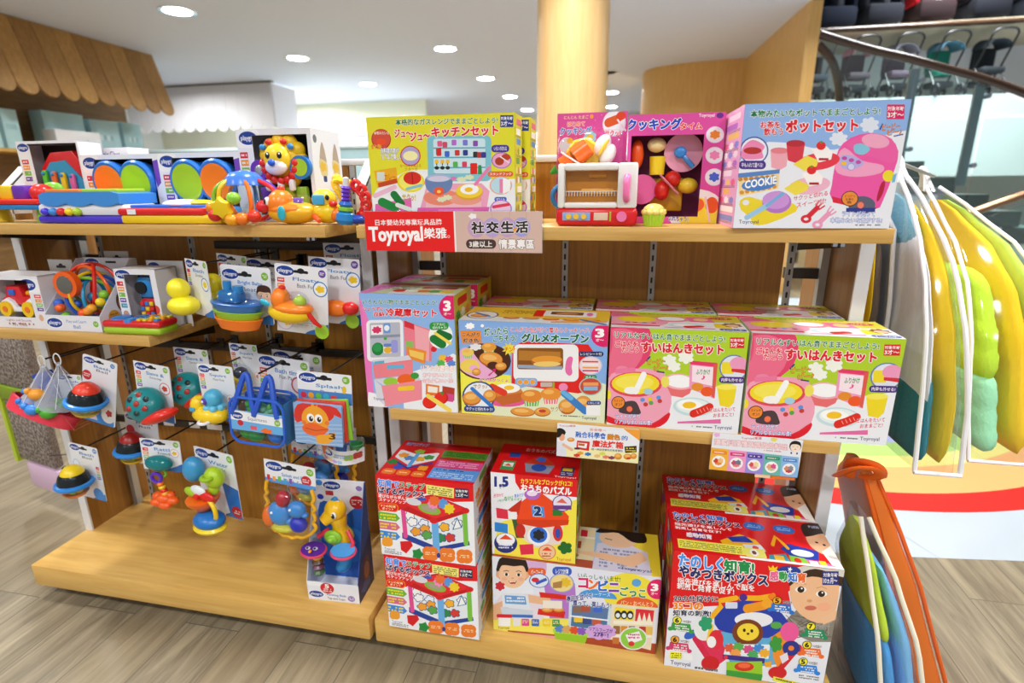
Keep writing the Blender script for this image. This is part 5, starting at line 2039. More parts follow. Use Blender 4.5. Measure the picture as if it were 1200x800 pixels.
# --- top shelf of the right unit
Z = ZTOP + 0.0003
wK, hK, dK = 0.270, 0.187, 0.062
k1 = carton('front yellow toy kitchen set box on the top shelf, behind the red shelf sign', 1.0165, 0.042, Z, wK, dK, hK, art_kitchen(wK, hK), art_bands(wK, dK, 'e6e02c', ['f4f4f0', 'e86a8a'], 4, 2), SIDE['yellow'](dK, hK, 11), base='e2dc30')
copy_thing(k1, 'yellow toy kitchen set box pushed half a step right behind the front yellow one', (1.031, 0.112, Z))
wP, hP, dP = 0.229, 0.184, 0.13
carton('light blue toy pot set box with pink pot, right end of top shelf', 1.647, 0.020, Z, wP, dP, hP, art_pot(wP, hP), art_bands(wP, dP, 'b8a8e0', ['e868a8', 'f4f4fa'], 4, 6), None, SIDE['pink'](dP, hP, 12), base='c9a8dc', rot=R(2.5))
# ================================================================ baby toys: shared bits
PB, PR, PY, PG, PO, PV, PT = '2a73c8', 'e0241f', 'f6cf1f', '8fcb2b', 'f27a1c', '6a35b8', '12848a'
FILM = clear('ffffff', 0.06, alpha=0.05, name='clear_film')
SHELL = clear('f4fbff', 0.05, alpha=0.08, name='clear_blister')
WINDOW = clear('eef6fa', 0.04, alpha=0.06, name='window_film')


def logo(a, cx, cy, rx, ry=None):
    ry = ry or rx * 0.5
    a.el(cx, cy, rx * 1.12, ry * 1.18, 'f8f9fc')
    a.el(cx, cy, rx, ry, '1c3f96')
    a.text('playgro', cx - rx * 0.78, cy - ry * 0.42, cx + rx * 0.78, cy + ry * 0.55, 'f2f5ff', 0.02)


def tabs(a, x, y, w, h, n=4, gap=1.25):
    for i, c in enumerate(('d8283a', 'f09a3c', '7cbf4a', '6a4ab0', '3a9ab8')[:n]):
        a.rect(x, y + i * h * gap, x + w, y + i * h * gap + h, c)
        a.fuzz(x + w * 0.15, y + i * h * gap + h * 0.2, x + w * 0.85, y + i * h * gap + h * 0.8, 1, 'f4f0f0')


def age_dot(a, x, y, r, c='7fb93a'):
    a.el(x, y, r, r, c)
    a.fuzz(x - r * 0.6, y - r * 0.4, x + r * 0.6, y + r * 0.4, 2, 'f4f8ec')


def card_art(w, h, title, extra=None, dot='7fb93a', ntabs=4, foot='2f76c8', base='e9ebf1'):
    H = 100 * h / w
    a = Art(w, h, [(0, 0), (100, 0), (100, H), (0, H)], base)
    if foot:
        a.curve([(55, H), (80, H - 12), (110, H - 22), (120, H + 20), (60, H + 20)], foot)
    logo(a, 20, 11, 17, 9)
    a.rr(36, 8, 64, 13, 2, '16181c')
    a.el(50, 9, 7, 5, '16181c')
    age_dot(a, 90, 10, 7, dot)
    a.text(title[0], 34, 21, 84, 29, '4a8ac8', 0.02)
    if len(title) > 1:
        a.text(title[1], 42, 32, 76, 39, '55585e', 0.005)
    if ntabs:
        tabs(a, 4, 24, 14, 8, ntabs)
    if extra:
        extra(a, H)
    return a


def rr_outline(w, h, r, n=4):
    pts = []
    for cx, cy, a0 in ((w / 2 - r, -r, 90), (-w / 2 + r, -r, 180), (-w / 2 + r, -h + r, 270), (w / 2 - r, -h + r, 0)):
        for i in range(n + 1):
            t = R(a0 + 90 * i / n) if a0 != 90 else R(0 + 90 * i / n)
            if a0 == 180:
                t = R(90 + 90 * i / n)
            if a0 == 270:
                t = R(180 + 90 * i / n)
            if a0 == 0:
                t = R(270 + 90 * i / n)
            pts.append((cx + r * math.cos(t), cy + r * math.sin(t)))
    return pts


def blister(label, top, w, h, roll, yaw, art, toy=None, group=None, hook=True, name='blister_pack', cat='packaged toy'):
    """a carded toy hanging on a hook; origin at the middle of the card's top edge"""
    t = thing(name, label, cat, top, (0, R(-roll), R(yaw)), group)
    b = B()
    b.prism(rr_outline(w, h, w * 0.05), 0.0012, CARD_WHITE, T(0, 0.0012, 0) @ FRONT)
    o = b.build('card', t, sharp=0.4)
    art.clip = True
    B().art(art, T(-w / 2, -0.0003, -h) @ FRONT).build('card_print', o, sharp=0)
    if toy:
        toy(t, w, h)
    if hook:
        peg(top[0], top[2] - 0.012, top[1] + 0.0035)
    return t


# ---------------------------------------------------------------- toys on the cards (local x right, -y to the viewer, z up)
def toy_duck(t, w, h):
    b = B()
    b.ell((-0.022, -0.026, -0.092), (0.036, 0.03, 0.021), P('f4e52a'))
    b.ell((-0.03, -0.028, -0.058), (0.023, 0.022, 0.023), P('f4e52a'))
    b.build('duck', t)


def toy_bowls(t, w, h):
    for i, (c, z, r, hh) in enumerate(((PO, -0.117, 0.054, 0.026), ('9ac62e', -0.098, 0.057, 0.020), ('1f6fc0', -0.083, 0.060, 0.024))):
        b = B()
        b.lathe([(r * 0.35, z - hh * 0.5), (r * 0.8, z - hh * 0.25), (r, z + hh * 0.55), (r * 0.95, z + hh * 0.6), (0.0, z + hh * 0.4)], P(c), 26, T(0, -0.03, 0), 1, 0.55)
        b.build('bowl', t)
    b = B()
    b.rbox((-0.012, -0.03, -0.058), (0.05, 0.03, 0.026), 0.008, P('1b79b8'))
    b.cyl((-0.02, -0.03, -0.05), (-0.02, -0.03, -0.028), 0.008, P('2a86c8'))
    b.cyl((0.005, -0.03, -0.05), (0.005, -0.03, -0.036), 0.010, P('2a86c8'))
    b.build('tug_cabin', t)
    B().ell((0, -0.028, -0.072), (0.062, 0.034, 0.03), SHELL).build('clear_blister', t)


def toy_fishboat(t, w, h):
    b = B()
    b.ell((-0.012, -0.024, -0.092), (0.046, 0.026, 0.022), P(PY))
    b.ell((-0.006, -0.024, -0.082), (0.043, 0.027, 0.015), P('f5821f'))
    b.ell((-0.03, -0.026, -0.066), (0.018, 0.02, 0.024), P('f5821f'))
    b.ell((-0.026, -0.026, -0.043), (0.007, 0.007, 0.006), P(PR))
    b.build('boat_hull', t)
    B().ell((0.004, -0.028, -0.066), (0.026, 0.02, 0.02), SHELL).build('clear_dome', t)
    B().ell((0.012, -0.028, -0.066), (0.013, 0.012, 0.012), P('b8cf3a')).build('rattle_ball', t)
    B().ell((-0.018, -0.05, -0.084), (0.011, 0.004, 0.006), P('2aa6c0'), RY(0.4)).build('fin', t)
    B().tube([(0.03, -0.03, -0.088), (0.042, -0.026, -0.106), (0.052, -0.02, -0.116)], [0.005, 0.005, 0.003], P(PR)).build('strap', t)


def toy_tag(t, w, h):
    b = B()
    b.cyl((w * 0.4, -0.006, -h * 0.93), (w * 0.4, -0.004, -h * 0.93), 0.015, P('9ccb32'), n=24)
    b.build('round_sticker', t)


def bath_ball(cap, body_r=0.036, low=PY):
    def fn(t, w, h):
        c = (0, -0.034, -h * 0.56)
        r = body_r
        B().lathe([(r * 0.74, 0.024), (r * 0.68, 0.032), (r * 0.4, 0.042), (0, 0.045)], P(cap), 24, T(*c)).build('cap', t)
        B().lathe([(r * 0.98, 0.0), (r * 0.95, 0.012), (r * 0.86, 0.021), (r * 0.73, 0.026)], clear('2e363a', 0.04, alpha=0.55, name='smoky_dome'), 28, T(*c)).build('smoky_band', t)
        B().torus((c[0], c[1], c[2] - 0.003), r * 1.02, 0.0062, P('2f8ae0'), n=32).build('rim_ring', t)
        B().lathe([(0.0, -0.034), (r * 0.5, -0.030), (r * 0.85, -0.018), (r * 0.96, -0.005)], SHELL, 28, T(*c)).build('clear_bowl', t)
        for dx, dy, cc in ((-0.014, -0.012, PV), (0.012, -0.014, '8fcb2b'), (0.0, 0.0, PO), (0.019, -0.004, 'f2c81c')):
            B().ell((c[0] + dx, c[1] + dy, c[2] - 0.014), 0.0085, P(cc), None, 12, 8).build('ball', t)
        B().lathe([(0.0, -0.040), (r * 0.62, -0.033), (r * 0.78, -0.025), (r * 0.62, -0.026), (0, -0.034)], P(low), 22, T(*c)).build('base_cup', t)
    return fn


def toy_sieve(t, w, h):
    c = (0.006, -0.03, -h * 0.62)
    M = T(*c) @ RY(0.35) @ RX(-0.5)
    b = B()
    b.ell((0, 0, 0), (0.042, 0.03, 0.04), P(PT), M, 24, 12)
    for i in range(7):
        a = i * 2 * PI / 6
        r = 0.02 if i else 0
        x, z = r * math.cos(a), r * math.sin(a)
        y = -0.03 * math.sqrt(max(0, 1 - (x / 0.042) ** 2 - (z / 0.04) ** 2))
        b.ell((x, y, z), (0.0068, 0.0022, 0.0068), P('102c30' if i % 2 else '9c2418'), M, 12, 6)
    b.build('sieve_dome', t)
    b = B()
    b.ell((0.026, -0.002, -0.034), (0.05, 0.03, 0.014), P('e02a1c'), T(*c) @ RY(-0.45), 24, 10)
    b.build('scoop', t)
    B().ell((-0.02, -0.04, -h * 0.72), (0.014, 0.002, 0.02), CARD_WHITE).build('oval_sticker', t)


def toy_octopus(t, w, h):
    b = B()
    b.ell((0, -0.028, -0.104), (0.044, 0.028, 0.021), P('f3cd1e'))
    b.ell((-0.03, -0.028, -0.086), (0.016, 0.018, 0.022), P('f3cd1e'))
    b.build('boat_hull', t)
    b = B()
    b.ell((0.012, -0.026, -0.066), (0.020, 0.019, 0.021), P('4fb2d8'))
    for i in range(6):
        a = i * PI / 3
        b.ell((0.012 + 0.016 * math.cos(a), -0.026 + 0.014 * math.sin(a), -0.086), (0.009, 0.008, 0.008), P('6cc4e4'))
    b.build('octopus', t)
    b = B()
    b.ell((0.005, -0.044, -0.068), (0.008, 0.004, 0.008), P('5a35b0'))
    b.ell((0.004, -0.048, -0.067), (0.003, 0.002, 0.003), P('f8f8f8'))
    b.build('eye', t)
    B().rbox((-0.03, -0.046, -0.09), (0.014, 0.004, 0.01), 0.002, P('4aa4d8')).build('cabin_window', t)
    B().torus((0.006, -0.053, -0.112), 0.011, 0.0035, P('e8e8f2'), RX(0) @ T(0, 0, 0), n=16).build('life_ring', t)


def toy_small(c1, c2):
    def fn(t, w, h):
        b = B()
        b.ell((0, -0.02, -h * 0.62), (w * 0.3, 0.018, h * 0.2), P(c1))
        b.ell((w * 0.12, -0.022, -h * 0.42), (w * 0.18, 0.016, h * 0.12), P(c2))
        b.build('toy', t)
        B().ell((0, -0.02, -h * 0.55), (w * 0.42, 0.026, h * 0.32), SHELL).build('clear_blister', t)
    return fn


def toy_frogbag_card(t, w, h):
    pass


def toy_pump(t, w, h):
    B().ell((-0.03, -0.026, -0.05), (0.026, 0.022, 0.032), P('3d97cc'), RY(0.2)).build('water_cup', t)
    b = B()
    b.ell((0.03, -0.028, -0.048), (0.024, 0.02, 0.026), P('b0d42c'))
    b.torus((0.03, -0.044, -0.04), 0.012, 0.005, P('9cc424'), T(0, 0, 0), n=14)
    b.ell((0.026, -0.03, -0.074), (0.012, 0.012, 0.018), P('b0d42c'))
    b.build('shower_cup', t)
    b = B()
    for i, (c, a) in enumerate((('a8d02c', 2.9), (PR, 0.1), ('e8f0f4', 1.6))):
        b.ell((0.024 * math.cos(a), -0.05, -0.088 + 0.012 * math.sin(a)), (0.024, 0.007, 0.012), P(c))
    b.cyl((0, -0.06, -0.088), (0, -0.036, -0.088), 0.007, P(PR))
    b.build('paddle_wheel', t)
    B().lathe([(0.0, -0.135), (0.016, -0.130), (0.034, -0.108), (0.036, -0.100), (0, -0.1)], P('f4701c'), 24, T(-0.004, -0.04, 0)).build('funnel', t)
    B().tube(bez([(0.03, -0.05, -0.092), (0.046, -0.052, -0.11), (0.044, -0.05, -0.135), (0.03, -0.046, -0.148)], 12), 0.005, P(PY)).build('handle_arm', t)
    b = B()
    b.ell((0.014, -0.046, -0.15), (0.04, 0.03, 0.02), P('1f74c4'))
    b.build('suction_base', t)
    B().lathe([(0.0, -0.172), (0.038, -0.172), (0.042, -0.166), (0.036, -0.160), (0, -0.158)], P('f0d428'), 26, T(0.014, -0.046, 0), 1, 0.75).build('base_rim', t)


def fuzzy_circle(cx, cy, r, ring, inner):
    def fn(a, H):
        a.el(cx, cy * H / 100, r, r, ring)
        a.el(cx, cy * H / 100, r * 0.86, r * 0.86, 'eef4f8')
        a.blob(cx, cy * H / 100, r * 0.5, r * 0.42, inner, 5)
    return fn


def baby_pic(cx, cyf, r):
    def fn(a, H):
        face(a, cx, cyf * H, r, 'f0c4a0', '4a2c1c', 0, True, 0.2)
    return fn


G_BATH = 'carded bath toys on the shelf hooks'
# --- hooks right of the half shelf
duck_a = card_art(0.09, 0.118, ['Bath', 'Duckie'], fuzzy_circle(80, 42, 16, '2a66b8', 'f0d020'))
blister('yellow squeaky duck on a narrow turned card, nearest the half shelf end', (0.612, 0.045, 0.897), 0.09, 0.116, -0.8, -24, duck_a, toy_duck, G_BATH)
blister('second yellow duck card in shadow behind the front duck card', (0.640, 0.115, 0.897), 0.085, 0.113, -2.8, -12, duck_a, toy_duck, G_BATH)
boat_a = card_art(0.119, 0.114, ['Bright Baby', 'Boats'], baby_pic(86, 0.45, 14))
bt = blister('blue, green and orange stacking boat bowls on a card', (0.714, 0.06, 0.886), 0.121, 0.120, -3.0, -3, boat_a, toy_bowls, G_BATH)
blister('stacking boats card hanging hidden behind the front boat card', (0.708, 0.145, 0.884), 0.119, 0.110, -4, -3, boat_a, None, G_BATH)
fish_a = card_art(0.113, 0.139, ['Floaty', 'Bath Fun'], lambda a, H: (a.el(86, 38, 14, 14, '3a76c4'), a.el(86, 38, 12, 12, 'eef4f8'), a.blob(86, 38, 8, 6, 'f0c820', 5), a.el(16, H - 20, 17, 17, 'd8c8e8'), a.el(16, H - 20, 15, 15, 'f4f2fa'), a.blob(20, H - 18, 7, 6, 'f0d020', 5), a.fuzz(40, H - 26, 70, H - 14, 3, 'b8bcc8')), '6a4aa8')


def toy_fish_all(t, w, h):
    toy_fishboat(t, w, h)
    toy_tag(t, w, h)


blister('orange and yellow fish boat on a white card, frontmost under the top shelf', (0.849, 0.05, 0.891), 0.113, 0.140, -5.0, 2, fish_a, toy_fish_all, G_BATH)


def toy_fish_back(t, w, h):
    B().ell((0.046, -0.02, -0.088), (0.018, 0.014, 0.014), P('d8201f')).build('tail_fin', t)
    B().ell((0.012, -0.018, -0.09), (0.03, 0.016, 0.018), P(PO)).build('boat_hull', t)
    toy_tag(t, w, h)


blister('shaded bath fish card with red tail fin and green sticker, behind the front fish card', (0.889, 0.10, 0.890), 0.105, 0.128, -3.0, 2, fish_a, toy_fish_back, G_BATH)
blister('dark carded bath toy far back at the right end under the top shelf', (0.868, 0.2, 0.898), 0.105, 0.116, 0, 4, fish_a, toy_small('c8621c', '20242c'), G_BATH)

# --- second row
ball_a = card_art(0.083, 0.166, ['Bath', 'Ball'], lambda a, H: (a.el(14, 58, 14, 15, 'c82a34'), a.fuzz(4, 52, 24, 64, 2, 'f4e0e0'), a.rect(0, H - 40, 100, H, '3f8ad8'), a.poly([(0, H - 60), (30, H - 55), (50, H - 8), (0, H - 6)], 'dcd4ec'), a.el(82, H - 34, 22, 26, 'f2f2f8'), a.blob(84, H - 40, 9, 10, 'c83a44', 5)), '3f8ad8', 0)
blister('tilted bath ball card with a red cap, next to the red net bag', (0.311, 0.05, 0.667), 0.086, 0.168, -15, 4, ball_a, bath_ball('e23a22'), G_BATH)
sieve_a = card_art(0.099, 0.14, ['Sieve &', 'Scoop'], fuzzy_circle(82, 40, 15, 'e86a5a', 'd84a3a'))
blister('teal sieve with a red scoop on a card, front one of the pair', (0.447, 0.05, 0.661), 0.100, 0.138, -5, -4, sieve_a, toy_sieve, G_BATH)
blister('teal and dark sieve with red scoop in shadow, behind and right of the front one', (0.490, 0.12, 0.672), 0.098, 0.132, -1, -4, sieve_a, toy_sieve, G_BATH)
octo_a = card_art(0.093, 0.131, ['Squirt', 'Water Pump'], fuzzy_circle(86, 58, 12, 'f0b090', 'e08a70'))
blister('yellow boat carrying a blue octopus on a card', (0.611, 0.05, 0.669), 0.097, 0.132, -0.4, -6, octo_a, toy_octopus, G_BATH)
blister('slanted bath toy card half hidden behind the octopus boat card', (0.622, 0.13, 0.682), 0.085, 0.118, 3, -14, octo_a, toy_small(PY, '3a3f50'), G_BATH)
splash_H = 124


def splash_extra(a, H):
    a.rect(0, 34, 100, 56, '4a86d0')
    for i, (c, s) in enumerate((('d8283a', 'A'), ('f0a030', 'B'), ('6abf4a', 'C'), ('3fb0d8', 'D'))):
        a.el(10 + i * 14, 44, 5.5, 6, c)
    a.blob(66, 44, 6, 4, 'e04a5a', 4)
    a.el(86, 28, 4, 7, 'e8c030')


def toy_book(t, w, h):
    M = T(-0.003, 0, 0)
    for i, (c, dx, dy, rz) in enumerate((('8cc83a', 0.008, -0.012, -0.10), ('e0402c', 0.002, -0.018, -0.04))):
        B().rbox((0, 0, 0), (0.108, 0.007, 0.094), 0.003, P(c), T(dx, dy, -0.1) @ RY(rz)).build('page', t)
    w2, h2 = 0.106, 0.092
    a = Art(w2, h2, [(0, 0), (106, 0), (106, 92), (0, 92)], '8ab4e4')
    for i in range(6):
        a.line([(0, 44 + i * 9), (30, 40 + i * 9), (60, 45 + i * 9), (106, 41 + i * 9)], 2, 'b8d0f0')
    a.curve([(0, 30), (10, 4), (50, -4), (96, 4), (106, 26), (90, 20), (80, 34), (20, 40), (6, 46)], 'dd2b20')
    a.el(47, 36, 30, 32, 'f5a623')
    a.curve([(40, 6), (44, -2), (48, 5), (54, 0), (52, 8)], 'f5a623')
    for x in (37, 55):
        a.el(x, 32, 8.5, 10, 'ffffff')
        a.el(x + 1, 34, 4.6, 6, '101010')
        a.el(x + 2.5, 31.5, 1.6, 2, 'ffffff')
    a.el(22, 44, 5, 5, 'f07a2c')
    a.el(73, 40, 5, 5, 'f07a2c')
    a.curve([(18, 52), (40, 42), (66, 50), (76, 54), (60, 70), (36, 72), (20, 64)], 'f2651c')
    a.line([(24, 56), (46, 60), (74, 54)], 1.2, '8a2c10')
    a.curve([(48, 72), (70, 66), (90, 60), (86, 76), (70, 88), (50, 88)], 'f6ac28')
    a.text('3', 76, 62, 90, 76, '4a2a10', 0.03)
    b = B()
    b.rbox((0, 0, 0), (w2, 0.012, h2), 0.005, P('8ab4e4'), T(-0.002, -0.026, -0.104), 3)
    o = b.build('cover', t)
    B().art(a, T(-0.002 - w2 / 2, -0.0322, -0.104 - h2 / 2) @ FRONT).build('cover_picture', o, sharp=0)
    B().rbox((0, -0.02, -0.1), (0.116, 0.034, 0.1), 0.012, FILM).build('clear_bag', t)


blister('splash book in a clear bag with a big orange-billed duck on its cover', (0.874, 0.05, 0.667), 0.121, 0.152, -3, 3, card_art(0.121, 0.152, ['Splash', 'Book'], splash_extra, ntabs=0), toy_book, G_BATH)


def toy_cups(t, w, h):
    b = B()
    for i, (c, x) in enumerate((('e8702c', -0.036), ('2a6fc4', -0.004), ('2f8a4a', 0.03))):
        b2 = B()
        b2.lathe([(0.012, -0.03), (0.016, 0.0), (0.0135, 0.001), (0.010, -0.028), (0, -0.028)], P(c), 18, T(x, -0.022, -0.006))
        b2.build('cup', t)
    a = Art(0.1, 0.034, [(0, 0), (100, 0), (100, 34), (0, 34)], 'e6e6ec')
    logo(a, 18, 10, 15, 8)
    a.fuzz(36, 8, 72, 18, 2, '8aa4c8')
    a.blob(70, 16, 10, 7, '9cc84a', 4)
    a.blob(88, 14, 9, 8, 'b83a34', 4)
    for i, c in enumerate(('e8a0a0', 'f0c080', 'c0a8e0', 'a0c8e8')):
        a.blob(14 + i * 12, 27, 6, 4, c, 5)
    # bent label band
    n = 12
    vs, fs = [], []
    band = B()

    def bend(p):
        x = p[0] - 0.05
        return (x, -0.046 + 8.0 * x * x - p[2], p[1] - 0.052 + 3.0 * x * x)
    band.grid(lambda u, v: bend((u * 0.1, v * 0.034, -0.0006)), 16, 1, CARD_WHITE, th=0.0006)
    for k in range(len(a.v)):
        a.v[k] = bend((a.v[k][0], a.v[k][1], a.v[k][2] + 0.0004))
    band.art(a)
    band.build('label_band', t, sharp=0.8)
    B().rbox((0, -0.022, -0.02), (0.1, 0.04, 0.06), 0.016, FILM).build('clear_bag', t)


t = thing('blister_pack', 'small cups in a clear bag with a curved white label, below the splash book', 'packaged toy', (0.880, 0.11, 0.497), (0, R(4), R(4)), G_BATH)
toy_cups(t, 0, 0)
B().tube([(0, 0.02, 0.03), (0, 0, 0.012), (0, -0.01, 0.0)], 0.002, CARD_WHITE, 6).build('hang_loop', t)

# blue zip bag of green squirters
t = thing('swim_toy_bag', 'blue zip bag with handles holding green frog squirters', 'packaged toy', (0.735, 0.045, 0.642), (0, R(4), R(2)), G_BATH)
BLUE_FAB = plain('2a58c8', 0.5, 'blue_webbing')
for s in (-1, 1):
    x = 0.026 * s - 0.004
    b = B()
    b.tube(bez([(x - 0.028, -0.036, -0.066), (x - 0.014, -0.034, -0.03), (x - 0.004, -0.02, 0.014), (x + 0.006, -0.02, 0.012), (x + 0.018, -0.032, -0.03), (x + 0.026, -0.036, -0.066)], 20), 0.0064, BLUE_FAB, 8)
    b.build('handle', t)
b = B()
for y in (-0.036, 0.02):
    pts = [(p[0], y, p[1]) for p in [(q[0], q[1] - 0.028) for q in rr_outline(0.124, 0.105, 0.024)]]
    b.tube(pts, 0.0032, P('2a62d0'), 8, True)
b.build('piping', t)
B().rbox((0, -0.008, -0.08), (0.122, 0.055, 0.103), 0.02, clear('d8e8f8', 0.06, alpha=0.07, name='blue_film'), None, 3).build('clear_bag', t)
b = B()
b.grid(lambda u, v: (0.062, -0.034 + u * 0.052, -0.034 - v * 0.095), 2, 2, P('2f7fc0'), th=0.001)
b.grid(lambda u, v: (-0.055 + u * 0.11, 0.019, -0.034 - v * 0.095), 2, 2, P('2a6ab8'), th=0.001)
b.build('back_panel', t)
for x, z, c in ((-0.016, -0.06, '58c832'), (0.034, -0.062, '62c436'), (0.016, -0.07, '9cd4a0'), (-0.036, -0.118, '46b030'), (-0.02, -0.122, '3aa848'), (0.03, -0.12, '2a86d8')):
    b = B()
    b.ell((x, -0.012, z), (0.022, 0.016, 0.017), P(c))
    b.ell((x - 0.010, -0.022, z + 0.014), 0.008, P(c))
    b.ell((x + 0.010, -0.022, z + 0.014), 0.008, P(c))
    b.build('squirter', t)
a = Art(0.12, 0.045, [(0, 0), (120, 0), (120, 45), (0, 45)], '6ab0e8')
a.poly([(0, 0), (120, 6), (120, 26), (0, 22)], 'eceef4')
logo(a, 16, 12, 13, 8)
a.text('Squirtees', 40, 12, 84, 22, '707684', 0.0)
age_dot(a, 108, 18, 7)
a.el(22, 28, 7, 7, 'c82a34')
a.blob(52, 36, 8, 5, 'e05a6a', 4)
a.blob(82, 40, 12, 6, 'f0702c', 5)
B().box((0, -0.0372, -0.0805), (0.12, 0.0008, 0.045), CARD_WHITE).art(a, T(-0.06, -0.0378, -0.103) @ FRONT).build('label_band', t, sharp=0)
peg(0.735, 0.66, 0.03)
bag_a = card_art(0.133, 0.127, ['Bath time', 'Fun Pack'], lambda a, H: (a.el(80, 46, 16, 16, 'c05a6a'), a.el(80, 46, 13, 13, 'e8d8e0')))
blister('white bath card standing out behind the blue zip bag', (0.735, 0.115, 0.664), 0.133, 0.118, -5, -2, bag_a, None, G_BATH)
blister('bath card hanging farthest back behind the blue zip bag', (0.723, 0.185, 0.663), 0.133, 0.127, -4, -2, bag_a, toy_small('7a3a30', '3a3f58'), G_BATH)

# red-rimmed net bag of squirters
t = thing('toy_net_bag', 'red plastic hoop with a white net of bath squirters, at the far left', 'packaged toy', (0.158, 0.038, 0.655), (0, 0, 0), G_BATH)
M = T(-0.03, 0.0, -0.125) @ RY(0.34) @ RX(-0.5)
b = B()
b.lathe([(0.076, -0.018), (0.083, -0.018), (0.086, 0.014), (0.079, 0.016), (0.076, -0.018)], plain('e43a4e', 0.3, 'red_hoop'), 40, M, 1, 0.6)
b.build('hoop', t)
net = clear('e8ecf4', 0.5, alpha=0.22, name='white_net')
for x, zt in ((0.0, 0.0), (0.046, 0.008)):
    b = B()
    b.tube(bez([(x - 0.02, 0.0, -0.1), (x - 0.005, 0, -0.05), (x, 0, -0.02), (x, 0, zt - 0.008)], 10), [0.05, 0.04, 0.03, 0.022, 0.015, 0.011, 0.008, 0.006, 0.005, 0.005][:10], net, 12)
    for k in range(7):
        a0 = k * 2 * PI / 7
        b.tube([(x - 0.02 + 0.05 * math.cos(a0), 0.05 * math.sin(a0), -0.1), (x - 0.004 + 0.02 * math.cos(a0), 0.02 * math.sin(a0), -0.04), (x, 0, zt - 0.01)], 0.0006, CARD_WHITE, 4)
    b.build('net', t)
    B().torus((0, 0, 0), 0.010, 0.0014, CARD_WHITE, T(x, 0, zt) @ RX(PI / 2), n=16, sy=1.4, k=6).build('hang_loop', t)
for x, y, z, c in ((-0.032, -0.03, -0.098, '2a7ad0'), (-0.006, -0.04, -0.104, '3a8ae0'), (0.03, -0.036, -0.112, '4aa42c'), (-0.004, -0.026, -0.072, 'f0a02c'), (0.040, 0.0, -0.104, '3f9a30'), (-0.05, 0.0, -0.085, '4a90dc')):
    b = B()
    b.ell((x, y, z), (0.019, 0.016, 0.014), P(c))
    b.ell((x - 0.012, y - 0.008, z + 0.010), 0.008, P(c))
    b.build('squirter', t)
b = B()
for i in range(12):
    u = -0.075 + i * 0.0135
    hh = 0.05 * math.sqrt(max(0.02, 1 - (u / 0.086) ** 2))
    b.tube([(u, -hh, 0.012), (u + 0.02, 0, -0.014), (u + 0.026, hh, 0.01)], 0.0007, P('f06a78'), 4, M=M)
    b.tube([(u, -hh, 0.012), (u - 0.02, 0, -0.014), (u - 0.026, hh, 0.01)], 0.0007, P('f06a78'), 4, M=M)
b.build('net_base', t)
a = card_art(0.07, 0.085, ['Bath', 'Squirts'], None, ntabs=0)
B().box((0.052, 0.012, -0.075), (0.07, 0.0012, 0.085), CARD_WHITE).art(a, T(0.017, 0.0112, -0.1175) @ FRONT).build('card', t, sharp=0)
B().rbox((-0.045, 0.02, -0.06), (0.06, 0.01, 0.075), 0.003, P('1f4fc0'), RY(-0.3)).build('blue_page', t)
for dx in (0.0, 0.046):
    peg(0.158 + dx, 0.655 + (0.008 if dx else 0), 0.045)

# --- third row
blister('bath ball card with a yellow cap, lowest at the far left', (0.199, 0.05, 0.438), 0.093, 0.148, -3.5, -5,
        card_art(0.093, 0.148, ['Bath', 'Ball'], lambda a, H: (a.el(16, 60, 12, 13, 'a8c4e8'), a.el(16, 60, 10, 11, 'eef2f8'), tabs(a, 84, 56, 12, 8, 4), a.el(76, H - 18, 18, 18, '4a94e4'), a.rect(0, H - 40, 14, H - 14, '9a7ac8')), '5a8ad0', 0, foot='3f8ad8'), bath_ball('f2d31c', 0.034, PO), G_BATH)
blister('shaded bath ball card with a dark red cap, hanging further back', (0.300, 0.13, 0.493), 0.093, 0.141, -6, 2, card_art(0.093, 0.141, ['Bath', 'Ball'], lambda a, H: a.el(14, 50, 13, 14, 'c82a34'), ntabs=0), bath_ball('a01c1c', 0.035, PY), G_BATH)


def toy_rattle(t, w, h):
    b = B()
    b.ell((0.004, -0.016, -0.053), (0.034, 0.018, 0.019), clear('1f8a90', 0.08, alpha=0.75, name='teal_dome'))
    b.build('teal_dome', t)
    b = B()
    b.torus((0, 0, 0), 0.012, 0.004, P('5a2fc0'), T(-0.006, -0.018, -0.092) @ RX(PI / 2) @ RZ(0.3), n=20)
    b.build('ring', t)
    B().torus((0, 0, 0), 0.009, 0.003, P('7fc83a'), T(0.004, -0.01, -0.083) @ RX(PI / 2), n=16).build('link_ring', t)
    for i, c in enumerate((PO, PY, PR, 'f0b030')):
        B().ell((0.002 + i * 0.003, -0.018, -0.108 - i * 0.008), (0.008, 0.008, 0.006), P(c)).build('bead', t)
    b = B()
    for k in range(5):
        a0 = k * 2 * PI / 5
        b.ell((0.008 + 0.02 * math.cos(a0), -0.02 + 0.008 * math.sin(a0), -0.148 + 0.010 * math.sin(a0)), (0.017, 0.012, 0.010), P('f2601c'))
    b.ell((0.008, -0.02, -0.144), (0.02, 0.015, 0.012), P('f2601c'))
    b.build('star_bell', t)


blister('short card with a teal dome from which an orange rattle dangles', (0.417, 0.06, 0.468), 0.102, 0.082, -3, 5, card_art(0.102, 0.082, ['Rattle', 'Friends'], fuzzy_circle(84, 40, 11, 'e8a0a0', 'f0c030')), toy_rattle, G_BATH)
blister('tall card with a blue, green and orange water wheel toy over a blue base', (0.569, 0.05, 0.459), 0.128, 0.168, 0.0, -12,
        card_art(0.128, 0.168, ['Water', 'Wheel Set'], lambda a, H: (a.poly([(60, 60), (100, 70), (100, H), (70, H)], '2f76c8'), a.el(88, H - 14, 13, 12, 'c82a34'), a.fuzz(80, H - 18, 96, H - 9, 2, 'f4e0e0'))), toy_pump, G_BATH)


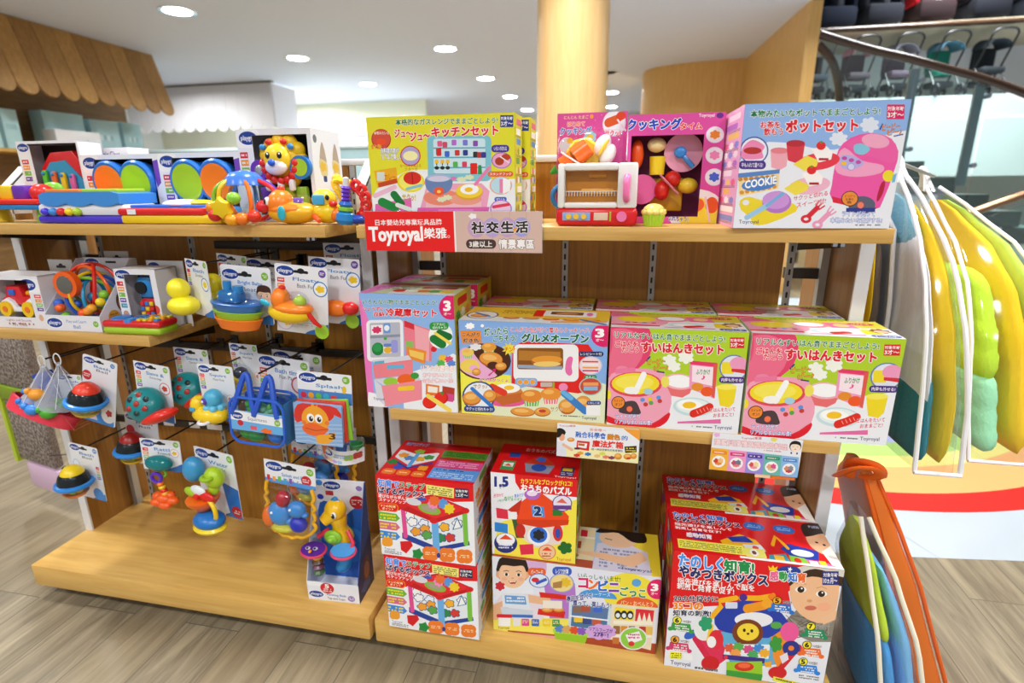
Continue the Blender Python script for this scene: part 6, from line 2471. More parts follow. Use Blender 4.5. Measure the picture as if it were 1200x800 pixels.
def toy_meshbag(t, w, h):
    b = B()
    zt = -0.052
    pts = [(-w * 0.44, -0.006, zt)]
    k = 9
    for i in range(k + 1):
        s = i / k
        pts.append((-w * 0.46 + w * 0.03 * math.sin(i * 2.1), -0.008, zt - 0.02 - (h - 0.075) * s * 0.8))
    for i in range(1, 12):
        s = i / 12
        pts.append((-w * 0.44 + w * 0.9 * s, -0.010 - 0.01 * math.sin(PI * s), -h + 0.012 - 0.012 * math.sin(PI * s) + 0.003 * math.sin(i * 2.5)))
    for i in range(k + 1):
        s = 1 - i / k
        pts.append((w * 0.47 + w * 0.03 * math.sin(i * 2.3), -0.008, zt - 0.02 - (h - 0.075) * s * 0.8))
    pts.append((w * 0.44, -0.006, zt))
    b.tube(bez(pts, 90), 0.0042, plain('f0b41c', 0.6, 'yellow_cord'), 7)
    b.build('cord_trim', t)
    B().rbox((0, -0.012, -h * 0.64), (w * 0.9, 0.046, h * 0.62), 0.02, FILM, None, 3).build('mesh_bag', t)
    for x, z, rx, rz_, c in ((-0.018, -0.118, 0.028, 0.030, '3f8fd8'), (0.028, -0.098, 0.022, 0.020, '3a88d4'), (0.03, -0.136, 0.021, 0.019, '2430b8'), (-0.044, -0.13, 0.016, 0.026, 'e8702a'), (-0.006, -0.078, 0.016, 0.02, 'b02a34'), (-0.01, -0.152, 0.03, 0.010, 'c8c43a')):
        b = B()
        b.ell((x, -0.022, z), (rx, 0.016, rz_), P(c))
        if c.startswith('3'):
            b.ell((x + rx * 0.9, -0.022, z - rz_ * 0.5), (rx * 0.4, 0.008, rz_ * 0.3), P(c))
            b.ell((x - rx * 0.3, -0.037, z + rz_ * 0.3), 0.003, P('f4f4f4'))
        b.build('bath_animal', t)


def mesh_art():
    return card_art(0.13, 0.056, ['Splash and Play', 'Bath Set'], lambda a, H: (a.el(82, 28, 10, 10, 'c82a34'), a.fuzz(75, 24, 89, 32, 2, 'f4e0e0'), a.rect(0, H - 8, 100, H, '5a9ae0'), [a.rect(4 + i * 11, H - 14 + (i % 2) * 2, 10 + i * 11, H - 4, ('d8283a', 'f0a030', '6abf4a', '3fb0d8', '8a5ac0')[i % 5]) for i in range(5)]), ntabs=0, foot=None)


for i, (x, y, z, s) in enumerate(((0.771, 0.04, 0.452, 'front yellow-trimmed mesh bag of blue bath animals'), (0.768, 0.150, 0.464, 'second yellow-trimmed mesh bag just behind the front one'), (0.786, 0.205, 0.474, 'third mesh bag of bath animals, rearmost of the three'))):
    t = thing('mesh_toy_bag', s, 'packaged toy', (x, y, z), (0, R(3.5), R(-3)), 'mesh bags of bath animals')
    b = B()
    b.box((0, 0, -0.028), (0.13, 0.0012, 0.056), CARD_WHITE)
    o = b.build('card', t, sharp=0)
    B().art(mesh_art(), T(-0.065, -0.0009, -0.056) @ FRONT).build('card_print', o, sharp=0)
    toy_meshbag(t, 0.13, 0.176)
    peg(x, z - 0.010, y + 0.003)
# ================================================================ left unit: boxed toys and demo toys
def open_box(t, w, d, h, face, back='14171c', panel='e9ebf2', side_art=None, thick=0.003, win=None):
    """window carton: back, sides, floor and lid of card, with a printed front frame that has a real opening
    face = (Art, opening) with opening (x0, z0, x1, z1) in metres"""
    b = B()
    cw = plain(panel, 0.45, 'carton_board')
    cb = plain(back, 0.5, 'carton_inside')
    b.box((w / 2, d - thick / 2, h / 2), (w, thick, h), cw)
    b.box((w / 2, d - thick - 0.0006, h / 2), (w - 2 * thick, 0.001, h - 2 * thick), cb)
    for x in (thick / 2, w - thick / 2):
        b.box((x, d / 2, h / 2), (thick, d, h), cw)
    b.box((w / 2, d / 2, thick / 2), (w, d, thick), cw)
    b.box((w / 2, d / 2, h - thick / 2), (w, d, thick), cw)
    b.build('carton', t, sharp=0)
    art, (x0, z0, x1, z1) = face
    b = B()
    for a0, c0, a1, c1 in ((0, 0, w, z0), (0, z1, w, h), (0, z0, x0, z1), (x1, z0, w, z1)):
        if a1 - a0 > 0.0005 and c1 - c0 > 0.0005:
            b.box(((a0 + a1) / 2, -0.0005, (c0 + c1) / 2), (a1 - a0, 0.001, c1 - c0), cw)
            if art:
                s = Art.__new__(Art)
                s.w, s.h, s.step, s.clip = w, h, art.step, True
                s.v, s.f, s.c = [], [], []
                for f, c in zip(art.f, art.c):
                    pts = [art.v[i] for i in f]
                    q = clip_poly([(p[0] - a0, p[1] - c0) for p in pts], a1 - a0, c1 - c0)
                    if len(q) >= 3:
                        o = len(s.v)
                        s.v += [(p[0] + a0, p[1] + c0, pts[0][2]) for p in q]
                        s.f.append(tuple(range(o, o + len(q))))
                        s.c.append(c if not isinstance(c[0], tuple) else c[0])
                b.art(s, T(0, -0.0011, 0) @ FRONT)
    b.build('front_frame', t, sharp=0)
    if win:
        B().box(((x0 + x1) / 2, 0.0008, (z0 + z1) / 2), (x1 - x0, 0.0004, z1 - z0), WINDOW).build('window', t, sharp=0)
    if side_art:
        B().art(side_art, T(w + 0.0003, 0, 0) @ Matrix(((0, 0, 1, 0), (1, 0, 0, 0), (0, 1, 0, 0), (0, 0, 0, 1)))).build('side_print', t, sharp=0)


def toy_box_root(label, x, y, z, rot=0.0, group=None):
    return thing('window_toy_box', label, 'toy box', (x, y, z), (0, 0, rot), group)


Z = ZTOP + 0.0004
# --- xylophone box
t = toy_box_root('white toy box with a red xylophone in its window, left on the top shelf', 0.098, 0.145, Z, R(2))
w, d, h = 0.165, 0.06, 0.176
a = Art(w, h, [(0, 0), (165, 0), (165, 176), (0, 176)], 'eceef4')
a.rect(30, 6, 160, 16, '241410')
logo(a, 17, 14, 15, 9)
tabs(a, 6, 40, 18, 10, 4)
a.el(16, 112, 9, 12, 'c02838')
a.fuzz(10, 106, 22, 118, 2, 'f4e0e0')
open_box(t, w, d, h, (a, (0.034, 0.03, 0.16, 0.166)), '1a0e0e')
b = B()
b.prism([(0.036, 0.035), (0.158, 0.035), (0.156, 0.12), (0.13, 0.155), (0.07, 0.152), (0.036, 0.115)], 0.02, P('d92020'), T(0, 0.05, 0) @ FRONT, bev=0.004)
b.build('xylophone_base', t)
B().prism([(0.046, 0.05), (0.152, 0.05), (0.15, 0.09), (0.11, 0.134), (0.07, 0.13), (0.046, 0.105)], 0.003, P('3a9ac4'), T(0, 0.0302, 0) @ FRONT).build('blue_face', t)
for i, (c, hh) in enumerate((('5ac432', 0.062), ('f06a2a', 0.056), ('f4c81c', 0.05), ('e868a8', 0.044))):
    b = B()
    x = 0.054 + i * 0.024
    b.rbox((x, 0.023, 0.082), (0.014, 0.008, hh), 0.004, P(c))
    for s in (-1, 1):
        b.ell((x, 0.018, 0.082 + s * hh * 0.38), (0.004, 0.003, 0.004), P('2a8ac8'))
    b.build('tone_bar', t)
# --- white box flap with printed name, behind
a = Art(0.12, 0.06, [(0, 0), (120, 0), (120, 60), (0, 60)], 'eceaf0')
a.blob(14, 12, 8, 9, 'd8a080', 5)
a.text('Music Class', 34, 8, 96, 22, '7a3a90', 0.01)
t = thing('toy_box', 'white toy box lettered Music Class, standing behind the drum box', 'toy box', (0.200, 0.222, Z), 0)
B().rbox((0.06, 0.03, 0.082), (0.12, 0.06, 0.164), 0.001, CARD_WHITE, seg=1).build('carton', t)
B().art(a, T(0, -0.0003, 0.104) @ FRONT).build('front_print', t, sharp=0)


def drum_box(label, x, y, c1, c2, rot):
    t = toy_box_root(label, x, y, Z, rot, 'bongo drum boxes')
    w, d, h = 0.197, 0.075, 0.142
    a = Art(w, h, [(0, 0), (197, 0), (197, 142), (0, 142)], 'eceef4')
    a.rr(0, 0, 48, 38, 10, 'f6f7fa')
    logo(a, 24, 17, 19, 12)
    tabs(a, 8, 44, 20, 11, 5)
    a.rect(4, 112, 26, 142, 'b88a6a')
    a.poly([(24, 100), (60, 142), (24, 142)], '8ac83a')
    a.poly([(180, 16), (197, 12), (197, 60), (186, 70)], '7a4ac0')
    open_box(t, w, d, h, (a, (0.034, 0.012, 0.184, 0.132)), '10141a')
    for x2, c in ((0.072, c1), (0.141, c2)):
        M = T(x2, 0.034, 0.084) @ RX(PI / 2) @ RX(0.10) @ Matrix.Diagonal((1.04, 1.12, 1, 1))
        b = B()
        b.lathe([(0.030, -0.022), (0.036, -0.01), (0.041, 0.012), (0.0425, 0.022), (0.039, 0.027), (0.034, 0.0265)], P('2a74d0'), 32, M)
        b.build('drum_shell', t)
        B().lathe([(0.035, 0.024), (0.034, 0.0275), (0.028, 0.0285), (0.02, 0.027), (0.0, 0.0275)], P(c), 30, M).build('drum_skin', t)
    B().rbox((0.107, 0.046, 0.09), (0.05, 0.03, 0.07), 0.008, P('2a74d0')).build('drum_bridge', t)
    B().rbox((0.186, 0.05, 0.06), (0.012, 0.03, 0.06), 0.008, P('2a74d0')).build('drum_handle', t)
    return t


drum_box('drum box with an orange skin left of a green one, beside the xylophone box', 0.284, 0.131, 'f27d1c', 'a3cf2a', R(1))
drum_box('drum box with a green skin left of an orange one, beside the lion piano box', 0.484, 0.131, 'a3cf2a', 'f27d1c', R(1))

# --- lion piano box
t = toy_box_root('big white window box with a yellow lion toy piano, on the left top shelf', 0.684, 0.130, Z, 0.0)
unit_lion = t
w, d, h = 0.168, 0.115, 0.184
a = Art(w, h, [(0, 0), (168, 0), (168, 184), (0, 184)], 'eceef5')
a.rr(0, 0, 54, 36, 10, 'f8f8fb')
logo(a, 27, 17, 21, 13)
tabs(a, 4, 44, 18, 12, 4)
sa = Art(d, h, [(0, 0), (115, 0), (115, 184), (0, 184)], 'e8eaf2')
for x in (40, 92):
    sa.curve([(x, 24), (x + 12, 58), (x + 8, 72), (x - 6, 70), (x - 14, 56)], 'b0a090')
    sa.curve([(x - 16, 60), (x + 12, 66), (x + 10, 92), (x - 12, 90)], 'd8c890')
    sa.blob(x - 4, 74, 12, 9, 'e0b840', 5)
    sa.rr(x - 6, 92, x + 8, 104, 3, '3a4a80')
sa.fuzz(16, 120, 104, 150, 4, 'b8bcc8')
sa.el(14, 20, 7, 8, '70747c')
open_box(t, w, d, h, (a, (0.036, 0.014, 0.160, 0.172)), '1c2a12', side_art=sa)
b = B()
for k in range(11):
    a0 = k * 2 * PI / 11
    b.ell((0.092 + 0.032 * math.cos(a0), 0.03, 0.116 + 0.032 * math.sin(a0)), (0.014, 0.012, 0.014), P('f3c61c'))
b.ell((0.092, 0.028, 0.116), (0.036, 0.016, 0.036), P('f3c61c'))
b.build('mane', t)
b = B()
for k in range(9):
    a0 = PI + k * PI / 8
    b.ell((0.092 + 0.031 * math.cos(a0), 0.014, 0.112 + 0.029 * math.sin(a0)), (0.007, 0.005, 0.007), P('d8261c'))
for x, c in ((0.076, 'd8261c'), (0.104, 'd8261c'), (0.064, '2f86d0'), (0.116, '2f86d0')):
    b.ell((x, 0.014, 0.146 if c[0] == 'd' else 0.138), (0.006, 0.004, 0.005), P(c))
b.build('mane_spots', t)
b = B()
b.ell((0.091, 0.012, 0.118), (0.025, 0.012, 0.025), P('f5d02a'))
b.build('head', t)
B().ell((0.091, 0.006, 0.105), (0.020, 0.010, 0.013), P('e6e4ec')).build('muzzle', t)
B().ell((0.091, -0.006, 0.112), (0.0068, 0.004, 0.0055), P('2a62d0')).build('nose', t)
for s in (-1, 1):
    b = B()
    b.ell((0.091 + s * 0.011, 0.0015, 0.124), (0.0042, 0.003, 0.0055), P('18140f'))
    b.ell((0.0925 + s * 0.011, -0.001, 0.126), (0.0014, 0.001, 0.0016), P('ffffff'))
    b.build('eye', t)
for x, c in ((0.052, PV), (0.074, '1f86c0'), (0.104, '98b01c'), (0.134, '8ab428')):
    B().rbox((x, 0.024, 0.044), (0.026, 0.012, 0.054), 0.004, P(c)).build('piano_key', t)
for x in (0.066, 0.094, 0.120):
    B().rbox((x, 0.012, 0.074), (0.013, 0.012, 0.024), 0.005, P('eceef4')).build('paw', t)
M = T(0.050, 0.018, 0.104) @ RX(PI / 2)
B().lathe([(0.014, 0.01), (0.02, 0.01), (0.022, 0.0), (0.02, -0.01), (0, -0.01)], P('6a2fb0'), 28, M).build('spinner_ring', t)
B().ell((0.050, 0.012, 0.104), (0.014, 0.006, 0.014), plain('b8bcc4', 0.2, 'silver_beads', 0.7)).build('spinner', t)
M = T(0.143, 0.018, 0.108) @ RX(PI / 2)
B().lathe([(0.016, 0.01), (0.023, 0.01), (0.024, -0.01), (0, -0.01)], P('2a78c8'), 28, M).build('drum_shell', t)
B().lathe([(0.0, 0.0108), (0.017, 0.0106)], P('a3cf2a'), 28, M).build('drum_skin', t)
B().tube(bez([(0.066, 0.03, 0.142), (0.05, 0.03, 0.152), (0.046, 0.03, 0.132)], 10), 0.005, P('a8862c'), 8).build('handle', t)

# the toys stand right at the openings of their boxes
def to_front(t, dy):
    for ch in t.children:
        if ch.name.split('.')[0] not in ('carton', 'front_frame', 'side_print', 'window'):
            ch.location.y -= dy


for o in [o for o in bpy.data.objects if o.name.startswith('window_toy_box')]:
    to_front(o, 0.018)
for ch in unit_lion.children:
    if ch.name.split('.')[0] in ('mane', 'mane_spots', 'head', 'muzzle', 'nose', 'eye'):
        ch.scale = (1.2, 1.2, 1.2)
        ch.location = (-0.2 * 0.092 + 0.004, -0.2 * 0.03 - 0.018, -0.2 * 0.116 + 0.006)
# ---------------------------------------------------------------- demo toys along the front of the top shelf
# red and blue bench with pegs
t = thing('toy_workbench', 'red and blue toy bench with yellow and purple blocks, at the far left end', 'toy', (0.182, 0.080, Z), (0, 0, R(-4)))
b = B()
b.rbox((-0.03, 0, 0.044), (0.2, 0.07, 0.012), 0.005, P('e02a20'))
b.build('tray', t)
B().rbox((-0.03, 0, 0.033), (0.196, 0.066, 0.011), 0.004, P('2482c8')).build('under_tray', t)
for x in (-0.1, 0.045):
    B().tube([(x, 0, 0.03), (x, 0, 0.0003)], [0.018, 0.021], P('8cc63a' if x > 0 else PY), 12, flat=0.9).build('foot', t)
for x, c in ((-0.085, PY), (-0.04, 'f2cf22'), (0.0, PV)):
    B().rbox((x, 0, 0.064), (0.04, 0.04, 0.03), 0.005, P(c)).build('block', t)
B().ell((0.052, -0.006, 0.062), (0.022, 0.022, 0.020), P('dd2a26')).build('ball', t)
B().ell((0.05, 0.02, 0.07), (0.028, 0.014, 0.016), P('7ac23a')).build('green_ball', t)

# drum keyboard
t = thing('toy_drum_keyboard', 'white and purple toy with a wavy blue top and five round keys', 'toy', (0.362, 0.079, Z), (0, 0, R(-1)))
b = B()
b.rbox((0, 0, 0.008), (0.228, 0.09, 0.016), 0.006, P('4a35c8'))
b.build('purple_base', t)
b = B()
b.rbox((0, 0, 0.028), (0.224, 0.086, 0.026), 0.009, P('e6e8f0'))
b.build('white_body', t)
b = B()
out = []
for i in range(41):
    x = -0.096 + 0.205 * i / 40
    out.append((x, 0.041 - 0.006 * abs(math.sin(i * PI / 13))))
out += [(0.109, 0.060), (0.09, 0.064), (-0.08, 0.064), (-0.096, 0.058)]
b.prism(out, 0.092, P('3f8fe0'), T(0, 0.046, 0) @ FRONT)
b.build('wavy_top', t)
for x, c in ((-0.045, 'f2882a'), (0.05, 'b0d436')):
    B().rbox((x, 0, 0.066), (0.09, 0.07, 0.008), 0.003, P(c)).build('drum_pad', t)
for i, c in enumerate(('4a3ad8', '3f8fe0', 'e0282a', 'f2d41f', 'b4d636')):
    B().ell((-0.088 + i * 0.021, -0.044, 0.024), (0.0105, 0.008, 0.008), P(c)).build('key', t)

# organ boat
t = thing('toy_organ', 'low toy with a yellow base, red band and white top beside the drum keyboard', 'toy', (0.579, 0.073, Z), (0, 0, R(1)))
b = B()
b.rbox((0, 0, 0.009), (0.232, 0.08, 0.018), 0.006, P('f5cf1c'))
b.rbox((0.108, -0.01, 0.008), (0.05, 0.05, 0.015), 0.006, P('f5cf1c'))
b.build('yellow_base', t)
B().rbox((-0.02, 0, 0.024), (0.2, 0.082, 0.014), 0.005, P('dd2222')).build('red_band', t)
B().rbox((-0.012, 0.01, 0.032), (0.2, 0.06, 0.010), 0.004, P('2a62d0')).build('blue_band', t)
B().rbox((0.085, 0.005, 0.022), (0.05, 0.07, 0.02), 0.006, P('3f9ae0')).build('blue_end', t)
b = B()
b.ell((0.0, 0.008, 0.038), (0.05, 0.028, 0.010), P('eef0f4'))
b.build('white_top', t)
b = B()
b.ell((0.04, 0.006, 0.040), (0.03, 0.02, 0.007), P('f4dc2a'))
b.ell((0.075, 0.004, 0.046), (0.007, 0.007, 0.009), P('f4c81c'))
b.build('yellow_button', t)
B().box((-0.085, -0.0412, 0.024), (0.02, 0.0006, 0.010), CARD_WHITE).build('price_tag', t)

# activity ball of hoops under a blue dome
t = thing('toy_activity_ball', 'hoop ball toy with a blue dome, coloured hoops and a yellow star', 'toy', (0.738, 0.064, Z), (0, 0, R(10)))
b = B()
b.lathe([(0.038, 0.074), (0.034, 0.088), (0.024, 0.098), (0.0, 0.103)], P('3f78d8'), 24)
for i in range(14):
    a0 = i * 2.4
    rr_ = 0.012 + 0.017 * (i / 14)
    b.ell((rr_ * math.cos(a0), rr_ * math.sin(a0), 0.102 - rr_ * rr_ * 14), 0.0018, P('dfe8fa'))
b.build('dome', t)
B().lathe([(0.02, 0.03), (0.03, 0.05), (0.03, 0.078), (0.0, 0.08)], SHELL, 20).build('clear_core', t)
for a0, c, k in ((-2.7, '8ac83a', 1.0), (-2.2, 'f4c020', 1.0), (-1.1, 'f27a1c', 0.9), (-0.3, 'e0242a', 1.15), (0.3, '5a3ac0', 1.0), (1.6, '2f86d8', 1.0), (2.5, 'f27a1c', 1.0)):
    pts = [(0.03 * math.cos(a0), 0.03 * math.sin(a0), 0.084), (0.056 * k * math.cos(a0), 0.042 * k * math.sin(a0), 0.066), (0.060 * k * math.cos(a0), 0.043 * k * math.sin(a0), 0.036), (0.04 * math.cos(a0), 0.036 * math.sin(a0), 0.012), (0.015 * math.cos(a0), 0.012 * math.sin(a0), 0.008)]
    B().tube(bez(pts, 20), 0.0042, P(c), 8).build('hoop', t)
b = B()
M = T(-0.022, -0.052, 0.034) @ RX(0.25)
b.prism([(0.021 * (1 if i % 2 else 0.72) * math.cos(i * PI / 6), 0.021 * (1 if i % 2 else 0.72) * math.sin(i * PI / 6)) for i in range(12)], 0.012, P('f4d01c'), M @ FRONT, bev=0.003)
b.build('star', t)
for x, y, z, c in ((0.0, -0.05, 0.05, '8ac83a'), (-0.054, -0.03, 0.032, 'f08a1c'), (0.034, -0.048, 0.016, 'e0341c'), (0.012, -0.052, 0.012, 'f27a1c'), (0.048, -0.036, 0.034, 'd8242a'), (0.062, -0.022, 0.044, '2f6ad0'), (-0.006, -0.056, 0.010, 'f0a01c'), (-0.048, -0.036, 0.018, 'd8242a')):
    B().ell((x, y, z), (0.013, 0.012, 0.012), P(c), None, 12, 8).build('bead', t)

# orange fish boat
t = thing('toy_fish_boat', 'orange and yellow fish-shaped bath boat with a blue fin, by the hoop ball', 'toy', (0.846, 0.054, Z), (0, 0, R(6)))
b = B()
b.ell((0, 0, 0.022), (0.052, 0.03, 0.0215), P('f4b51c'))
b.build('hull', t)
b = B()
b.ell((-0.024, 0, 0.038), (0.026, 0.026, 0.028), P('f5821f'))
b.ell((-0.005, 0, 0.028), (0.046, 0.031, 0.014), P('f5821f'))
b.build('body', t)
B().ell((-0.022, 0, 0.066), (0.008, 0.007, 0.007), P('e0341c')).build('spout', t)
B().ell((0.014, 0, 0.038), (0.026, 0.024, 0.02), SHELL).build('clear_dome', t)
B().rbox((0.014, -0.006, 0.040), (0.018, 0.014, 0.02), 0.004, P('8a5ac0')).build('block', t)
b = B()
b.ell((-0.043, -0.016, 0.044), (0.006, 0.005, 0.008), P('f6f6f6'))
b.ell((-0.0465, -0.019, 0.044), (0.003, 0.003, 0.005), P('14120f'))
b.build('eye', t)
B().ell((-0.01, -0.031, 0.022), (0.008, 0.003, 0.014), P('2ab0c4')).build('fin', t)
B().tube([(0.046, -0.012, 0.016), (0.062, -0.028, 0.007)], [0.006, 0.004], P('ee5a2a'), 8).build('tail', t)

# yellow duckling with a giraffe-like handle
t = thing('toy_duckling', 'yellow duckling toy with a red beak and a tall curved yellow handle', 'toy', (0.916, 0.070, Z), (0, 0, R(5)))
b = B()
b.ell((-0.008, 0, 0.022), (0.034, 0.026, 0.021), P('f5cf1c'))
b.ell((-0.012, 0, 0.046), (0.024, 0.022, 0.02), P('f5d33c'))
b.build('body', t)
B().rbox((-0.014, -0.022, 0.046), (0.024, 0.004, 0.018), 0.004, P('4aa8d8')).build('blue_window', t)
B().ell((0.012, -0.016, 0.038), (0.008, 0.008, 0.006), P('e0281f')).build('beak', t)
b = B()
b.ell((0.003, -0.02, 0.05), (0.004, 0.003, 0.005), P('16130f'))
b.build('eye', t)
B().ell((0.018, -0.004, 0.018), (0.022, 0.02, 0.016), P('f27a1c')).build('wing', t)
b = B()
b.tube(bez([(0.022, 0.02, 0.02), (0.016, 0.02, 0.05), (0.004, 0.02, 0.072), (0.01, 0.02, 0.082), (0.036, 0.02, 0.076)], 16), [0.0105] * 14 + [0.009] * 3, P('f5cc2a'), 10, flat=0.7)
b.ell((0.008, 0.02, 0.084), (0.010, 0.009, 0.010), P('f5cc2a'))
b.build('handle', t)

# stacking teether and red ring of loops
t = thing('toy_teether', 'purple, green and blue stacked teether standing upright near the shelf end', 'toy', (0.950, 0.058, Z), (0, R(6), 0))
B().lathe([(0.0, 0.0), (0.014, 0.0), (0.019, 0.008), (0.017, 0.02), (0.011, 0.024)], P('1f80c8'), 20).build('base_bead', t)
B().lathe([(0.010, 0.023), (0.014, 0.026), (0.014, 0.031), (0.010, 0.033)], P('8ac83a'), 20).build('green_ring', t)
B().lathe([(0.010, 0.033), (0.013, 0.037), (0.010, 0.043)], P('2a6ad0'), 20).build('blue_ring', t)
b = B()
for i in range(4):
    z = 0.043 + i * 0.007
    b.lathe([(0.007, z), (0.010, z + 0.0035), (0.007, z + 0.007)], P('6a3ac8'), 18)
b.build('purple_spring', t)
B().lathe([(0.006, 0.071), (0.006, 0.086), (0.0, 0.088)], P('e8e8ee'), 14).build('tip', t)
t = thing('toy_ring', 'red teething ring made of round loops, leaning by the red sign', 'toy', (0.979, 0.068, Z), (0, 0, R(-10)))
for i in range(6):
    a0 = -0.95 + i * 0.42
    M = T(-0.02 + 0.034 * math.cos(a0), 0, 0.040 + 0.034 * math.sin(a0)) @ RX(PI / 2)
    B().torus((0, 0, 0), 0.0085, 0.0046, P('e0201f'), M, n=18).build('loop', t)
B().ell((-0.008, -0.004, 0.009), (0.022, 0.013, 0.009), P('1f46b0')).build('blue_bead', t)

# ---------------------------------------------------------------- half shelf
Z = ZHALF + 0.0004
# fire engine box
t = toy_box_root('open-fronted box with a red and white toy fire truck, left end of half shelf', 0.028, 0.045, Z, R(1))
t.scale = (0.89, 1, 1)
w, d, h = 0.185, 0.075, 0.122
a = Art(w, h, [(0, 0), (185, 0), (185, 122), (0, 122)], 'e9e9f0')
a.rr(118, 6, 185, 38, 6, 'f5f6fa')
logo(a, 150, 20, 25, 13)
tabs(a, 162, 42, 20, 8, 4)
a.el(168, 96, 7, 8, 'e0b090')
a.fuzz(60, 108, 150, 117, 1, 'b06a70')
a.text('Lights and Sounds', 56, 101, 134, 108, 'a83a4a', 0.0)
a.text('Fire Truck', 72, 111, 118, 118, '6a4a50', 0.0)
open_box(t, w, d, h, (a, (0.012, 0.026, 0.150, 0.112)), '3a1016')
b = B()
b.prism([(0.03, 0.05), (0.15, 0.05), (0.15, 0.066), (0.1, 0.07), (0.094, 0.094), (0.052, 0.094), (0.044, 0.07), (0.03, 0.064)], 0.04, P('d81f26'), T(0, 0.056, 0) @ FRONT, bev=0.004)
b.build('cab', t)
b = B()
b.prism([(0.03, 0.036), (0.15, 0.036), (0.15, 0.06), (0.13, 0.068), (0.112, 0.058), (0.1, 0.046), (0.084, 0.046), (0.074, 0.060), (0.058, 0.068), (0.04, 0.06), (0.03, 0.05)], 0.008, P('eceef2'), T(0, 0.0155, 0) @ FRONT, bev=0.002)
b.build('chassis', t)
B().rbox((0.07, 0.0145, 0.08), (0.02, 0.004, 0.014), 0.002, P('3a6ad0')).build('cab_window', t)
B().cyl((0.1, 0.03, 0.076), (0.15, 0.03, 0.08), 0.006, P('f2b01c')).build('ladder', t)
for x in (0.056, 0.126):
    b = B()
    b.cyl((x, 0.002, 0.043), (x, 0.014, 0.043), 0.018, P('f4c81c'), n=26)
    b.cyl((x, 0.0005, 0.043), (x, 0.003, 0.043), 0.007, P('ee7a2a'), n=16)
    b.build('wheel', t)

# bead maze tray
t = thing('open_toy_box', 'open white tray box holding a tangle of bright loops with an orange mirror', 'toy box', (0.196, 0.040, Z), (0, 0, R(2)))
w, d, h = 0.146, 0.125, 0.150
a = Art(w, 0.036, [(0, 0), (146, 0), (146, 36), (0, 36)], 'e6e8f1')
logo(a, 24, 18, 20, 11)
a.text('Play and Learn', 56, 10, 108, 19, '5a7ac0', 0.0)
a.text('Ball', 72, 22, 90, 30, '5a7ac0', 0.0)
age_dot(a, 132, 18, 7)
b = B()
card = plain('e6e8f1', 0.45, 'carton_board')
b.box((w / 2, 0.0006, 0.018), (w, 0.0012, 0.036), card)
b.art(a, T(0, -0.0004, 0) @ FRONT)
b.build('front_print', t, sharp=0)
b = B()
b.box((w / 2, d / 2, 0.001), (w, d, 0.002), plain('3a86d0', 0.45, 'carton_inside'))
a = Art(w, h, [(0, 0), (146, 0), (146, 150), (0, 150)], 'dfe4ee')
logo(a, 22, 12, 19, 10)
a.rr(60, 8, 90, 13, 2, '16181c')
age_dot(a, 132, 16, 6)
a.el(118, 60, 14, 16, 'c89a80')
b.box((w / 2, d, h / 2), (w, 0.0012, h), card)
b.art(a, T(0, d - 0.001, 0) @ FRONT)
YZ = Matrix(((0, 0, 1, 0), (1, 0, 0, 0), (0, 1, 0, 0), (0, 0, 0, 1)))
for x in (0, w - 0.0012):
    b.prism([(0, 0), (d, 0), (d, h), (d - 0.02, h), (0, 0.036)], 0.0012, card, YZ, z0=x)
sa = Art(d, h, [(0, 0), (125, 0), (125, 150), (0, 150)], None)
sa.el(70, 92, 22, 26, '6a4436')
sa.el(70, 96, 17, 20, 'd0a48a')
sa.el(36, 122, 15, 15, 'd8a030')
sa.fuzz(26, 114, 46, 130, 3, '8a5a18')
b.art(sa, T(w + 0.0004, 0, 0) @ YZ)
b.build('tray', t, sharp=0)
B().cyl((0.06, 0.012, 0.103), (0.06, 0.026, 0.103), 0.030, P('f2641c'), n=30).build('mirror_frame', t)
B().cyl((0.06, 0.0105, 0.103), (0.06, 0.0125, 0.103), 0.020, plain('a8a8a0', 0.15, 'mirror', 0.9), n=28).build('mirror', t)
cx, cy, cz = 0.078, 0.062, 0.074
for R_, c, ax, off in ((0.058, 'e8381f', (0.5, 0.3), 0.012), (0.055, 'f2641c', (0.9, -0.2), 0.01), (0.052, '2a5cd0', (0.2, 0.9), -0.006), (0.05, '2a7ad8', (1.2, 0.6), -0.012), (0.05, 'f2c81c', (0.7, 1.3), 0.0), (0.046, '8ac83a', (1.5, 0.2), 0.0), (0.052, 'e0281f', (0.3, -0.7), 0.016), (0.044, '1f9ad0', (1.0, 1.9), -0.01)):
    M = T(cx, cy, cz + off) @ RX(PI / 2 + ax[0] * 0.6 - 0.4) @ RY(ax[1])
    B().torus((0, 0, 0), R_, 0.0038, P(c), M, n=36).build('loop', t)
for x, y, z, c in ((0.106, 0.012, 0.044, 'f2901c'), (0.094, 0.010, 0.040, 'ee5a1c'), (0.112, 0.016, 0.05, 'f2a82c'), (0.034, 0.012, 0.05, 'f2641c'), (0.028, 0.016, 0.06, '3a6ad8'), (0.04, 0.016, 0.03, '7ac23a'), (0.124, 0.03, 0.062, 'f4d41f'), (0.126, 0.04, 0.078, '8ac83a'), (0.084, 0.05, 0.07, '2a9ad0'), (0.06, 0.03, 0.056, '2f62d0'), (0.05, 0.014, 0.024, '4a52d8')):
    B().ell((x, y, z), (0.011, 0.010, 0.010), P(c), None, 12, 8).build('bead', t)

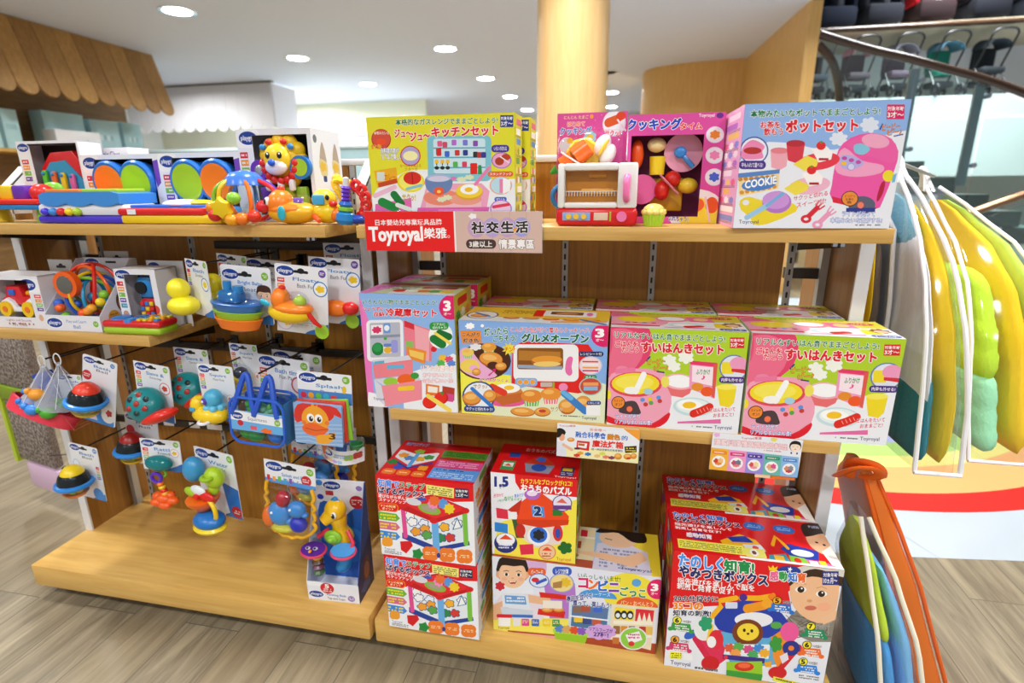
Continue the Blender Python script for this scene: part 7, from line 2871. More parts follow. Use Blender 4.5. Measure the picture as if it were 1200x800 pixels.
# toy phone box and the demo phone in front
t = toy_box_root('box with a blue and red toy phone in its window, right on the half shelf', 0.366, 0.080, Z, R(1))
w, d, h = 0.106, 0.06, 0.138
a = Art(w, h, [(0, 0), (106, 0), (106, 138), (0, 138)], 'e8eaf1')
logo(a, 22, 12, 19, 10)
a.rr(0, 22, 22, 138, 3, 'f0f1f6')
tabs(a, 3, 28, 16, 10, 5)
a.el(12, 104, 8, 10, 'c89a80')
a.poly([(20, 104), (44, 138), (20, 138)], '8a5ac0')
a.el(92, 108, 12, 14, 'f2a03a')
a.el(92, 90, 10, 10, 'e0483a')
a.rect(82, 122, 106, 138, '1f9aa0')
open_box(t, w, d, h, (a, (0.024, 0.010, 0.092, 0.126)), '0f1622')
b = B()
b.rbox((0.056, 0.024, 0.094), (0.04, 0.02, 0.05), 0.015, P('2a86d0'))
b.rbox((0.058, 0.024, 0.046), (0.042, 0.02, 0.05), 0.010, P('c8242a'))
b.build('phone', t)
B().cyl((0.05, 0.010, 0.094), (0.05, 0.016, 0.094), 0.014, P('10141a'), n=24).build('speaker', t)
for i in range(9):
    B().rbox((0.046 + (i % 3) * 0.012, 0.012, 0.034 + (i // 3) * 0.012), (0.010, 0.005, 0.010), 0.002, P(('f2c81c', '3a7ad0', 'd82a2a')[(i * 2 + i // 3) % 3])).build('button', t)
B().ell((0.082, 0.022, 0.1), (0.01, 0.01, 0.02), P('a02a30')).build('red_knob', t)
a = card_art(0.08, 0.06, ['Toy', 'Phone'])
t = thing('box_hang_tab', 'white card hang tab sticking up behind the toy phone box', 'hang tab', (0.43, 0.155, Z), 0)
B().box((0, 0, 0.07), (0.1, 0.0012, 0.155), CARD_WHITE).build('card', t, sharp=0)
a2 = Art(0.1, 0.03, [(0, 0), (100, 0), (100, 30), (0, 30)], 'e4e4ea')
logo(a2, 20, 13, 16, 9)
a2.rr(56, 12, 78, 18, 2, '16181c')
B().art(a2, T(-0.05, -0.001, 0.1175) @ FRONT).build('card_print', t, sharp=0)
for x, y, hh, s in ((0.150, 0.14, 0.147, 'pale hang tab sticking up behind the fire truck box'), (0.262, 0.19, 0.163, 'pale hang tab sticking up behind the tray of loops')):
    t = thing('box_hang_tab', s, 'hang tab', (x, y, Z), 0)
    B().box((0, 0, hh / 2), (0.07, 0.0012, hh), plain('c9c4c0', 0.5, 'grey_card')).build('card', t, sharp=0)
    a2 = Art(0.07, 0.03, [(0, 0), (70, 0), (70, 30), (0, 30)], 'd0ccca')
    a2.rr(22, 14, 50, 20, 2, '141414')
    a2.el(36, 14, 6, 5, '141414')
    B().art(a2, T(-0.035, -0.001, hh - 0.03) @ FRONT).build('card_print', t, sharp=0)

t = thing('toy_phone', 'red and green toy phone lying flat at the front of the half shelf', 'toy', (0.428, 0.063, Z), (0, 0, R(3)))
b = B()
b.rbox((0, 0, 0.009), (0.144, 0.06, 0.018), 0.009, P('a4cb2c'), None, 3)
b.build('green_base', t)
b = B()
b.rbox((0, 0, 0.023), (0.144, 0.06, 0.016), 0.008, P('d8202a'), None, 3)
b.build('red_top', t)
B().rbox((-0.006, 0, 0.0285), (0.018, 0.058, 0.012), 0.003, P('3a8ad8')).build('blue_band', t)
B().ell((-0.044, 0, 0.031), (0.022, 0.022, 0.006), P('2f7ac8')).build('ear_pad', t)
for i in range(12):
    B().rbox((0.018 + (i % 4) * 0.014, -0.018 + (i // 4) * 0.018, 0.033), (0.010, 0.013, 0.006), 0.0025, P(('f2c81c', '3a8ad0', 'f2a01c', 'd8d83a')[(i * 3 + i // 4) % 4])).build('button', t)

# ---------------------------------------------------------------- seahorse tap toy in its slanted box, on the plinth
Z = ZB + 0.0004
t = thing('open_toy_box', 'slanted open box with a yellow seahorse bath toy on the plinth', 'toy box', (0.783, 0.030, Z), (0, 0, R(3)))
w, d, h = 0.128, 0.085, 0.272
b = B()
a = Art(w, h, [(0, 0), (128, 0), (128, 272), (0, 272)], 'e8eaf2')
a.curve([(0, 90), (30, 60), (60, 100), (100, 70), (128, 90), (140, 300), (-10, 300)], '2464c4')
a.curve([(10, 150), (50, 120), (110, 140), (120, 200), (60, 230), (10, 210)], '3a86dc')
logo(a, 44, 15, 22, 11)
a.rr(26, 30, 46, 42, 2, 'c83040')
a.el(104, 56, 19, 18, 'b8202c')
a.fuzz(90, 48, 118, 64, 3, 'f0d8d8')
a.el(112, 18, 8, 7, '8a78c0')
b.box((w / 2, d - 0.001, h / 2), (w, 0.0016, h), card)
b.art(a, T(0, d - 0.003, 0) @ FRONT)
b.build('back_card', t, sharp=0)
for x in (0, w - 0.0014):
    b = B()
    b.prism([(0, 0), (d, 0), (d, h), (d - 0.006, h), (0, 0.05)], 0.0014, plain('2a55a0' if x else 'dfe3ec', 0.45, 'carton_side'), YZ, z0=x)
    if x:
        sa = Art(d, 0.14, [(0, 0), (85, 0), (85, 140), (0, 140)], None)
        sa.clip = True
        sa.poly([(0, 92), (22, 40), (85, 0), (85, 140), (0, 140)], '1c2c60')
        sa.el(50, 80, 20, 34, '5a3a34')
        sa.el(50, 84, 14, 22, '9a6a58')
        sa.blob(40, 118, 24, 12, '3a5aa8', 5)
        b.art(sa, T(w + 0.0004, 0, 0) @ YZ)
    b.build('side_panel', t, sharp=0)
b = B()
b.box((w / 2, d / 2, 0.0008), (w, d, 0.0016), card)
a = Art(w, 0.05, [(0, 0), (128, 0), (128, 50), (0, 50)], 'e6e9f2')
a.blob(30, 2, 40, 10, 'f2f4fa')
logo(a, 21, 34, 18, 9)
a.el(50, 15, 17, 15, 'cc2630')
a.text('5', 45, 4, 55, 14, 'ffffff', 0.04)
a.fuzz(39, 15, 61, 26, 2, 'f6dede')
a.text('Flowing Bath', 48, 29, 96, 37, '3a7ac8', 0.02)
a.text('Tap and Cups', 48, 39, 92, 47, '55606c', 0.02)
a.el(108, 38, 9, 8, '8a78c0')
a.fuzz(102, 34, 114, 42, 2, 'e8e0f4')
b.box((w / 2, 0.0006, 0.025), (w, 0.0012, 0.05), card)
b.art(a, T(0, -0.0004, 0) @ FRONT)
b.build('front_print', t, sharp=0)
SEA = P('f4c21c')
b = B()
b.tube(bez([(0.076, 0.05, 0.135), (0.074, 0.046, 0.16), (0.074, 0.044, 0.185), (0.073, 0.042, 0.205)], 12), [0.026, 0.027, 0.026, 0.024, 0.021, 0.019, 0.017, 0.017, 0.018, 0.019, 0.02, 0.02, 0.02][:13], SEA, 16)
b.ell((0.071, 0.038, 0.222), (0.025, 0.024, 0.026), SEA)
b.tube([(0.064, 0.032, 0.214), (0.052, 0.024, 0.204), (0.047, 0.02, 0.200)], [0.019, 0.0145, 0.013], SEA, 14)
b.build('seahorse', t)
b = B()
for i in range(6):
    a0 = i / 5
    b.ell((0.062 + 0.026 * a0, 0.04, 0.247 - 0.012 * abs(a0 - 0.35) * 3), (0.007, 0.006, 0.010), P('2a8ac8'))
b.build('crest', t)
b = B()
b.ell((0.078, 0.0155, 0.222), (0.0065, 0.003, 0.0085), P('f8f8f8'))
b.ell((0.077, 0.0135, 0.221), (0.0045, 0.002, 0.0065), P('14110e'))
b.ell((0.075, 0.012, 0.224), (0.0014, 0.001, 0.0018), P('ffffff'))
b.build('eye', t)
b = B()
for rr_, z in ((0.022, 0.0), (0.015, 0.005), (0.008, 0.009)):
    b.ell((0.066, 0.023 - z, 0.158), (rr_, 0.008, rr_ * 0.85), P('8cc832'))
b.build('shell_button', t)
b = B()
b.tube(bez([(0.08, 0.045, 0.125), (0.084, 0.04, 0.1), (0.08, 0.034, 0.078), (0.068, 0.03, 0.066)], 12), [0.02, 0.021, 0.021, 0.02, 0.019, 0.018, 0.018, 0.017, 0.017, 0.016, 0.014, 0.012, 0.01], P('2f86c8'), 14)
b.build('tail', t)
B().lathe([(0.019, 0.0), (0.021, 0.003), (0.019, 0.006)], P('8cb83a'), 18, T(0.08, 0.044, 0.117)).build('collar', t)
b = B()
b.tube([(0.03, 0.02, 0.158), (0.052, 0.035, 0.170)], 0.006, P('d8304a'))
b.tube([(0.1, 0.03, 0.175), (0.116, 0.02, 0.15), (0.112, 0.01, 0.135)], 0.005, P('d8304a'))
b.build('arm', t)
for x, y, z, c, rim in ((0.026, 0.002, 0.138, '5a2a98', 'e0406a'), (0.098, 0.004, 0.140, '4a9ae0', 'e0406a')):
    b = B()
    b.lathe([(0.010, -0.016), (0.024, -0.006), (0.027, 0.002), (0.0, 0.004)], P(c), 26, T(x, y, z) @ RX(0.25), 1.05, 0.75)
    b.build('pouring_cup', t)
    B().torus((0, 0, -0.004), 0.027, 0.0034, P(rim), T(x, y, z) @ RX(0.25), n=30, sx=1.05, sy=0.75).build('cup_rim', t)
b = B()
for s in (-1, 1):
    b.ell((0.026 + s * 0.009, -0.004, 0.1445), (0.006, 0.005, 0.003), P('d8d0ec'))
    b.ell((0.026 + s * 0.009, -0.0065, 0.1465), (0.003, 0.003, 0.002), P('2a1a40'))
b.ell((0.026, -0.012, 0.142), (0.004, 0.005, 0.003), P('f2a01c'))
b.build('cup_face', t)
b = B()
for i in range(4):
    b.lathe([(0.010 - i * 0.001, -0.02 - i * 0.014), (0.014, -0.026 - i * 0.014), (0.010, -0.032 - i * 0.014)], P(('f2b01c', '5a4030', '6a3a58', '4a6a40')[i]), 14, T(0.028, 0.012, 0.138))
b.build('bead_string', t)
# ================================================================ right unit: demo toys, cards, signs
Z = ZTOP + 0.0004
# red and beige shelf sign in a clear holder
t = thing('shelf_sign', 'red and pinkish-beige shop sign clipped to the top shelf edge', 'sign', (1.007, 0.0255, 0.926))
a = Art(0.330, 0.071, [(28, 532), (900, 545), (897, 740), (28, 712)], 'd8b8ac')
a.rect(20, 500, 466, 760, 'ea1c1c')
a.rect(462, 500, 470, 760, 'f4f0f0')
a.text('日本嬰幼兒專業玩具品牌', 78, 570, 402, 598, 'ffffff', 0.012, dy=2)
a.text('Toyroyal', 44, 604, 306, 690, 'ffffff', 0.045, dy=2)
a.text('樂雅', 312, 612, 424, 662, 'ffffff', 0.022)
a.el(434, 654, 6, 6, 'ffffff')
a.el(434, 654, 4.4, 4.4, 'ea1c1c')
for x in (560, 650, 738, 820):
    a.line([(x, 545), (x + 2, 735)], 2, 'c4a094')
for x, c in ((572, 'c8a0c4'), (650, 'b9a4d8'), (725, 'c4a2cc'), (796, 'a8a0dc')):
    a.el(x, 616, 44, 46, c)
a.blob(556, 562, 18, 12, 'f6f2f6', 5)
a.el(766, 630, 12, 14, 'f0a040')
for i, ch in enumerate('社交生活'):
    a.text(ch, 548 + i * 73, 588, 610 + i * 73, 642, '2c211f', 0.035, 'f6f2f2', 0.05)
a.rr(518, 668, 668, 712, 21, '4a3430', 0.02)
a.text('3歲以上', 534, 676, 648, 706, 'f6f0ec', 0.025, dy=2)
a.text('情景專區', 680, 670, 858, 716, 'f8f4f4', 0.03, '5a4238', 0.05, dy=4)
B().box((0.165, 0, 0.0355), (0.330, 0.002, 0.071), CARD_WHITE).art(a, T(0, -0.0012, 0) @ FRONT).build('printed_panel', t, sharp=0)
B().rbox((0.165, 0.0016, 0.0355), (0.336, 0.001, 0.075), 0.0004, SHELL, seg=1).build('clear_holder', t)
B().box((0.165, 0.0022, 0.034), (0.12, 0.0022, 0.012), GREY_METAL).build('clip', t)

# pink backing card with cut carrot, board and egg
t = thing('toy_food_card', 'pink card of toy food with an orange carrot and cut egg, behind the toy oven', 'packaged toy', (1.345, 0.154, Z))
w, h = 0.128, 0.196
a = Art(w, h, [(84, 92), (478, 92), (478, 668), (84, 668)], 'dd4fa2')
for i in range(26):
    r = random.Random(i * 3)
    a.el(90 + r.random() * 380, 100 + r.random() * 240, 2.5, 2.5, 'f4a8d0')
a.text('にんじん たまご', 122, 104, 260, 122, 'f4e8a0', 0.01)
a.el(278, 112, 11, 11, 'f0a040')
a.text('はじめて', 142, 136, 240, 160, 'f07a2c', 0.03, WHT, 0.06)
a.text('クッキング', 100, 164, 278, 202, '2a8ad8', 0.045, WHT, 0.06)
inset(a, 140, 256, 44, 'f4f0f4', 'd8dcee', 42)
a.el(158, 232, 18, 16, 'f0c02c')
a.blob(272, 216, 34, 30, '9ad0f0', 7, 0.1)
a.el(272, 216, 18, 16, 'e8c830')
inset(a, 404, 150, 64, 'e8e6f0', 'eef0f8', 66)
a.line([(372, 146), (420, 130)], 46, 'e05a24')
a.el(440, 114, 26, 22, 'e04420')
a.line([(420, 130), (470, 190)], 10, 'eee0e8')
a.text('サクッ!', 356, 184, 440, 216, 'd83060', 0.03, WHT, 0.05)
rr = [(x + w / 2, y + h) for x, y in rr_outline(w, h, 0.012)]
B().prism(rr, 0.0014, plain('dd4fa2', 0.4, 'pink_card'), FRONT).build('card', t, sharp=0.4)
B().art(a, T(0, -0.0016, 0) @ FRONT).build('card_print', t, sharp=0)
b = B()
b.lathe([(0.0, 0), (0.030, 0.0), (0.034, 0.004), (0.030, 0.009), (0, 0.008)], P('f4cf3a'), 9, T(0.050, -0.004, 0.118) @ RX(PI / 2), 1, 1.05)
b.build('yellow_board', t)
CARROT = P('f26a1c')
for i, (p0, p1, r0, r1) in enumerate((((0.010, -0.028, 0.102), (0.030, -0.024, 0.110), 0.014, 0.019), ((0.036, -0.026, 0.118), (0.060, -0.024, 0.136), 0.019, 0.0165))):
    B().tube([p0, p1], [r0, r1], CARROT, 18).build('carrot_piece', t)
B().tube([(0.004, -0.028, 0.097), (-0.008, -0.028, 0.090)], [0.009, 0.003], P('3a9a3c'), 10).build('carrot_top', t)
for dx, rz_ in ((-0.008, 0.5), (0.008, 0.5)):
    B().ell((0.090 + dx, -0.016, 0.130 - dx * 0.6), (0.014, 0.014, 0.020), P('f2f0ec'), T(0.09, 0, 0.13) @ RY(rz_) @ T(-0.09, 0, -0.13)).build('egg_half', t)
B().ell((0.086, -0.026, 0.131), (0.004, 0.008, 0.018), P('f2c43a'), T(0.09, 0, 0.13) @ RY(0.55) @ T(-0.09, 0, -0.13)).build('egg_yolk', t)
B().tube([(0.012, -0.046, 0.126), (0.072, -0.046, 0.090)], 0.0016, P('f4d8d0'), 8).build('toy_knife', t)
B().torus((0, 0, 0), 0.02, 0.005, P('3a86d0'), T(0.014, -0.012, 0.048) @ RX(PI / 2), n=24).build('blue_ring', t)
B().rbox((w / 2, -0.016, 0.115), (w * 0.95, 0.028, 0.1), 0.012, FILM).build('clear_blister', t)

# pink window box of cutting food
t = toy_box_root('pink window box of toy food, behind the cupcake on the top shelf', 1.475, 0.132, Z, 0)
w, d, h = 0.163, 0.075, 0.187
a = Art(w, h, [(478, 112), (1022, 104), (975, 698), (486, 690)], 'dd4fa4')
a.text('クッキング', 470, 136, 772, 196, '2348c0', 0.05, WHT, 0.06)
a.text('タイム', 766, 162, 888, 198, 'e8402c', 0.04, WHT, 0.06)
a.text('Toyroyal', 868, 112, 956, 136, WHT, 0.01)
a.el(986, 124, 20, 16, '6a2a8c')
for y, c in ((230, 'f0902c'), (342, 'f08cc0'), (458, '4a6ad8')):
    inset(a, 960, y, 50, 'e8e0f0', 'eef0f6', 46)
    a.blob(960, y, 26, 22, c, 6)
a.el(870, 640, 150, 120, 'f2f0f4')
a.el(880, 650, 110, 84, 'f4dc40')
a.line([(850, 620), (880, 600)], 60, 'f0682c')
a.el(950, 604, 34, 42, 'e8581c')
a.star(826, 634, 20, '3aa048', 5, 0.5)
a.line([(915, 560), (940, 690)], 10, 'eec8dc')
a.text('クッ!と', 706, 618, 800, 650, 'e0285a', 0.03, WHT, 0.06, dy=8)
a.text('切れちゃう!', 720, 654, 826, 680, '3a3a8c', 0.02, WHT, 0.06, dy=8)
open_box(t, w, d, h, (a, (0.006, 0.012, 0.130, 0.152)), '7a2a5c', 'dd4fa4')
for x, z, rx, rz_, c, nm in ((0.018, 0.122, 0.012, 0.026, 'ee5a1c', 'toy_carrot'), (0.052, 0.138, 0.017, 0.013, 'f2dfa0', 'toy_lemon'), (0.066, 0.058, 0.014, 0.018, 'd8281f', 'toy_tomato'), (0.084, 0.078, 0.015, 0.015, 'd8281f', 'toy_tomato'), (0.112, 0.066, 0.018, 0.014, 'e8c832', 'toy_corn')):
    B().ell((x, 0.03, z), (rx, 0.016, rz_), P(c)).build(nm, t)
B().lathe([(0, -0.016), (0.013, -0.016), (0.0145, 0.016), (0, 0.016)], P('f4d81f'), 20, T(0.055, 0.03, 0.102)).build('toy_cup', t)
b = B()
b.lathe([(0.0, 0.004), (0.022, 0.004), (0.031, 0.012), (0.034, 0.014)], P('f0a4c0'), 30, T(0.100, 0.045, 0.124) @ RX(PI / 2))
b.build('toy_plate', t)
B().lathe([(0.0, 0.004), (0.022, 0.004), (0.027, 0.012)], P('e868a8'), 26, T(0.03, 0.04, 0.06) @ RX(PI / 2)).build('toy_bowl', t)
b = B()
b.ell((0.094, 0.022, 0.124), (0.011, 0.005, 0.010), P('3a8ad8'), RY(0))
b.tube([(0.1, 0.02, 0.117), (0.118, 0.02, 0.098)], 0.0045, P('3a8ad8'))
b.build('toy_ladle', t)
B().tube([(0.06, 0.012, 0.086), (0.094, 0.012, 0.052)], 0.004, P('ec9ab0'), 8, flat=0.5).build('toy_knife', t)
B().rbox((0.075, 0.045, 0.05), (0.06, 0.006, 0.06), 0.003, P('d8a820')).build('toy_board', t)

# toy oven on show
t = thing('toy_oven', 'red and white toy oven with a pink door handle on the top shelf', 'toy', (1.4275, 0.077, Z))
b = B()
b.rbox((0, 0, 0.0155), (0.138, 0.07, 0.031), 0.008, P('d81722'), None, 3)
b.build('red_base', t)
b = B()
w, hb, ht = 0.134, 0.029, 0.104
outl = [(x, z + ht) for x, z in rr_outline(w, ht - hb, 0.014)]
b.rbox((0, 0.012, (hb + ht) / 2), (w, 0.046, ht - hb), 0.012, P('e9e7e4'), None, 3)
b.build('body', t)
b = B()
for x0, x1, z0, z1 in ((-0.067, -0.055, 0.03, 0.104), (0.034, 0.067, 0.03, 0.104), (-0.056, 0.035, 0.03, 0.040), (-0.056, 0.035, 0.092, 0.104)):
    b.rbox(((x0 + x1) / 2, -0.024, (z0 + z1) / 2), (x1 - x0, 0.022, z1 - z0), 0.004, P('eceae6'))
b.build('door', t)
B().box((-0.01, -0.0118, 0.066), (0.094, 0.001, 0.056), P('b87826')).build('oven_cavity', t)
b = B()
b.rbox((0.0, -0.014, 0.058), (0.056, 0.004, 0.009), 0.002, P('d89a3c'))
b.rbox((0.0, -0.0135, 0.084), (0.03, 0.004, 0.008), 0.002, P('c8862c'))
b.build('tray', t)
b = B()
for i in range(19):
    b.cyl((-0.054 + i * 0.0049, -0.016, 0.05), (-0.054 + i * 0.0049, -0.016, 0.058), 0.0007, P('e4e0da'), n=6)
b.cyl((-0.056, -0.016, 0.058), (0.035, -0.016, 0.058), 0.0008, P('e4e0da'), n=6)
b.build('grill_rack', t)
B().tube(bez([(0.050, -0.036, 0.044), (0.049, -0.044, 0.052), (0.049, -0.044, 0.074), (0.050, -0.036, 0.082)], 12), 0.0058, P('f27ab4'), 12).build('door_handle', t)
B().rbox((-0.034, -0.0355, 0.0165), (0.048, 0.002, 0.014), 0.0008, P('8ab0e4')).build('button_panel', t)
for x in (-0.047, -0.034, -0.021):
    B().cyl((x, -0.039, 0.0165), (x, -0.036, 0.0165), 0.0048, P('f2c23a'), n=16).build('button', t)
b = B()
b.rbox((0.008, -0.0355, 0.0165), (0.024, 0.001, 0.013), 0.0004, P('e4c8b0'))
b.rbox((0.024, -0.0355, 0.0165), (0.003, 0.001, 0.016), 0.0004, P('a8c22c'))
b.build('sticker', t)
B().cyl((0.043, -0.040, 0.0165), (0.043, -0.034, 0.0165), 0.0085, P('f07ab0'), n=24).build('dial', t)

# cupcake
t = thing('toy_cupcake', 'small toy cupcake with a yellow top in a lime green cup', 'toy', (1.524, 0.060, Z))
n = 24
prof = []
b = B()
vs, fs = [], []
for k, (r, z) in enumerate(((0.0145, 0.0), (0.0185, 0.019))):
    for j in range(2 * n):
        q = r * (1 + (0.05 if j % 2 else -0.03))
        vs.append((q * math.cos(PI * j / n), q * math.sin(PI * j / n), z))
for j in range(2 * n):
    fs.append((j, (j + 1) % (2 * n), 2 * n + (j + 1) % (2 * n), 2 * n + j))
fs += [tuple(range(2 * n - 1, -1, -1)), tuple(range(2 * n, 4 * n))]
b.add(vs, fs, P('b4dc3a'))
b.build('cup', t, sharp=0.3)
b = B()
for k in range(9):
    a0 = k * 2 * PI / 9
    b.ell((0.0145 * math.cos(a0), 0.0145 * math.sin(a0), 0.023), (0.0072, 0.0072, 0.006), P('f4e27a'), None, 12, 8)
b.ell((0, 0, 0.026), (0.018, 0.018, 0.0115), P('f4e27a'))
b.build('cake_top', t)

# cards clipped on the middle shelf edge
def edge_card(label, x0, x1, z0, z1, rot, fn):
    t = thing('shelf_card', label, 'sign', (x0, 0.0255, z0), (0, R(rot), 0), 'cards clipped on the middle shelf edge')
    w, h = x1 - x0, z1 - z0
    b = B()
    b.prism([(x + w / 2, y + h) for x, y in rr_outline(w, h, 0.004)], 0.0012, CARD_WHITE, T(0, 0.0006, 0) @ FRONT)
    b.build('card', t, sharp=0.4)
    B().art(fn(w, h), T(0, -0.0008, 0) @ FRONT).build('card_print', t, sharp=0)
    B().rbox((w / 2, 0.0022, h * 0.82), (0.03, 0.003, 0.012), 0.001, clear('ffffff', 0.1, alpha=0.2, name='clear_clip')).build('clip', t)


def card1(w, h):
    a = Art(w, h, [(122, 72), (1108, 132), (1082, 552), (122, 478)], 'eceef4')
    a.curve([(122, 420), (400, 370), (1000, 420), (1100, 400), (1100, 580), (100, 520)], 'f2ecb4')
    a.poly([(900, 120), (1120, 125), (1100, 270)], 'f2a23a')
    a.text('Toyroyal樂雅', 148, 92, 336, 122, 'c8303c', 0.01)
    a.el(172, 190, 50, 46, '181414')
    a.el(180, 250, 34, 46, 'e8a888')
    a.curve([(120, 150), (180, 140), (226, 190), (180, 210), (160, 240), (122, 250)], '181414')
    a.poly([(122, 300), (210, 310), (240, 490), (122, 480)], 'dfe2ee')
    a.line([(200, 340), (300, 400)], 34, 'e9b89c')
    bread(a, 286, 276, 44, 26)
    a.poly([(360, 285), (510, 295), (500, 410), (350, 390)], 'd82420')
    a.poly([(370, 310), (480, 318), (470, 380), (372, 366)], 'f2f0f2')
    a.poly([(374, 318), (450, 324), (446, 352), (374, 344)], 'b86a2c')
    a.rect(330, 372, 390, 396, '4a2a4a')
    for x, y, c in ((400, 440, 'f0a03a'), (490, 450, '3a7ac8'), (360, 468, 'd83a2c'), (600, 470, 'f0c080'), (660, 440, 'd8dc5a'), (700, 480, 'e8806a'), (770, 488, '8a3a60')):
        a.blob(x, y, 36, 20, c, 6)
    bread(a, 846, 470, 44, 38)
    bread(a, 960, 470, 50, 36)
    a.el(970, 490, 24, 14, 'c8401c')
    bread(a, 1030, 460, 36, 36)
    a.text('安全唯一', 506, 126, 700, 162, 'e0502c', 0.01, dy=6)
    a.text('融合科學會', 340, 170, 700, 246, '4a78d0', 0.03, WHT, 0.05, dy=14)
    a.text('變色', 716, 194, 866, 262, 'e08a1c', 0.04, '4a3010', 0.03, dy=6)
    a.text('的', 886, 210, 958, 268, '5a86d8', 0.03, WHT, 0.05)
    a.text('魔法烤箱', 540, 274, 904, 358, 'e02a24', 0.035, 'f4d8d8', 0.06, dy=18)
    a.text('烤一烤就會變色的焦香麵包', 530, 372, 900, 400, '2c2c34', 0.005, dy=14)
    a.poly([(920, 345), (1064, 332), (1066, 410), (930, 424)], '2a2410')
    a.fuzz(940, 352, 1054, 410, 2, 'e8c82c')
    return a


def card2(w, h):
    a = Art(w, h, [(132, 92), (1120, 150), (1066, 545), (102, 470)], 'e9ebf3')
    cols = ('f2b43a', 'ee9acc', '9a8ce0', '6cb8b0', '8ab8e8')
    tops = ('ee8a1c', 'd83078', '3a2f98', '2f8f6a', '4a8ad0')
    for i in range(5):
        x = 118 + i * 192
        y = 246 + i * 17
        a.poly([(x, y), (x + 192, y + 16), (x + 184, y + 260), (x - 14, y + 226)], cols[i])
        a.rr(x + 14, y + 26, x + 172, y + 62, 8, tops[i], 0.06)
        a.fuzz(x + 34, y + 36, x + 150, y + 54, 1, 'f4e8e8', 8)
        a.el(x + 84, y + 142, 72, 60, 'f6f4f4')
        a.blob(x + 62, y + 138, 30, 26, ('d8402c', 'c84a70', 'e04a5a', 'e8a080', 'd88a70')[i], 5)
        a.blob(x + 104, y + 136, 28, 28, ('f0c080', '707888', 'f0d8a0', 'e05090', '8a8a98')[i], 6)
        a.blob(x + 84, y + 166, 34, 14, ('e88a3c', 'e87a8a', 'e89ab0', 'c8c8a0', 'c83a3a')[i], 6)
    a.text('Toyroyal樂雅', 440, 124, 660, 158, 'c8404c', 0.01)
    a.text('讓寶貝讀懂媽媽做的料理', 148, 150, 946, 216, 'f6dce0', 0.02, 'c8405a', 0.035, dy=44)
    a.blob(176, 112, 30, 22, 'eab0e0', 5)
    a.el(796, 148, 36, 22, 'ead86a')
    a.fuzz(690, 256, 880, 274, 1, 'c86a7a', 10)
    a.el(1032, 214, 66, 58, '1a1412')
    a.el(1034, 226, 56, 46, 'f6e0cc')
    a.curve([(970, 210), (990, 168), (1036, 160), (1084, 172), (1098, 216), (1060, 196), (1000, 194)], '1a1412')
    a.line([(1000, 218), (1018, 216)], 3, '40302a')
    a.line([(1048, 222), (1066, 222)], 3, '40302a')
    a.el(1034, 246, 10, 5, 'd86a5a')
    a.el(990, 286, 9, 12, '2a3470')
    a.el(1054, 290, 9, 12, '2a3470')
    return a


edge_card('white shelf card with a child and red toy oven, under the toy oven box', 1.368, 1.522, 0.537, 0.606, 0.5, card1)
edge_card('white shelf card with five coloured columns, under the rice cooker boxes', 1.649, 1.799, 0.537, 0.610, 0.5, card2)
t = thing('price_strip', 'small orange and cream price strip under the five-colour shelf card', 'price tag', (1.726, 0.027, 0.528))
b = B()
b.box((0.016, 0, 0.005), (0.026, 0.001, 0.009), plain('f2cfa8', 0.5, 'cream_paper'))
b.box((0.05, 0, 0.005), (0.040, 0.001, 0.009), plain('e2742c', 0.5, 'orange_paper'))
b.box((0.033, 0.001, 0.007), (0.06, 0.001, 0.014), plain('4a3a28', 0.5, 'backing'))
b.build('strip', t, sharp=0)

# ================================================================ bedding bags hung beside the unit
def loft(b, secs, mat, n=20, p=3.2):
    """secs: (x centre, half thickness, y front, y back, z) from top to bottom"""
    vs, fs = [], []
    for cx, ht, y0, y1, z in secs:
        for j in range(n):
            a0 = 2 * PI * j / n
            c, s = math.cos(a0), math.sin(a0)
            vs.append((cx + ht * math.copysign(abs(c) ** (2 / p), c), (y0 + y1) / 2 + (y1 - y0) / 2 * math.copysign(abs(s) ** (2 / p), s), z))
    for i in range(len(secs) - 1):
        for j in range(n):
            fs.append((i * n + j, (i + 1) * n + j, (i + 1) * n + (j + 1) % n, i * n + (j + 1) % n))
    fs.append(tuple(range(n)))
    fs.append(tuple((len(secs) - 1) * n + j for j in range(n - 1, -1, -1)))
    return b.add(vs, fs, mat)


def interp(tab, z):
    for (z0, v0), (z1, v1) in zip(tab, tab[1:]):
        if z0 >= z >= z1:
            k = (z0 - z) / (z0 - z1)
            k = k * k * (3 - 2 * k) * 0.3 + k * 0.7
            return v0 + (v1 - v0) * k
    return tab[-1][1]


VINYL = clear('f4f6fa', 0.08, alpha=0.07, name='clear_vinyl')
PIPE = plain('e4e4e8', 0.35, 'white_piping')


def fab(c):
    m = plain(c, 0.85, 'plush_fabric', spec=0.2)
    nt = m.node_tree
    if 'Bump' not in nt.nodes:
        n, bp = nt.nodes.new('ShaderNodeTexNoise'), nt.nodes.new('ShaderNodeBump')
        n.inputs['Scale'].default_value = 15
        n.inputs['Detail'].default_value = 5
        bp.inputs['Strength'].default_value = 0.3
        bp.inputs['Distance'].default_value = 0.008
        nt.links.new(n.outputs['Fac'], bp.inputs['Height'])
        nt.links.new(bp.outputs['Normal'], nt.nodes['Principled BSDF'].inputs['Normal'])
    return m


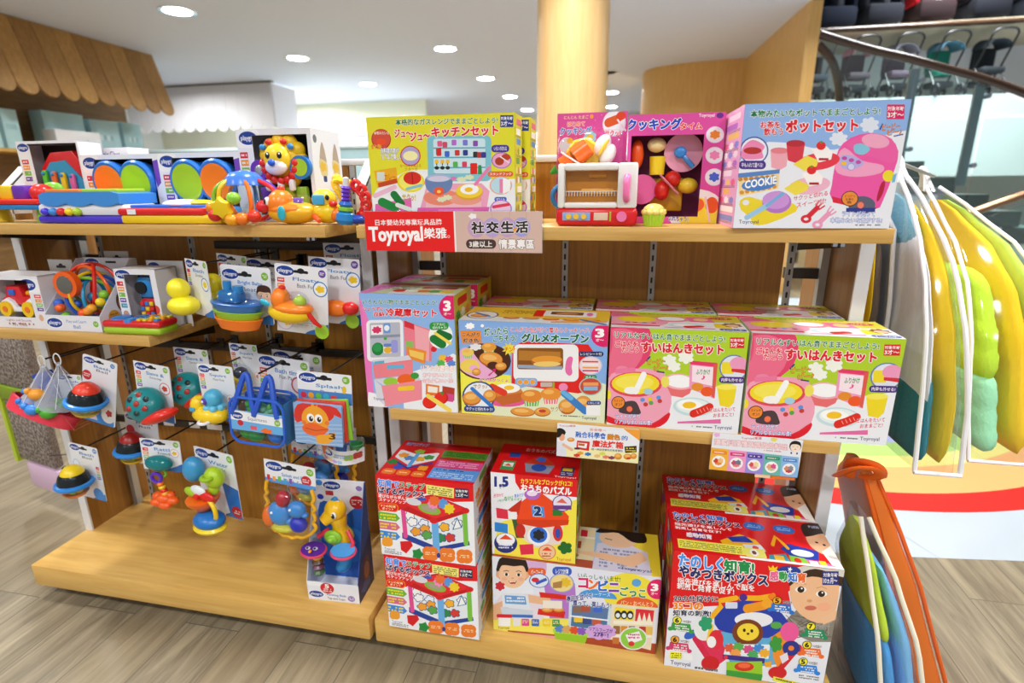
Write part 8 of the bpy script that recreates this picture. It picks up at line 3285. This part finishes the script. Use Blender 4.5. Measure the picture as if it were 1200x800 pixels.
def bedding_bag(label, xin, front, thick, depth, ztop, zbot, layers, group, pipe=PIPE, vinyl=VINYL, tx=0.0, straps=True):
    """clear zipped bag: front(z) is the y of its front edge, thick(z) its width; layers are folded bedding inside
    (x from, x to, z from, z to, y set back, colour) as shares of the bag's width"""
    t = thing('bedding_bag', label, 'bedding bag', (0, 0, 0), 0, group)
    N = 14
    zs = [ztop + (zbot - ztop) * i / N for i in range(N + 1)]
    secs = []
    for z in zs:
        th = interp(thick, z)
        y0 = interp(front, z)
        secs.append((xin + tx * (ztop - z) + th / 2, th / 2, y0, y0 + interp(depth, z), z))
    b = B()
    loft(b, secs, vinyl, 24, 5)
    b.build('clear_bag', t)
    for side in (0, 1):
        pts = []
        for z in zs:
            th = interp(thick, z)
            y0 = interp(front, z)
            pts.append((xin + tx * (ztop - z) + (th if side else 0) * 0.96 + 0.002, y0 + 0.006, z))
        B().tube(pts, 0.0042, pipe, 8).build('piping', t)
    y0 = interp(front, zbot)
    th = interp(thick, zbot)
    B().tube([(xin + tx * (ztop - zbot), y0 + 0.004, zbot), (xin + tx * (ztop - zbot) + th, y0 + 0.004, zbot)], 0.004, pipe, 8).build('piping', t)
    for x0, x1, za, zb, sb, c, puff in layers:
        b = B()
        ss = []
        M_ = 22
        for i in range(M_ + 1):
            z = za + (zb - za) * i / M_
            th = interp(thick, z)
            e = max(0.22, (1 - abs(2 * i / M_ - 1) ** 7) ** 0.5)
            wob = 1 + puff * math.sin(i * 1.15 + x0 * 9) + puff * 0.5 * math.sin(i * 2.7)
            xa = xin + tx * (ztop - z) + th * x0
            xb = xin + tx * (ztop - z) + th * x1
            y0 = interp(front, z) + sb
            y1 = interp(front, z) + interp(depth, z) * 0.94
            if y1 - y0 < 0.02:
                y0, y1 = (y0 + y1) / 2 - 0.01, (y0 + y1) / 2 + 0.01
            ss.append(((xa + xb) / 2, max(0.004, (xb - xa) / 2 * e * wob * 0.96), y0 + (1 - e) * 0.03, y1 - (1 - e) * 0.03, z))
        loft(b, ss, fab(c), 20, 2.6)
        b.build('folded_bedding', t, sharp=1.4)
    if straps:
        ym = interp(front, ztop) + interp(depth, ztop) / 2
        for s in (-1, 1):
            B().tube(bez([(xin + 0.01 + s * 0.008, ym - 0.03, ztop - 0.01), (xin + 0.004, ym - 0.01, ztop + 0.03), (xin - 0.004 + s * 0.004, ym, ztop + 0.046), (xin + 0.012, ym + 0.02, ztop + 0.02), (xin + 0.02, ym + 0.04, ztop - 0.01)], 14), 0.007, pipe, 8, flat=0.3).build('strap', t)
    return t


GB = 'bedding bags beside the right shelf'
bedding_bag('clear bedding bag with white, teal and yellow layers, hung nearest the shelf end', 2.0,
            [(1.05, .315), (1.0, .25), (.945, .198), (.865, .148), (.77, .108), (.655, .082), (.545, .062)],
            [(1.05, .014), (.98, .03), (.9, .05), (.8, .062), (.65, .075), (.545, .074)],
            [(1.05, .06), (.98, .16), (.9, .28), (.8, .36), (.545, .42)], 1.05, 0.545,
            [(0.02, 0.42, 0.95, 0.64, 0.012, 'f2f2f6', 0.04), (0.02, 0.5, 0.72, 0.552, 0.014, '2f8a9a', 0.02), (0.46, 0.98, 1.0, 0.552, 0.010, 'fbd424', 0.0), (0.05, 0.4, 1.02, 0.9, 0.03, '8ec0d0', 0.0)], GB)
bedding_bag('clear bedding bag with lime and mint pillows and a yellow quilt, farthest right', 2.19,
            [(1.03, .62), (.97, .53), (.90, .435), (.82, .365), (.72, .32), (.6, .285), (.49, .245)],
            [(1.03, .03), (.97, .08), (.9, .125), (.8, .16), (.65, .19), (.49, .19)],
            [(1.03, .06), (.95, .2), (.85, .3), (.49, .36)], 1.03, 0.49,
            [(0.02, 0.42, 0.86, 0.64, 0.004, 'c6ea3c', 0.10), (0.02, 0.42, 0.655, 0.50, 0.006, 'a4e6b6', 0.06), (0.4, 0.72, 1.0, 0.497, 0.012, 'fbcc22', 0.0), (0.72, 0.99, 1.0, 0.50, 0.012, 'cdee60', 0.03)], GB)
bedding_bag('bedding bag with teal and brown pillow and yellow bolster, behind the pot set box', 1.945,
            [(1.03, .34), (.95, .27), (.8, .24), (.66, .235)], [(1.03, .02), (.95, .045), (.66, .05)], [(1.03, .06), (.9, .2), (.66, .26)], 1.03, 0.66,
            [(0.3, 0.98, 1.01, 0.93, 0.01, '1f8fa8', 0.0), (0.3, 0.98, 0.94, 0.67, 0.02, '8a7464', 0.05), (0.0, 0.34, 0.95, 0.76, -0.012, 'f0cc1c', 0.0)], GB, straps=False)
t = thing('hanging_rail', 'short steel rail the bedding bags hang from, at the shelf end', 'rail', (1.914, 0.345, 1.095))
B().tube([(0, 0, -0.02), (0.1, 0.0, -0.02), (0.3, 0.3, -0.04)], 0.004, GREY_METAL).build('bar', t)

# lower, leaning bags
ORANGE = clear('f07a2a', 0.4, alpha=0.8, name='orange_vinyl')
bedding_bag('orange vinyl quilt bag with an orange strap handle, leaning outward below the others', 1.948,
            [(.50, .12), (.4, .10), (.3, .085), (.02, .07)], [(.50, .022), (.40, .04), (.28, .055), (.02, .07)], [(.50, .1), (.4, .24), (.02, .34)], 0.50, 0.012,
            [(0.08, 0.45, 0.48, 0.02, 0.006, 'f4802a', 0.04), (0.55, 0.95, 0.47, 0.02, 0.008, 'c8641f', 0.05)], GB, plain('e0601c', 0.3, 'orange_piping'), ORANGE, tx=0.31, straps=False)
t2 = bpy.data.objects[t.name]
t = [o for o in bpy.data.objects if o.get('label', '').startswith('orange vinyl')][0]
for s in (0, 1):
    B().tube(bez([(1.905 + s * 0.02, 0.13, 0.492), (1.915, 0.09 + s * 0.01, 0.53 + s * 0.008), (1.945, 0.085, 0.535 + s * 0.008), (1.965, 0.10, 0.515), (1.95, 0.13, 0.492)], 16), 0.011, plain('ee6a20', 0.25, 'orange_strap'), 8, flat=0.35).build('strap', t)
bedding_bag('clear bag of blue and lime bedding with white piping, in front of the orange bag', 1.917,
            [(.46, .035), (.36, .0), (.25, -.035), (.02, -.06)], [(.46, .014), (.36, .045), (.25, .066), (.02, .082)], [(.46, .06), (.3, .22), (.02, .27)], 0.46, 0.012,
            [(0.04, 0.5, 0.44, 0.24, 0.006, 'c6e03a', 0.03), (0.5, 0.96, 0.36, 0.02, 0.006, '86c8f4', 0.05), (0.04, 0.5, 0.25, 0.02, 0.004, '4ea4e4', 0.04)], GB, plain('e6e0cc', 0.4, 'cream_piping'), VINYL, tx=0.165, straps=False)
# ================================================================ the shop behind
# wooden scalloped awning along the left wall, with shelves of pale blue boxes below
t = thing('shop_awning', 'wooden awning with a scalloped lower edge, top left corner', 'awning', (-4.15, 5.2, CEIL - 0.012))
OAK = [wood('awning_oak_%d' % i, c1, c2, 'Z', streak=18, rough=0.5) for i, (c1, c2) in enumerate((('b48a4c', '96703a'), ('a87e42', '8a6432'), ('bd9252', '9c763e')))]
for i in range(15):
    y = -0.10 - i * 0.2
    b = B()
    pts = [(-0.097, 0), (0.097, 0), (0.097, -0.62)] + [(0.097 * math.cos(q * PI / 8), -0.62 - 0.097 * math.sin(q * PI / 8)) for q in range(1, 8)] + [(-0.097, -0.62)]
    M = T(0.0, y, -0.004) @ RY(R(-17)) @ Matrix(((0, 0, 1, 0), (1, 0, 0, 0), (0, 1, 0, 0), (0, 0, 0, 1)))
    b.prism(pts, 0.018, OAK[i % 3], M)
    b.build('awning_board', t, sharp=0.4)
t = thing('wall_shelf', 'dark wooden wall shelf with pale blue boxes, under the wooden awning', 'shelf unit', (-4.72, 3.8, 0))
DARK_OAK = wood('dark_oak', '8a6838', '6c4e28', 'Y', streak=18, rough=0.5)  # darker brown oak for the wall shelf's back and plinth
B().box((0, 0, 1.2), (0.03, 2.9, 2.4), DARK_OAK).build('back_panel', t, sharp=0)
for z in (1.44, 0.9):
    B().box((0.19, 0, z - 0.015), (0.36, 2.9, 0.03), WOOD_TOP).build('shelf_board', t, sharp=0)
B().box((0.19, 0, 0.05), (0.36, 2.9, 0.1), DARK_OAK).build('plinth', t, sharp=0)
SKY = plain('b6dde4', 0.55, 'pale_blue_card')
for i in range(5):
    y = 2.75 + i * 0.185
    tb = thing('gift_box', 'upright pale blue boxes side by side on the wall shelf, far left', 'box', (-4.5, y, 1.4404), R(4), 'row of upright pale blue boxes')
    B().rbox((0.04, 0.08, 0.18), (0.22, 0.155, 0.36), 0.004, SKY).build('carton', tb)
    B().box((0.1508, 0.08, 0.2), (0.001, 0.1, 0.05), plain('9cc8d2', 0.5, 'printed_band')).build('label', tb, sharp=0)
for y, w_, h_, x, s, c in ((3.95, 0.45, 0.40, -4.56, 'wide pale blue gift box behind the white box', 'a9d2da'), (3.90, 0.50, 0.21, -4.38, 'low white box in front of the wide pale blue gift box', 'e4e6ea'), (4.46, 0.36, 0.37, -4.55, 'pale blue patterned box in the middle of the wall shelf', 'a5cdd8'), (4.86, 0.26, 0.38, -4.54, 'pale blue box nearest the end of the wall shelf', '9cc6d0')):
    tb = thing('gift_box', s, 'box', (x, y, 1.4404), 0)
    B().rbox((0.06, w_ / 2, h_ / 2), (0.16, w_, h_), 0.004, plain(c, 0.55, 'pale_card')).build('carton', tb)
    a = Art(w_ * 0.6, h_ * 0.5, [(0, 0), (100, 0), (100, 60), (0, 60)], c)
    for k in range(4):
        a.el(20 + k * 20, 30, 6, 10, '7fa8b8' if k % 2 else 'd8e4e8')
    B().art(a, T(0.1405, w_ * 0.2, h_ * 0.25) @ YZ).build('label', tb, sharp=0)

# grey-white scalloped awning further back
t = thing('shop_awning', 'pale grey awning with a scalloped edge, beyond the wooden awning', 'awning', (-3.80, 7.0, CEIL - 0.004))
AWN = plain('dcdce0', 0.7, 'grey_awning')
for i in range(13):
    x = -0.10 - i * 0.2
    pts = [(-0.0985, 0), (0.0985, 0), (0.0985, -0.56)] + [(0.0985 * math.cos(q * PI / 8), -0.56 - 0.0985 * math.sin(q * PI / 8)) for q in range(1, 8)] + [(-0.0985, -0.56)]
    B().prism(pts, 0.02, AWN, T(x, 0, -0.02) @ FRONT).build('awning_board', t, sharp=0.4)
B().box((0.0, 0.3, -0.34), (0.02, 0.6, 0.62), plain('dcdce2', 0.7, 'pale_awning_side')).build('side_board', t, sharp=0)
B().box((-1.3, 0.0, -0.008), (2.66, 0.06, 0.016), plain('5a5048', 0.6, 'awning_batten')).build('top_batten', t, sharp=0)
t = thing('display_counter', 'long pale blue counter below the grey awning', 'counter', (-4.2, 7.5, 0))
B().box((0, 0, 0.82), (5.2, 0.5, 1.64), plain('b4d6de', 0.6, 'pale_blue_panel')).build('front', t, sharp=0)
B().rbox((0, -0.01, 1.665), (5.3, 0.56, 0.05), 0.01, plain('d4e6ea', 0.5, 'counter_top')).build('worktop', t)
struct(B().box((-5.5, 9.3, 1.3), (6.6, 0.08, 2.6), plain('f2ecd2', 0.7, 'cream_wall')).build('wall_cream', sharp=0))
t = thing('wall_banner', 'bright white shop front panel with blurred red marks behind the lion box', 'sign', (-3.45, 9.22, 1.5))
B().box((0.55, 0, 0.35), (2.3, 0.03, 0.75), plain('f6f6f8', 0.5, 'glowing_white_panel', emit=0.8)).build('panel', t, sharp=0)  # panel material emits, so it stays bright white by itself
for x, z, w_ in ((-0.1, 0.5, 0.3), (0.5, 0.46, 0.25), (1.0, 0.52, 0.4)):
    B().box((x, -0.018, z), (w_, 0.004, 0.05), plain('e88a90', 0.6, 'red_print')).build('red_mark', t, sharp=0)

# packets hanging on another fixture at the far left
t = thing('hanging_packet', 'grey patterned clothing packet with a lime band, hanging at the far left', 'packaged clothing', (-0.36, 0.36, 0.63), (0, 0, R(-12)))
def fabric_pattern():
    m, nt, p = pmat('grey_print_fabric')
    n = nt.nodes.new('ShaderNodeTexNoise')
    n.inputs['Scale'].default_value = 22
    cr = nt.nodes.new('ShaderNodeValToRGB')
    cr.color_ramp.elements[0].color = (*lin('5a4e48'), 1)
    cr.color_ramp.elements[1].color = (*lin('a59a92'), 1)
    cr.color_ramp.elements[0].position = 0.42
    cr.color_ramp.elements[1].position = 0.6
    nt.links.new(n.outputs['Fac'], cr.inputs['Fac'])
    nt.links.new(cr.outputs['Color'], p.inputs['Base Color'])
    p.inputs['Roughness'].default_value = 0.6
    return m
GP = fabric_pattern()
B().rbox((-0.05, 0, -0.10), (0.22, 0.03, 0.2), 0.01, GP).build('folded_cloth', t)
B().rbox((-0.05, -0.002, -0.225), (0.225, 0.034, 0.05), 0.006, plain('7f9a1c', 0.5, 'lime_card')).build('lime_band', t)
B().rbox((-0.05, 0, -0.36), (0.21, 0.03, 0.22), 0.01, GP).build('folded_cloth', t)
B().rbox((-0.02, -0.004, -0.52), (0.2, 0.02, 0.09), 0.006, plain('d8b8d4', 0.5, 'pink_print')).build('pink_hem', t)
B().box((-0.165, -0.004, -0.36), (0.02, 0.03, 0.24), plain('b4cf2c', 0.5, 'lime_edge')).build('lime_edge', t, sharp=0)
b = B()
M = T(-0.11, 0.22, 0.245) @ RZ(R(8)) @ RY(R(-9))
b.rbox((0.05, 0, 0), (0.11, 0.012, 0.022), 0.003, DARK_METAL, M)
b.cyl((-0.03, 0, 0.05), (0.11, 0.0, 0.045), 0.0016, DARK_METAL, M=M)
b.rbox((0.10, 0, 0.018), (0.014, 0.02, 0.07), 0.003, BLACK, M)
b.build('side_arm', unit_left)
t = thing('side_shelf', 'low white shelf of clear packets on a fixture left of the unit', 'shelf unit', (-0.62, 1.1, 0))
B().box((0, 0, 0.68), (0.7, 0.3, 0.03), plain('c8ccd0', 0.5, 'grey_shelf')).build('shelf_board', t, sharp=0)
B().box((0.3, 0.1, 0.45), (0.04, 0.04, 0.9), GREY_METAL).build('post', t, sharp=0)
B().rbox((0, -0.02, 0.76), (0.5, 0.2, 0.12), 0.02, plain('8aa8b0', 0.5, 'packets')).build('packet_row', t)
B().rbox((-0.05, 0.02, 1.0), (0.5, 0.2, 0.2), 0.03, plain('2a2a30', 0.6, 'dark_cloth')).build('dark_cloth', t)
B().box((0, 0.05, 0.88), (0.7, 0.24, 0.03), plain('c8ccd0', 0.5, 'grey_shelf')).build('shelf_board', t, sharp=0)

# ================================================================ stair well on the right
GLASS = clear('f0faf8', 0.03, alpha=0.10, name='balustrade_glass')
STONE = plain('dfe9e9', 0.5, 'stair_riser')
SLATE = plain('4b5350', 0.5, 'stair_tread')
t = thing('staircase', 'stairs with dark treads going down to the right behind the bedding bags', 'staircase', (3.3, 5.2, 0))
for i in range(9):
    z = 1.42 - i * 0.155
    x = 0.55 + i * 0.30
    B().box((x - 0.1, 0.6, z - 0.09), (0.42, 1.2, 0.15), SLATE).build('tread', t, sharp=0)
    B().box((x - 0.1, 0.6, z / 2 - 0.09), (0.30, 1.15, z - 0.16) if z > 0.3 else (0.3, 1.15, 0.05), STONE).build('riser', t, sharp=0)
t = thing('handrail', 'dark brown curved handrail over the glass balustrade at the upper right', 'handrail', (0, 0, 0))
RAIL = plain('4a3424', 0.22, 'lacquered_rail')
B().tube(bez([(3.12, 5.0, 2.352), (3.56, 5.0, 2.204), (3.865, 4.98, 2.115), (4.14, 4.95, 2.02), (4.48, 4.95, 1.915), (4.84, 4.95, 1.775), (5.25, 4.9, 1.56)], 40), 0.036, RAIL, 14).build('rail', t)
B().tube(bez([(3.12, 5.0, 2.27), (3.26, 5.02, 2.136), (3.37, 5.1, 1.95), (3.44, 5.15, 1.7)], 20), 0.036, RAIL, 12).build('lower_rail', t)
for x0, x1, zt0, zt1 in ((3.15, 3.95, 2.30, 2.06), (3.97, 4.55, 2.05, 1.86), (4.57, 5.25, 1.85, 1.52)):
    b = B()
    b.add([(x0, 4.985, zt0), (x1, 4.985, zt1), (x1, 4.985, zt1 - 1.0), (x0, 4.985, zt0 - 1.0), (x0, 4.997, zt0), (x1, 4.997, zt1), (x1, 4.997, zt1 - 1.0), (x0, 4.997, zt0 - 1.0)], [(0, 3, 2, 1), (4, 5, 6, 7), (0, 1, 5, 4), (3, 7, 6, 2), (0, 4, 7, 3), (1, 2, 6, 5)], GLASS)
    b.build('glass_pane', t, sharp=0)
POST = plain('9aa2ac', 0.35, 'steel_post', 0.6)
for x, z in ((4.5, 1.90), (3.96, 2.05)):
    B().box((x, 5.02, z - 0.45), (0.075, 0.03, 0.86), POST).build('post', t, sharp=0)
    for dz in (0.12, 0.7):
        B().cyl((x + 0.06, 4.97, z - dz), (x + 0.06, 5.02, z - dz), 0.022, POST).build('clamp', t)
t = thing('lower_handrail', 'bronze handrail of the lower flight behind the bedding bags', 'handrail', (0, 0, 0))
B().tube([(2.75, 2.05, 0.78), (3.07, 2.0, 0.925), (3.5, 1.95, 1.12)], 0.02, plain('8a6c52', 0.2, 'bronze', 0.6), 12).build('rail', t)
b = B()
b.add([(2.8, 2.02, 0.2), (3.6, 1.97, 0.2), (3.6, 1.97, 1.1), (2.8, 2.02, 0.76), (2.8, 2.032, 0.2), (3.6, 1.982, 0.2), (3.6, 1.982, 1.1), (2.8, 2.032, 0.76)], [(0, 1, 2, 3), (7, 6, 5, 4), (3, 2, 6, 7), (0, 4, 5, 1), (0, 3, 7, 4), (1, 5, 6, 2)], GLASS)
b.build('glass_pane', t, sharp=0)

struct(B().box((5.3, 8.6, 2.6), (4.4, 0.1, 5.2), plain('e6ecec', 0.6, 'atrium_wall')).build('wall_atrium', sharp=0))
t = thing('mezzanine_shelf', 'white display ledge holding the strollers, upper right', 'shelf unit', (4.9, 7.4, 2.06))
B().box((0, 0.2, -0.14), (3.5, 1.3, 0.26), plain('e4e8ea', 0.5, 'white_ledge')).build('ledge', t, sharp=0)
B().box((0, -0.44, -0.60), (3.5, 0.05, 0.66), plain('dfe8e6', 0.5, 'white_front')).build('front_panel', t, sharp=0)
B().box((-1.35, -0.48, -0.55), (0.4, 0.03, 0.5), MAPLE_WALL).build('wood_panel', t, sharp=0)
t = thing('mezzanine_shelf', 'second ledge higher up with dark car seats, at the top right', 'shelf unit', (4.9, 7.4, 2.86))
B().box((0, 0.2, -0.035), (3.6, 1.2, 0.07), plain('d8d0b4', 0.5, 'beige_ledge')).build('ledge', t, sharp=0)
b = B()
b.tube([(-1.5, -0.42, -0.03), (1.7, -0.42, -0.05)], 0.03, RAIL, 10)
b.build('edge_rail', t)


def stroller(x, y, z, s, hood, seat, label, rot=0.0):
    t = thing('stroller', label, 'stroller', (x, y, z), (0, 0, rot), 'strollers on the ledge')
    fr = plain('26282c', 0.4, 'stroller_frame')
    b = B()
    for sx in (-0.2, 0.2):
        b.tube([(sx * s, 0.18 * s, 0.1 * s), (sx * s, -0.02 * s, 0.45 * s), (sx * s, -0.22 * s, 0.86 * s)], 0.014 * s, fr, 8)
        b.tube([(sx * s, -0.2 * s, 0.1 * s), (sx * s, 0.02 * s, 0.42 * s)], 0.014 * s, fr, 8)
    b.tube(bez([(-0.2 * s, -0.22 * s, 0.86 * s), (-0.12 * s, -0.25 * s, 0.92 * s), (0.12 * s, -0.25 * s, 0.92 * s), (0.2 * s, -0.22 * s, 0.86 * s)], 10), 0.016 * s, fr, 8)
    b.build('frame', t)
    b = B()
    b.rbox((0, 0.0, 0.36 * s), (0.36 * s, 0.3 * s, 0.10 * s), 0.03 * s, fab(seat))
    b.rbox((0, 0.13 * s, 0.54 * s), (0.36 * s, 0.09 * s, 0.36 * s), 0.03 * s, fab(seat), T(0, 0, 0))
    b.build('seat', t)
    b = B()
    b.grid(lambda u, v: (0.19 * s * math.cos(PI * u), (0.16 - 0.34 * v) * s, (0.68 + 0.17 * math.sin(PI * u) * (1 - 0.3 * v)) * s), 12, 5, fab(hood), th=0.01 * s)
    b.build('hood', t)
    b = B()
    b.rbox((0, 0.02 * s, 0.18 * s), (0.34 * s, 0.26 * s, 0.10 * s), 0.03 * s, fab('2a2c30'))
    b.build('basket', t)
    for sx in (-0.2, 0.2):
        for sy in (-0.2, 0.18):
            B().torus((0, 0, 0), 0.07 * s, 0.022 * s, plain('1c1d20', 0.6, 'tyre'), T(sx * s, sy * s, 0.093 * s) @ RY(PI / 2), n=18).build('wheel', t)
    return t


for x, hood, seat, s in ((3.72, '707a86', '4a525c', 'grey stroller at the left end of the ledge, by the wood wall'),
                         (4.20, 'd88a9c', '5a5058', 'stroller with a pink hood on the ledge'),
                         (4.66, '8a8ea0', '6a5a68', 'stroller with a pale violet hood, middle of the ledge'),
                         (5.14, '5a86a0', '2f8a78', 'stroller with a blue hood and green seat on the ledge'),
                         (5.62, '3c4650', '2e3438', 'dark stroller at the right end of the ledge')):
    stroller(x, 7.15, 2.0604, 0.74, hood, seat, s, R(12))


def car_seat(x, y, z, c, trim, label):
    t = thing('car_seat', label, 'child car seat', (x, y, z), (0, 0, R(8)), 'car seats on the top ledge')
    b = B()
    b.rbox((0, 0, 0.13), (0.42, 0.4, 0.22), 0.05, fab(c))
    b.build('seat', t)
    b = B()
    b.rbox((0, 0.16, 0.40), (0.40, 0.12, 0.5), 0.05, fab(c))
    b.build('backrest', t)
    for s in (-1, 1):
        B().rbox((s * 0.2, 0.02, 0.36), (0.06, 0.28, 0.3), 0.03, fab(trim)).build('side_wing', t)
    B().rbox((0, -0.04, 0.34), (0.08, 0.26, 0.3), 0.02, plain('e6e4e6', 0.6, 'seat_label') if trim != c else fab('3a3c44')).build('harness', t)


for x, c, tr, s in ((3.86, '1c2230', '1c2230', 'black child car seat at the left end of the top ledge'), (4.36, '20222a', '20222a', 'dark child car seat left of the red-trimmed one'), (4.90, '2a1c1e', 'c8202a', 'red-trimmed child car seat on the top ledge'), (5.46, '181a22', '181a22', 'black child car seat right of the red-trimmed one'), (6.02, '20242e', '20242e', 'black child car seat at the right end of the top ledge')):
    car_seat(x, 7.2, 2.8604, c, tr, s)
t = thing('dress_form', 'white cloth-covered form behind the glass, beside the wood panel', 'display form', (4.45, 6.66, 0))
b = B()
b.lathe([(0.10, 0.9), (0.2, 0.95), (0.22, 1.2), (0.17, 1.42), (0.19, 1.56), (0.16, 1.66), (0.05, 1.70), (0, 1.7)], plain('dce6de', 0.8, 'white_cloth'), 24)
b.build('torso', t)
B().cyl((0, 0, 0), (0, 0, 0.92), 0.03, GREY_METAL).build('stand', t)
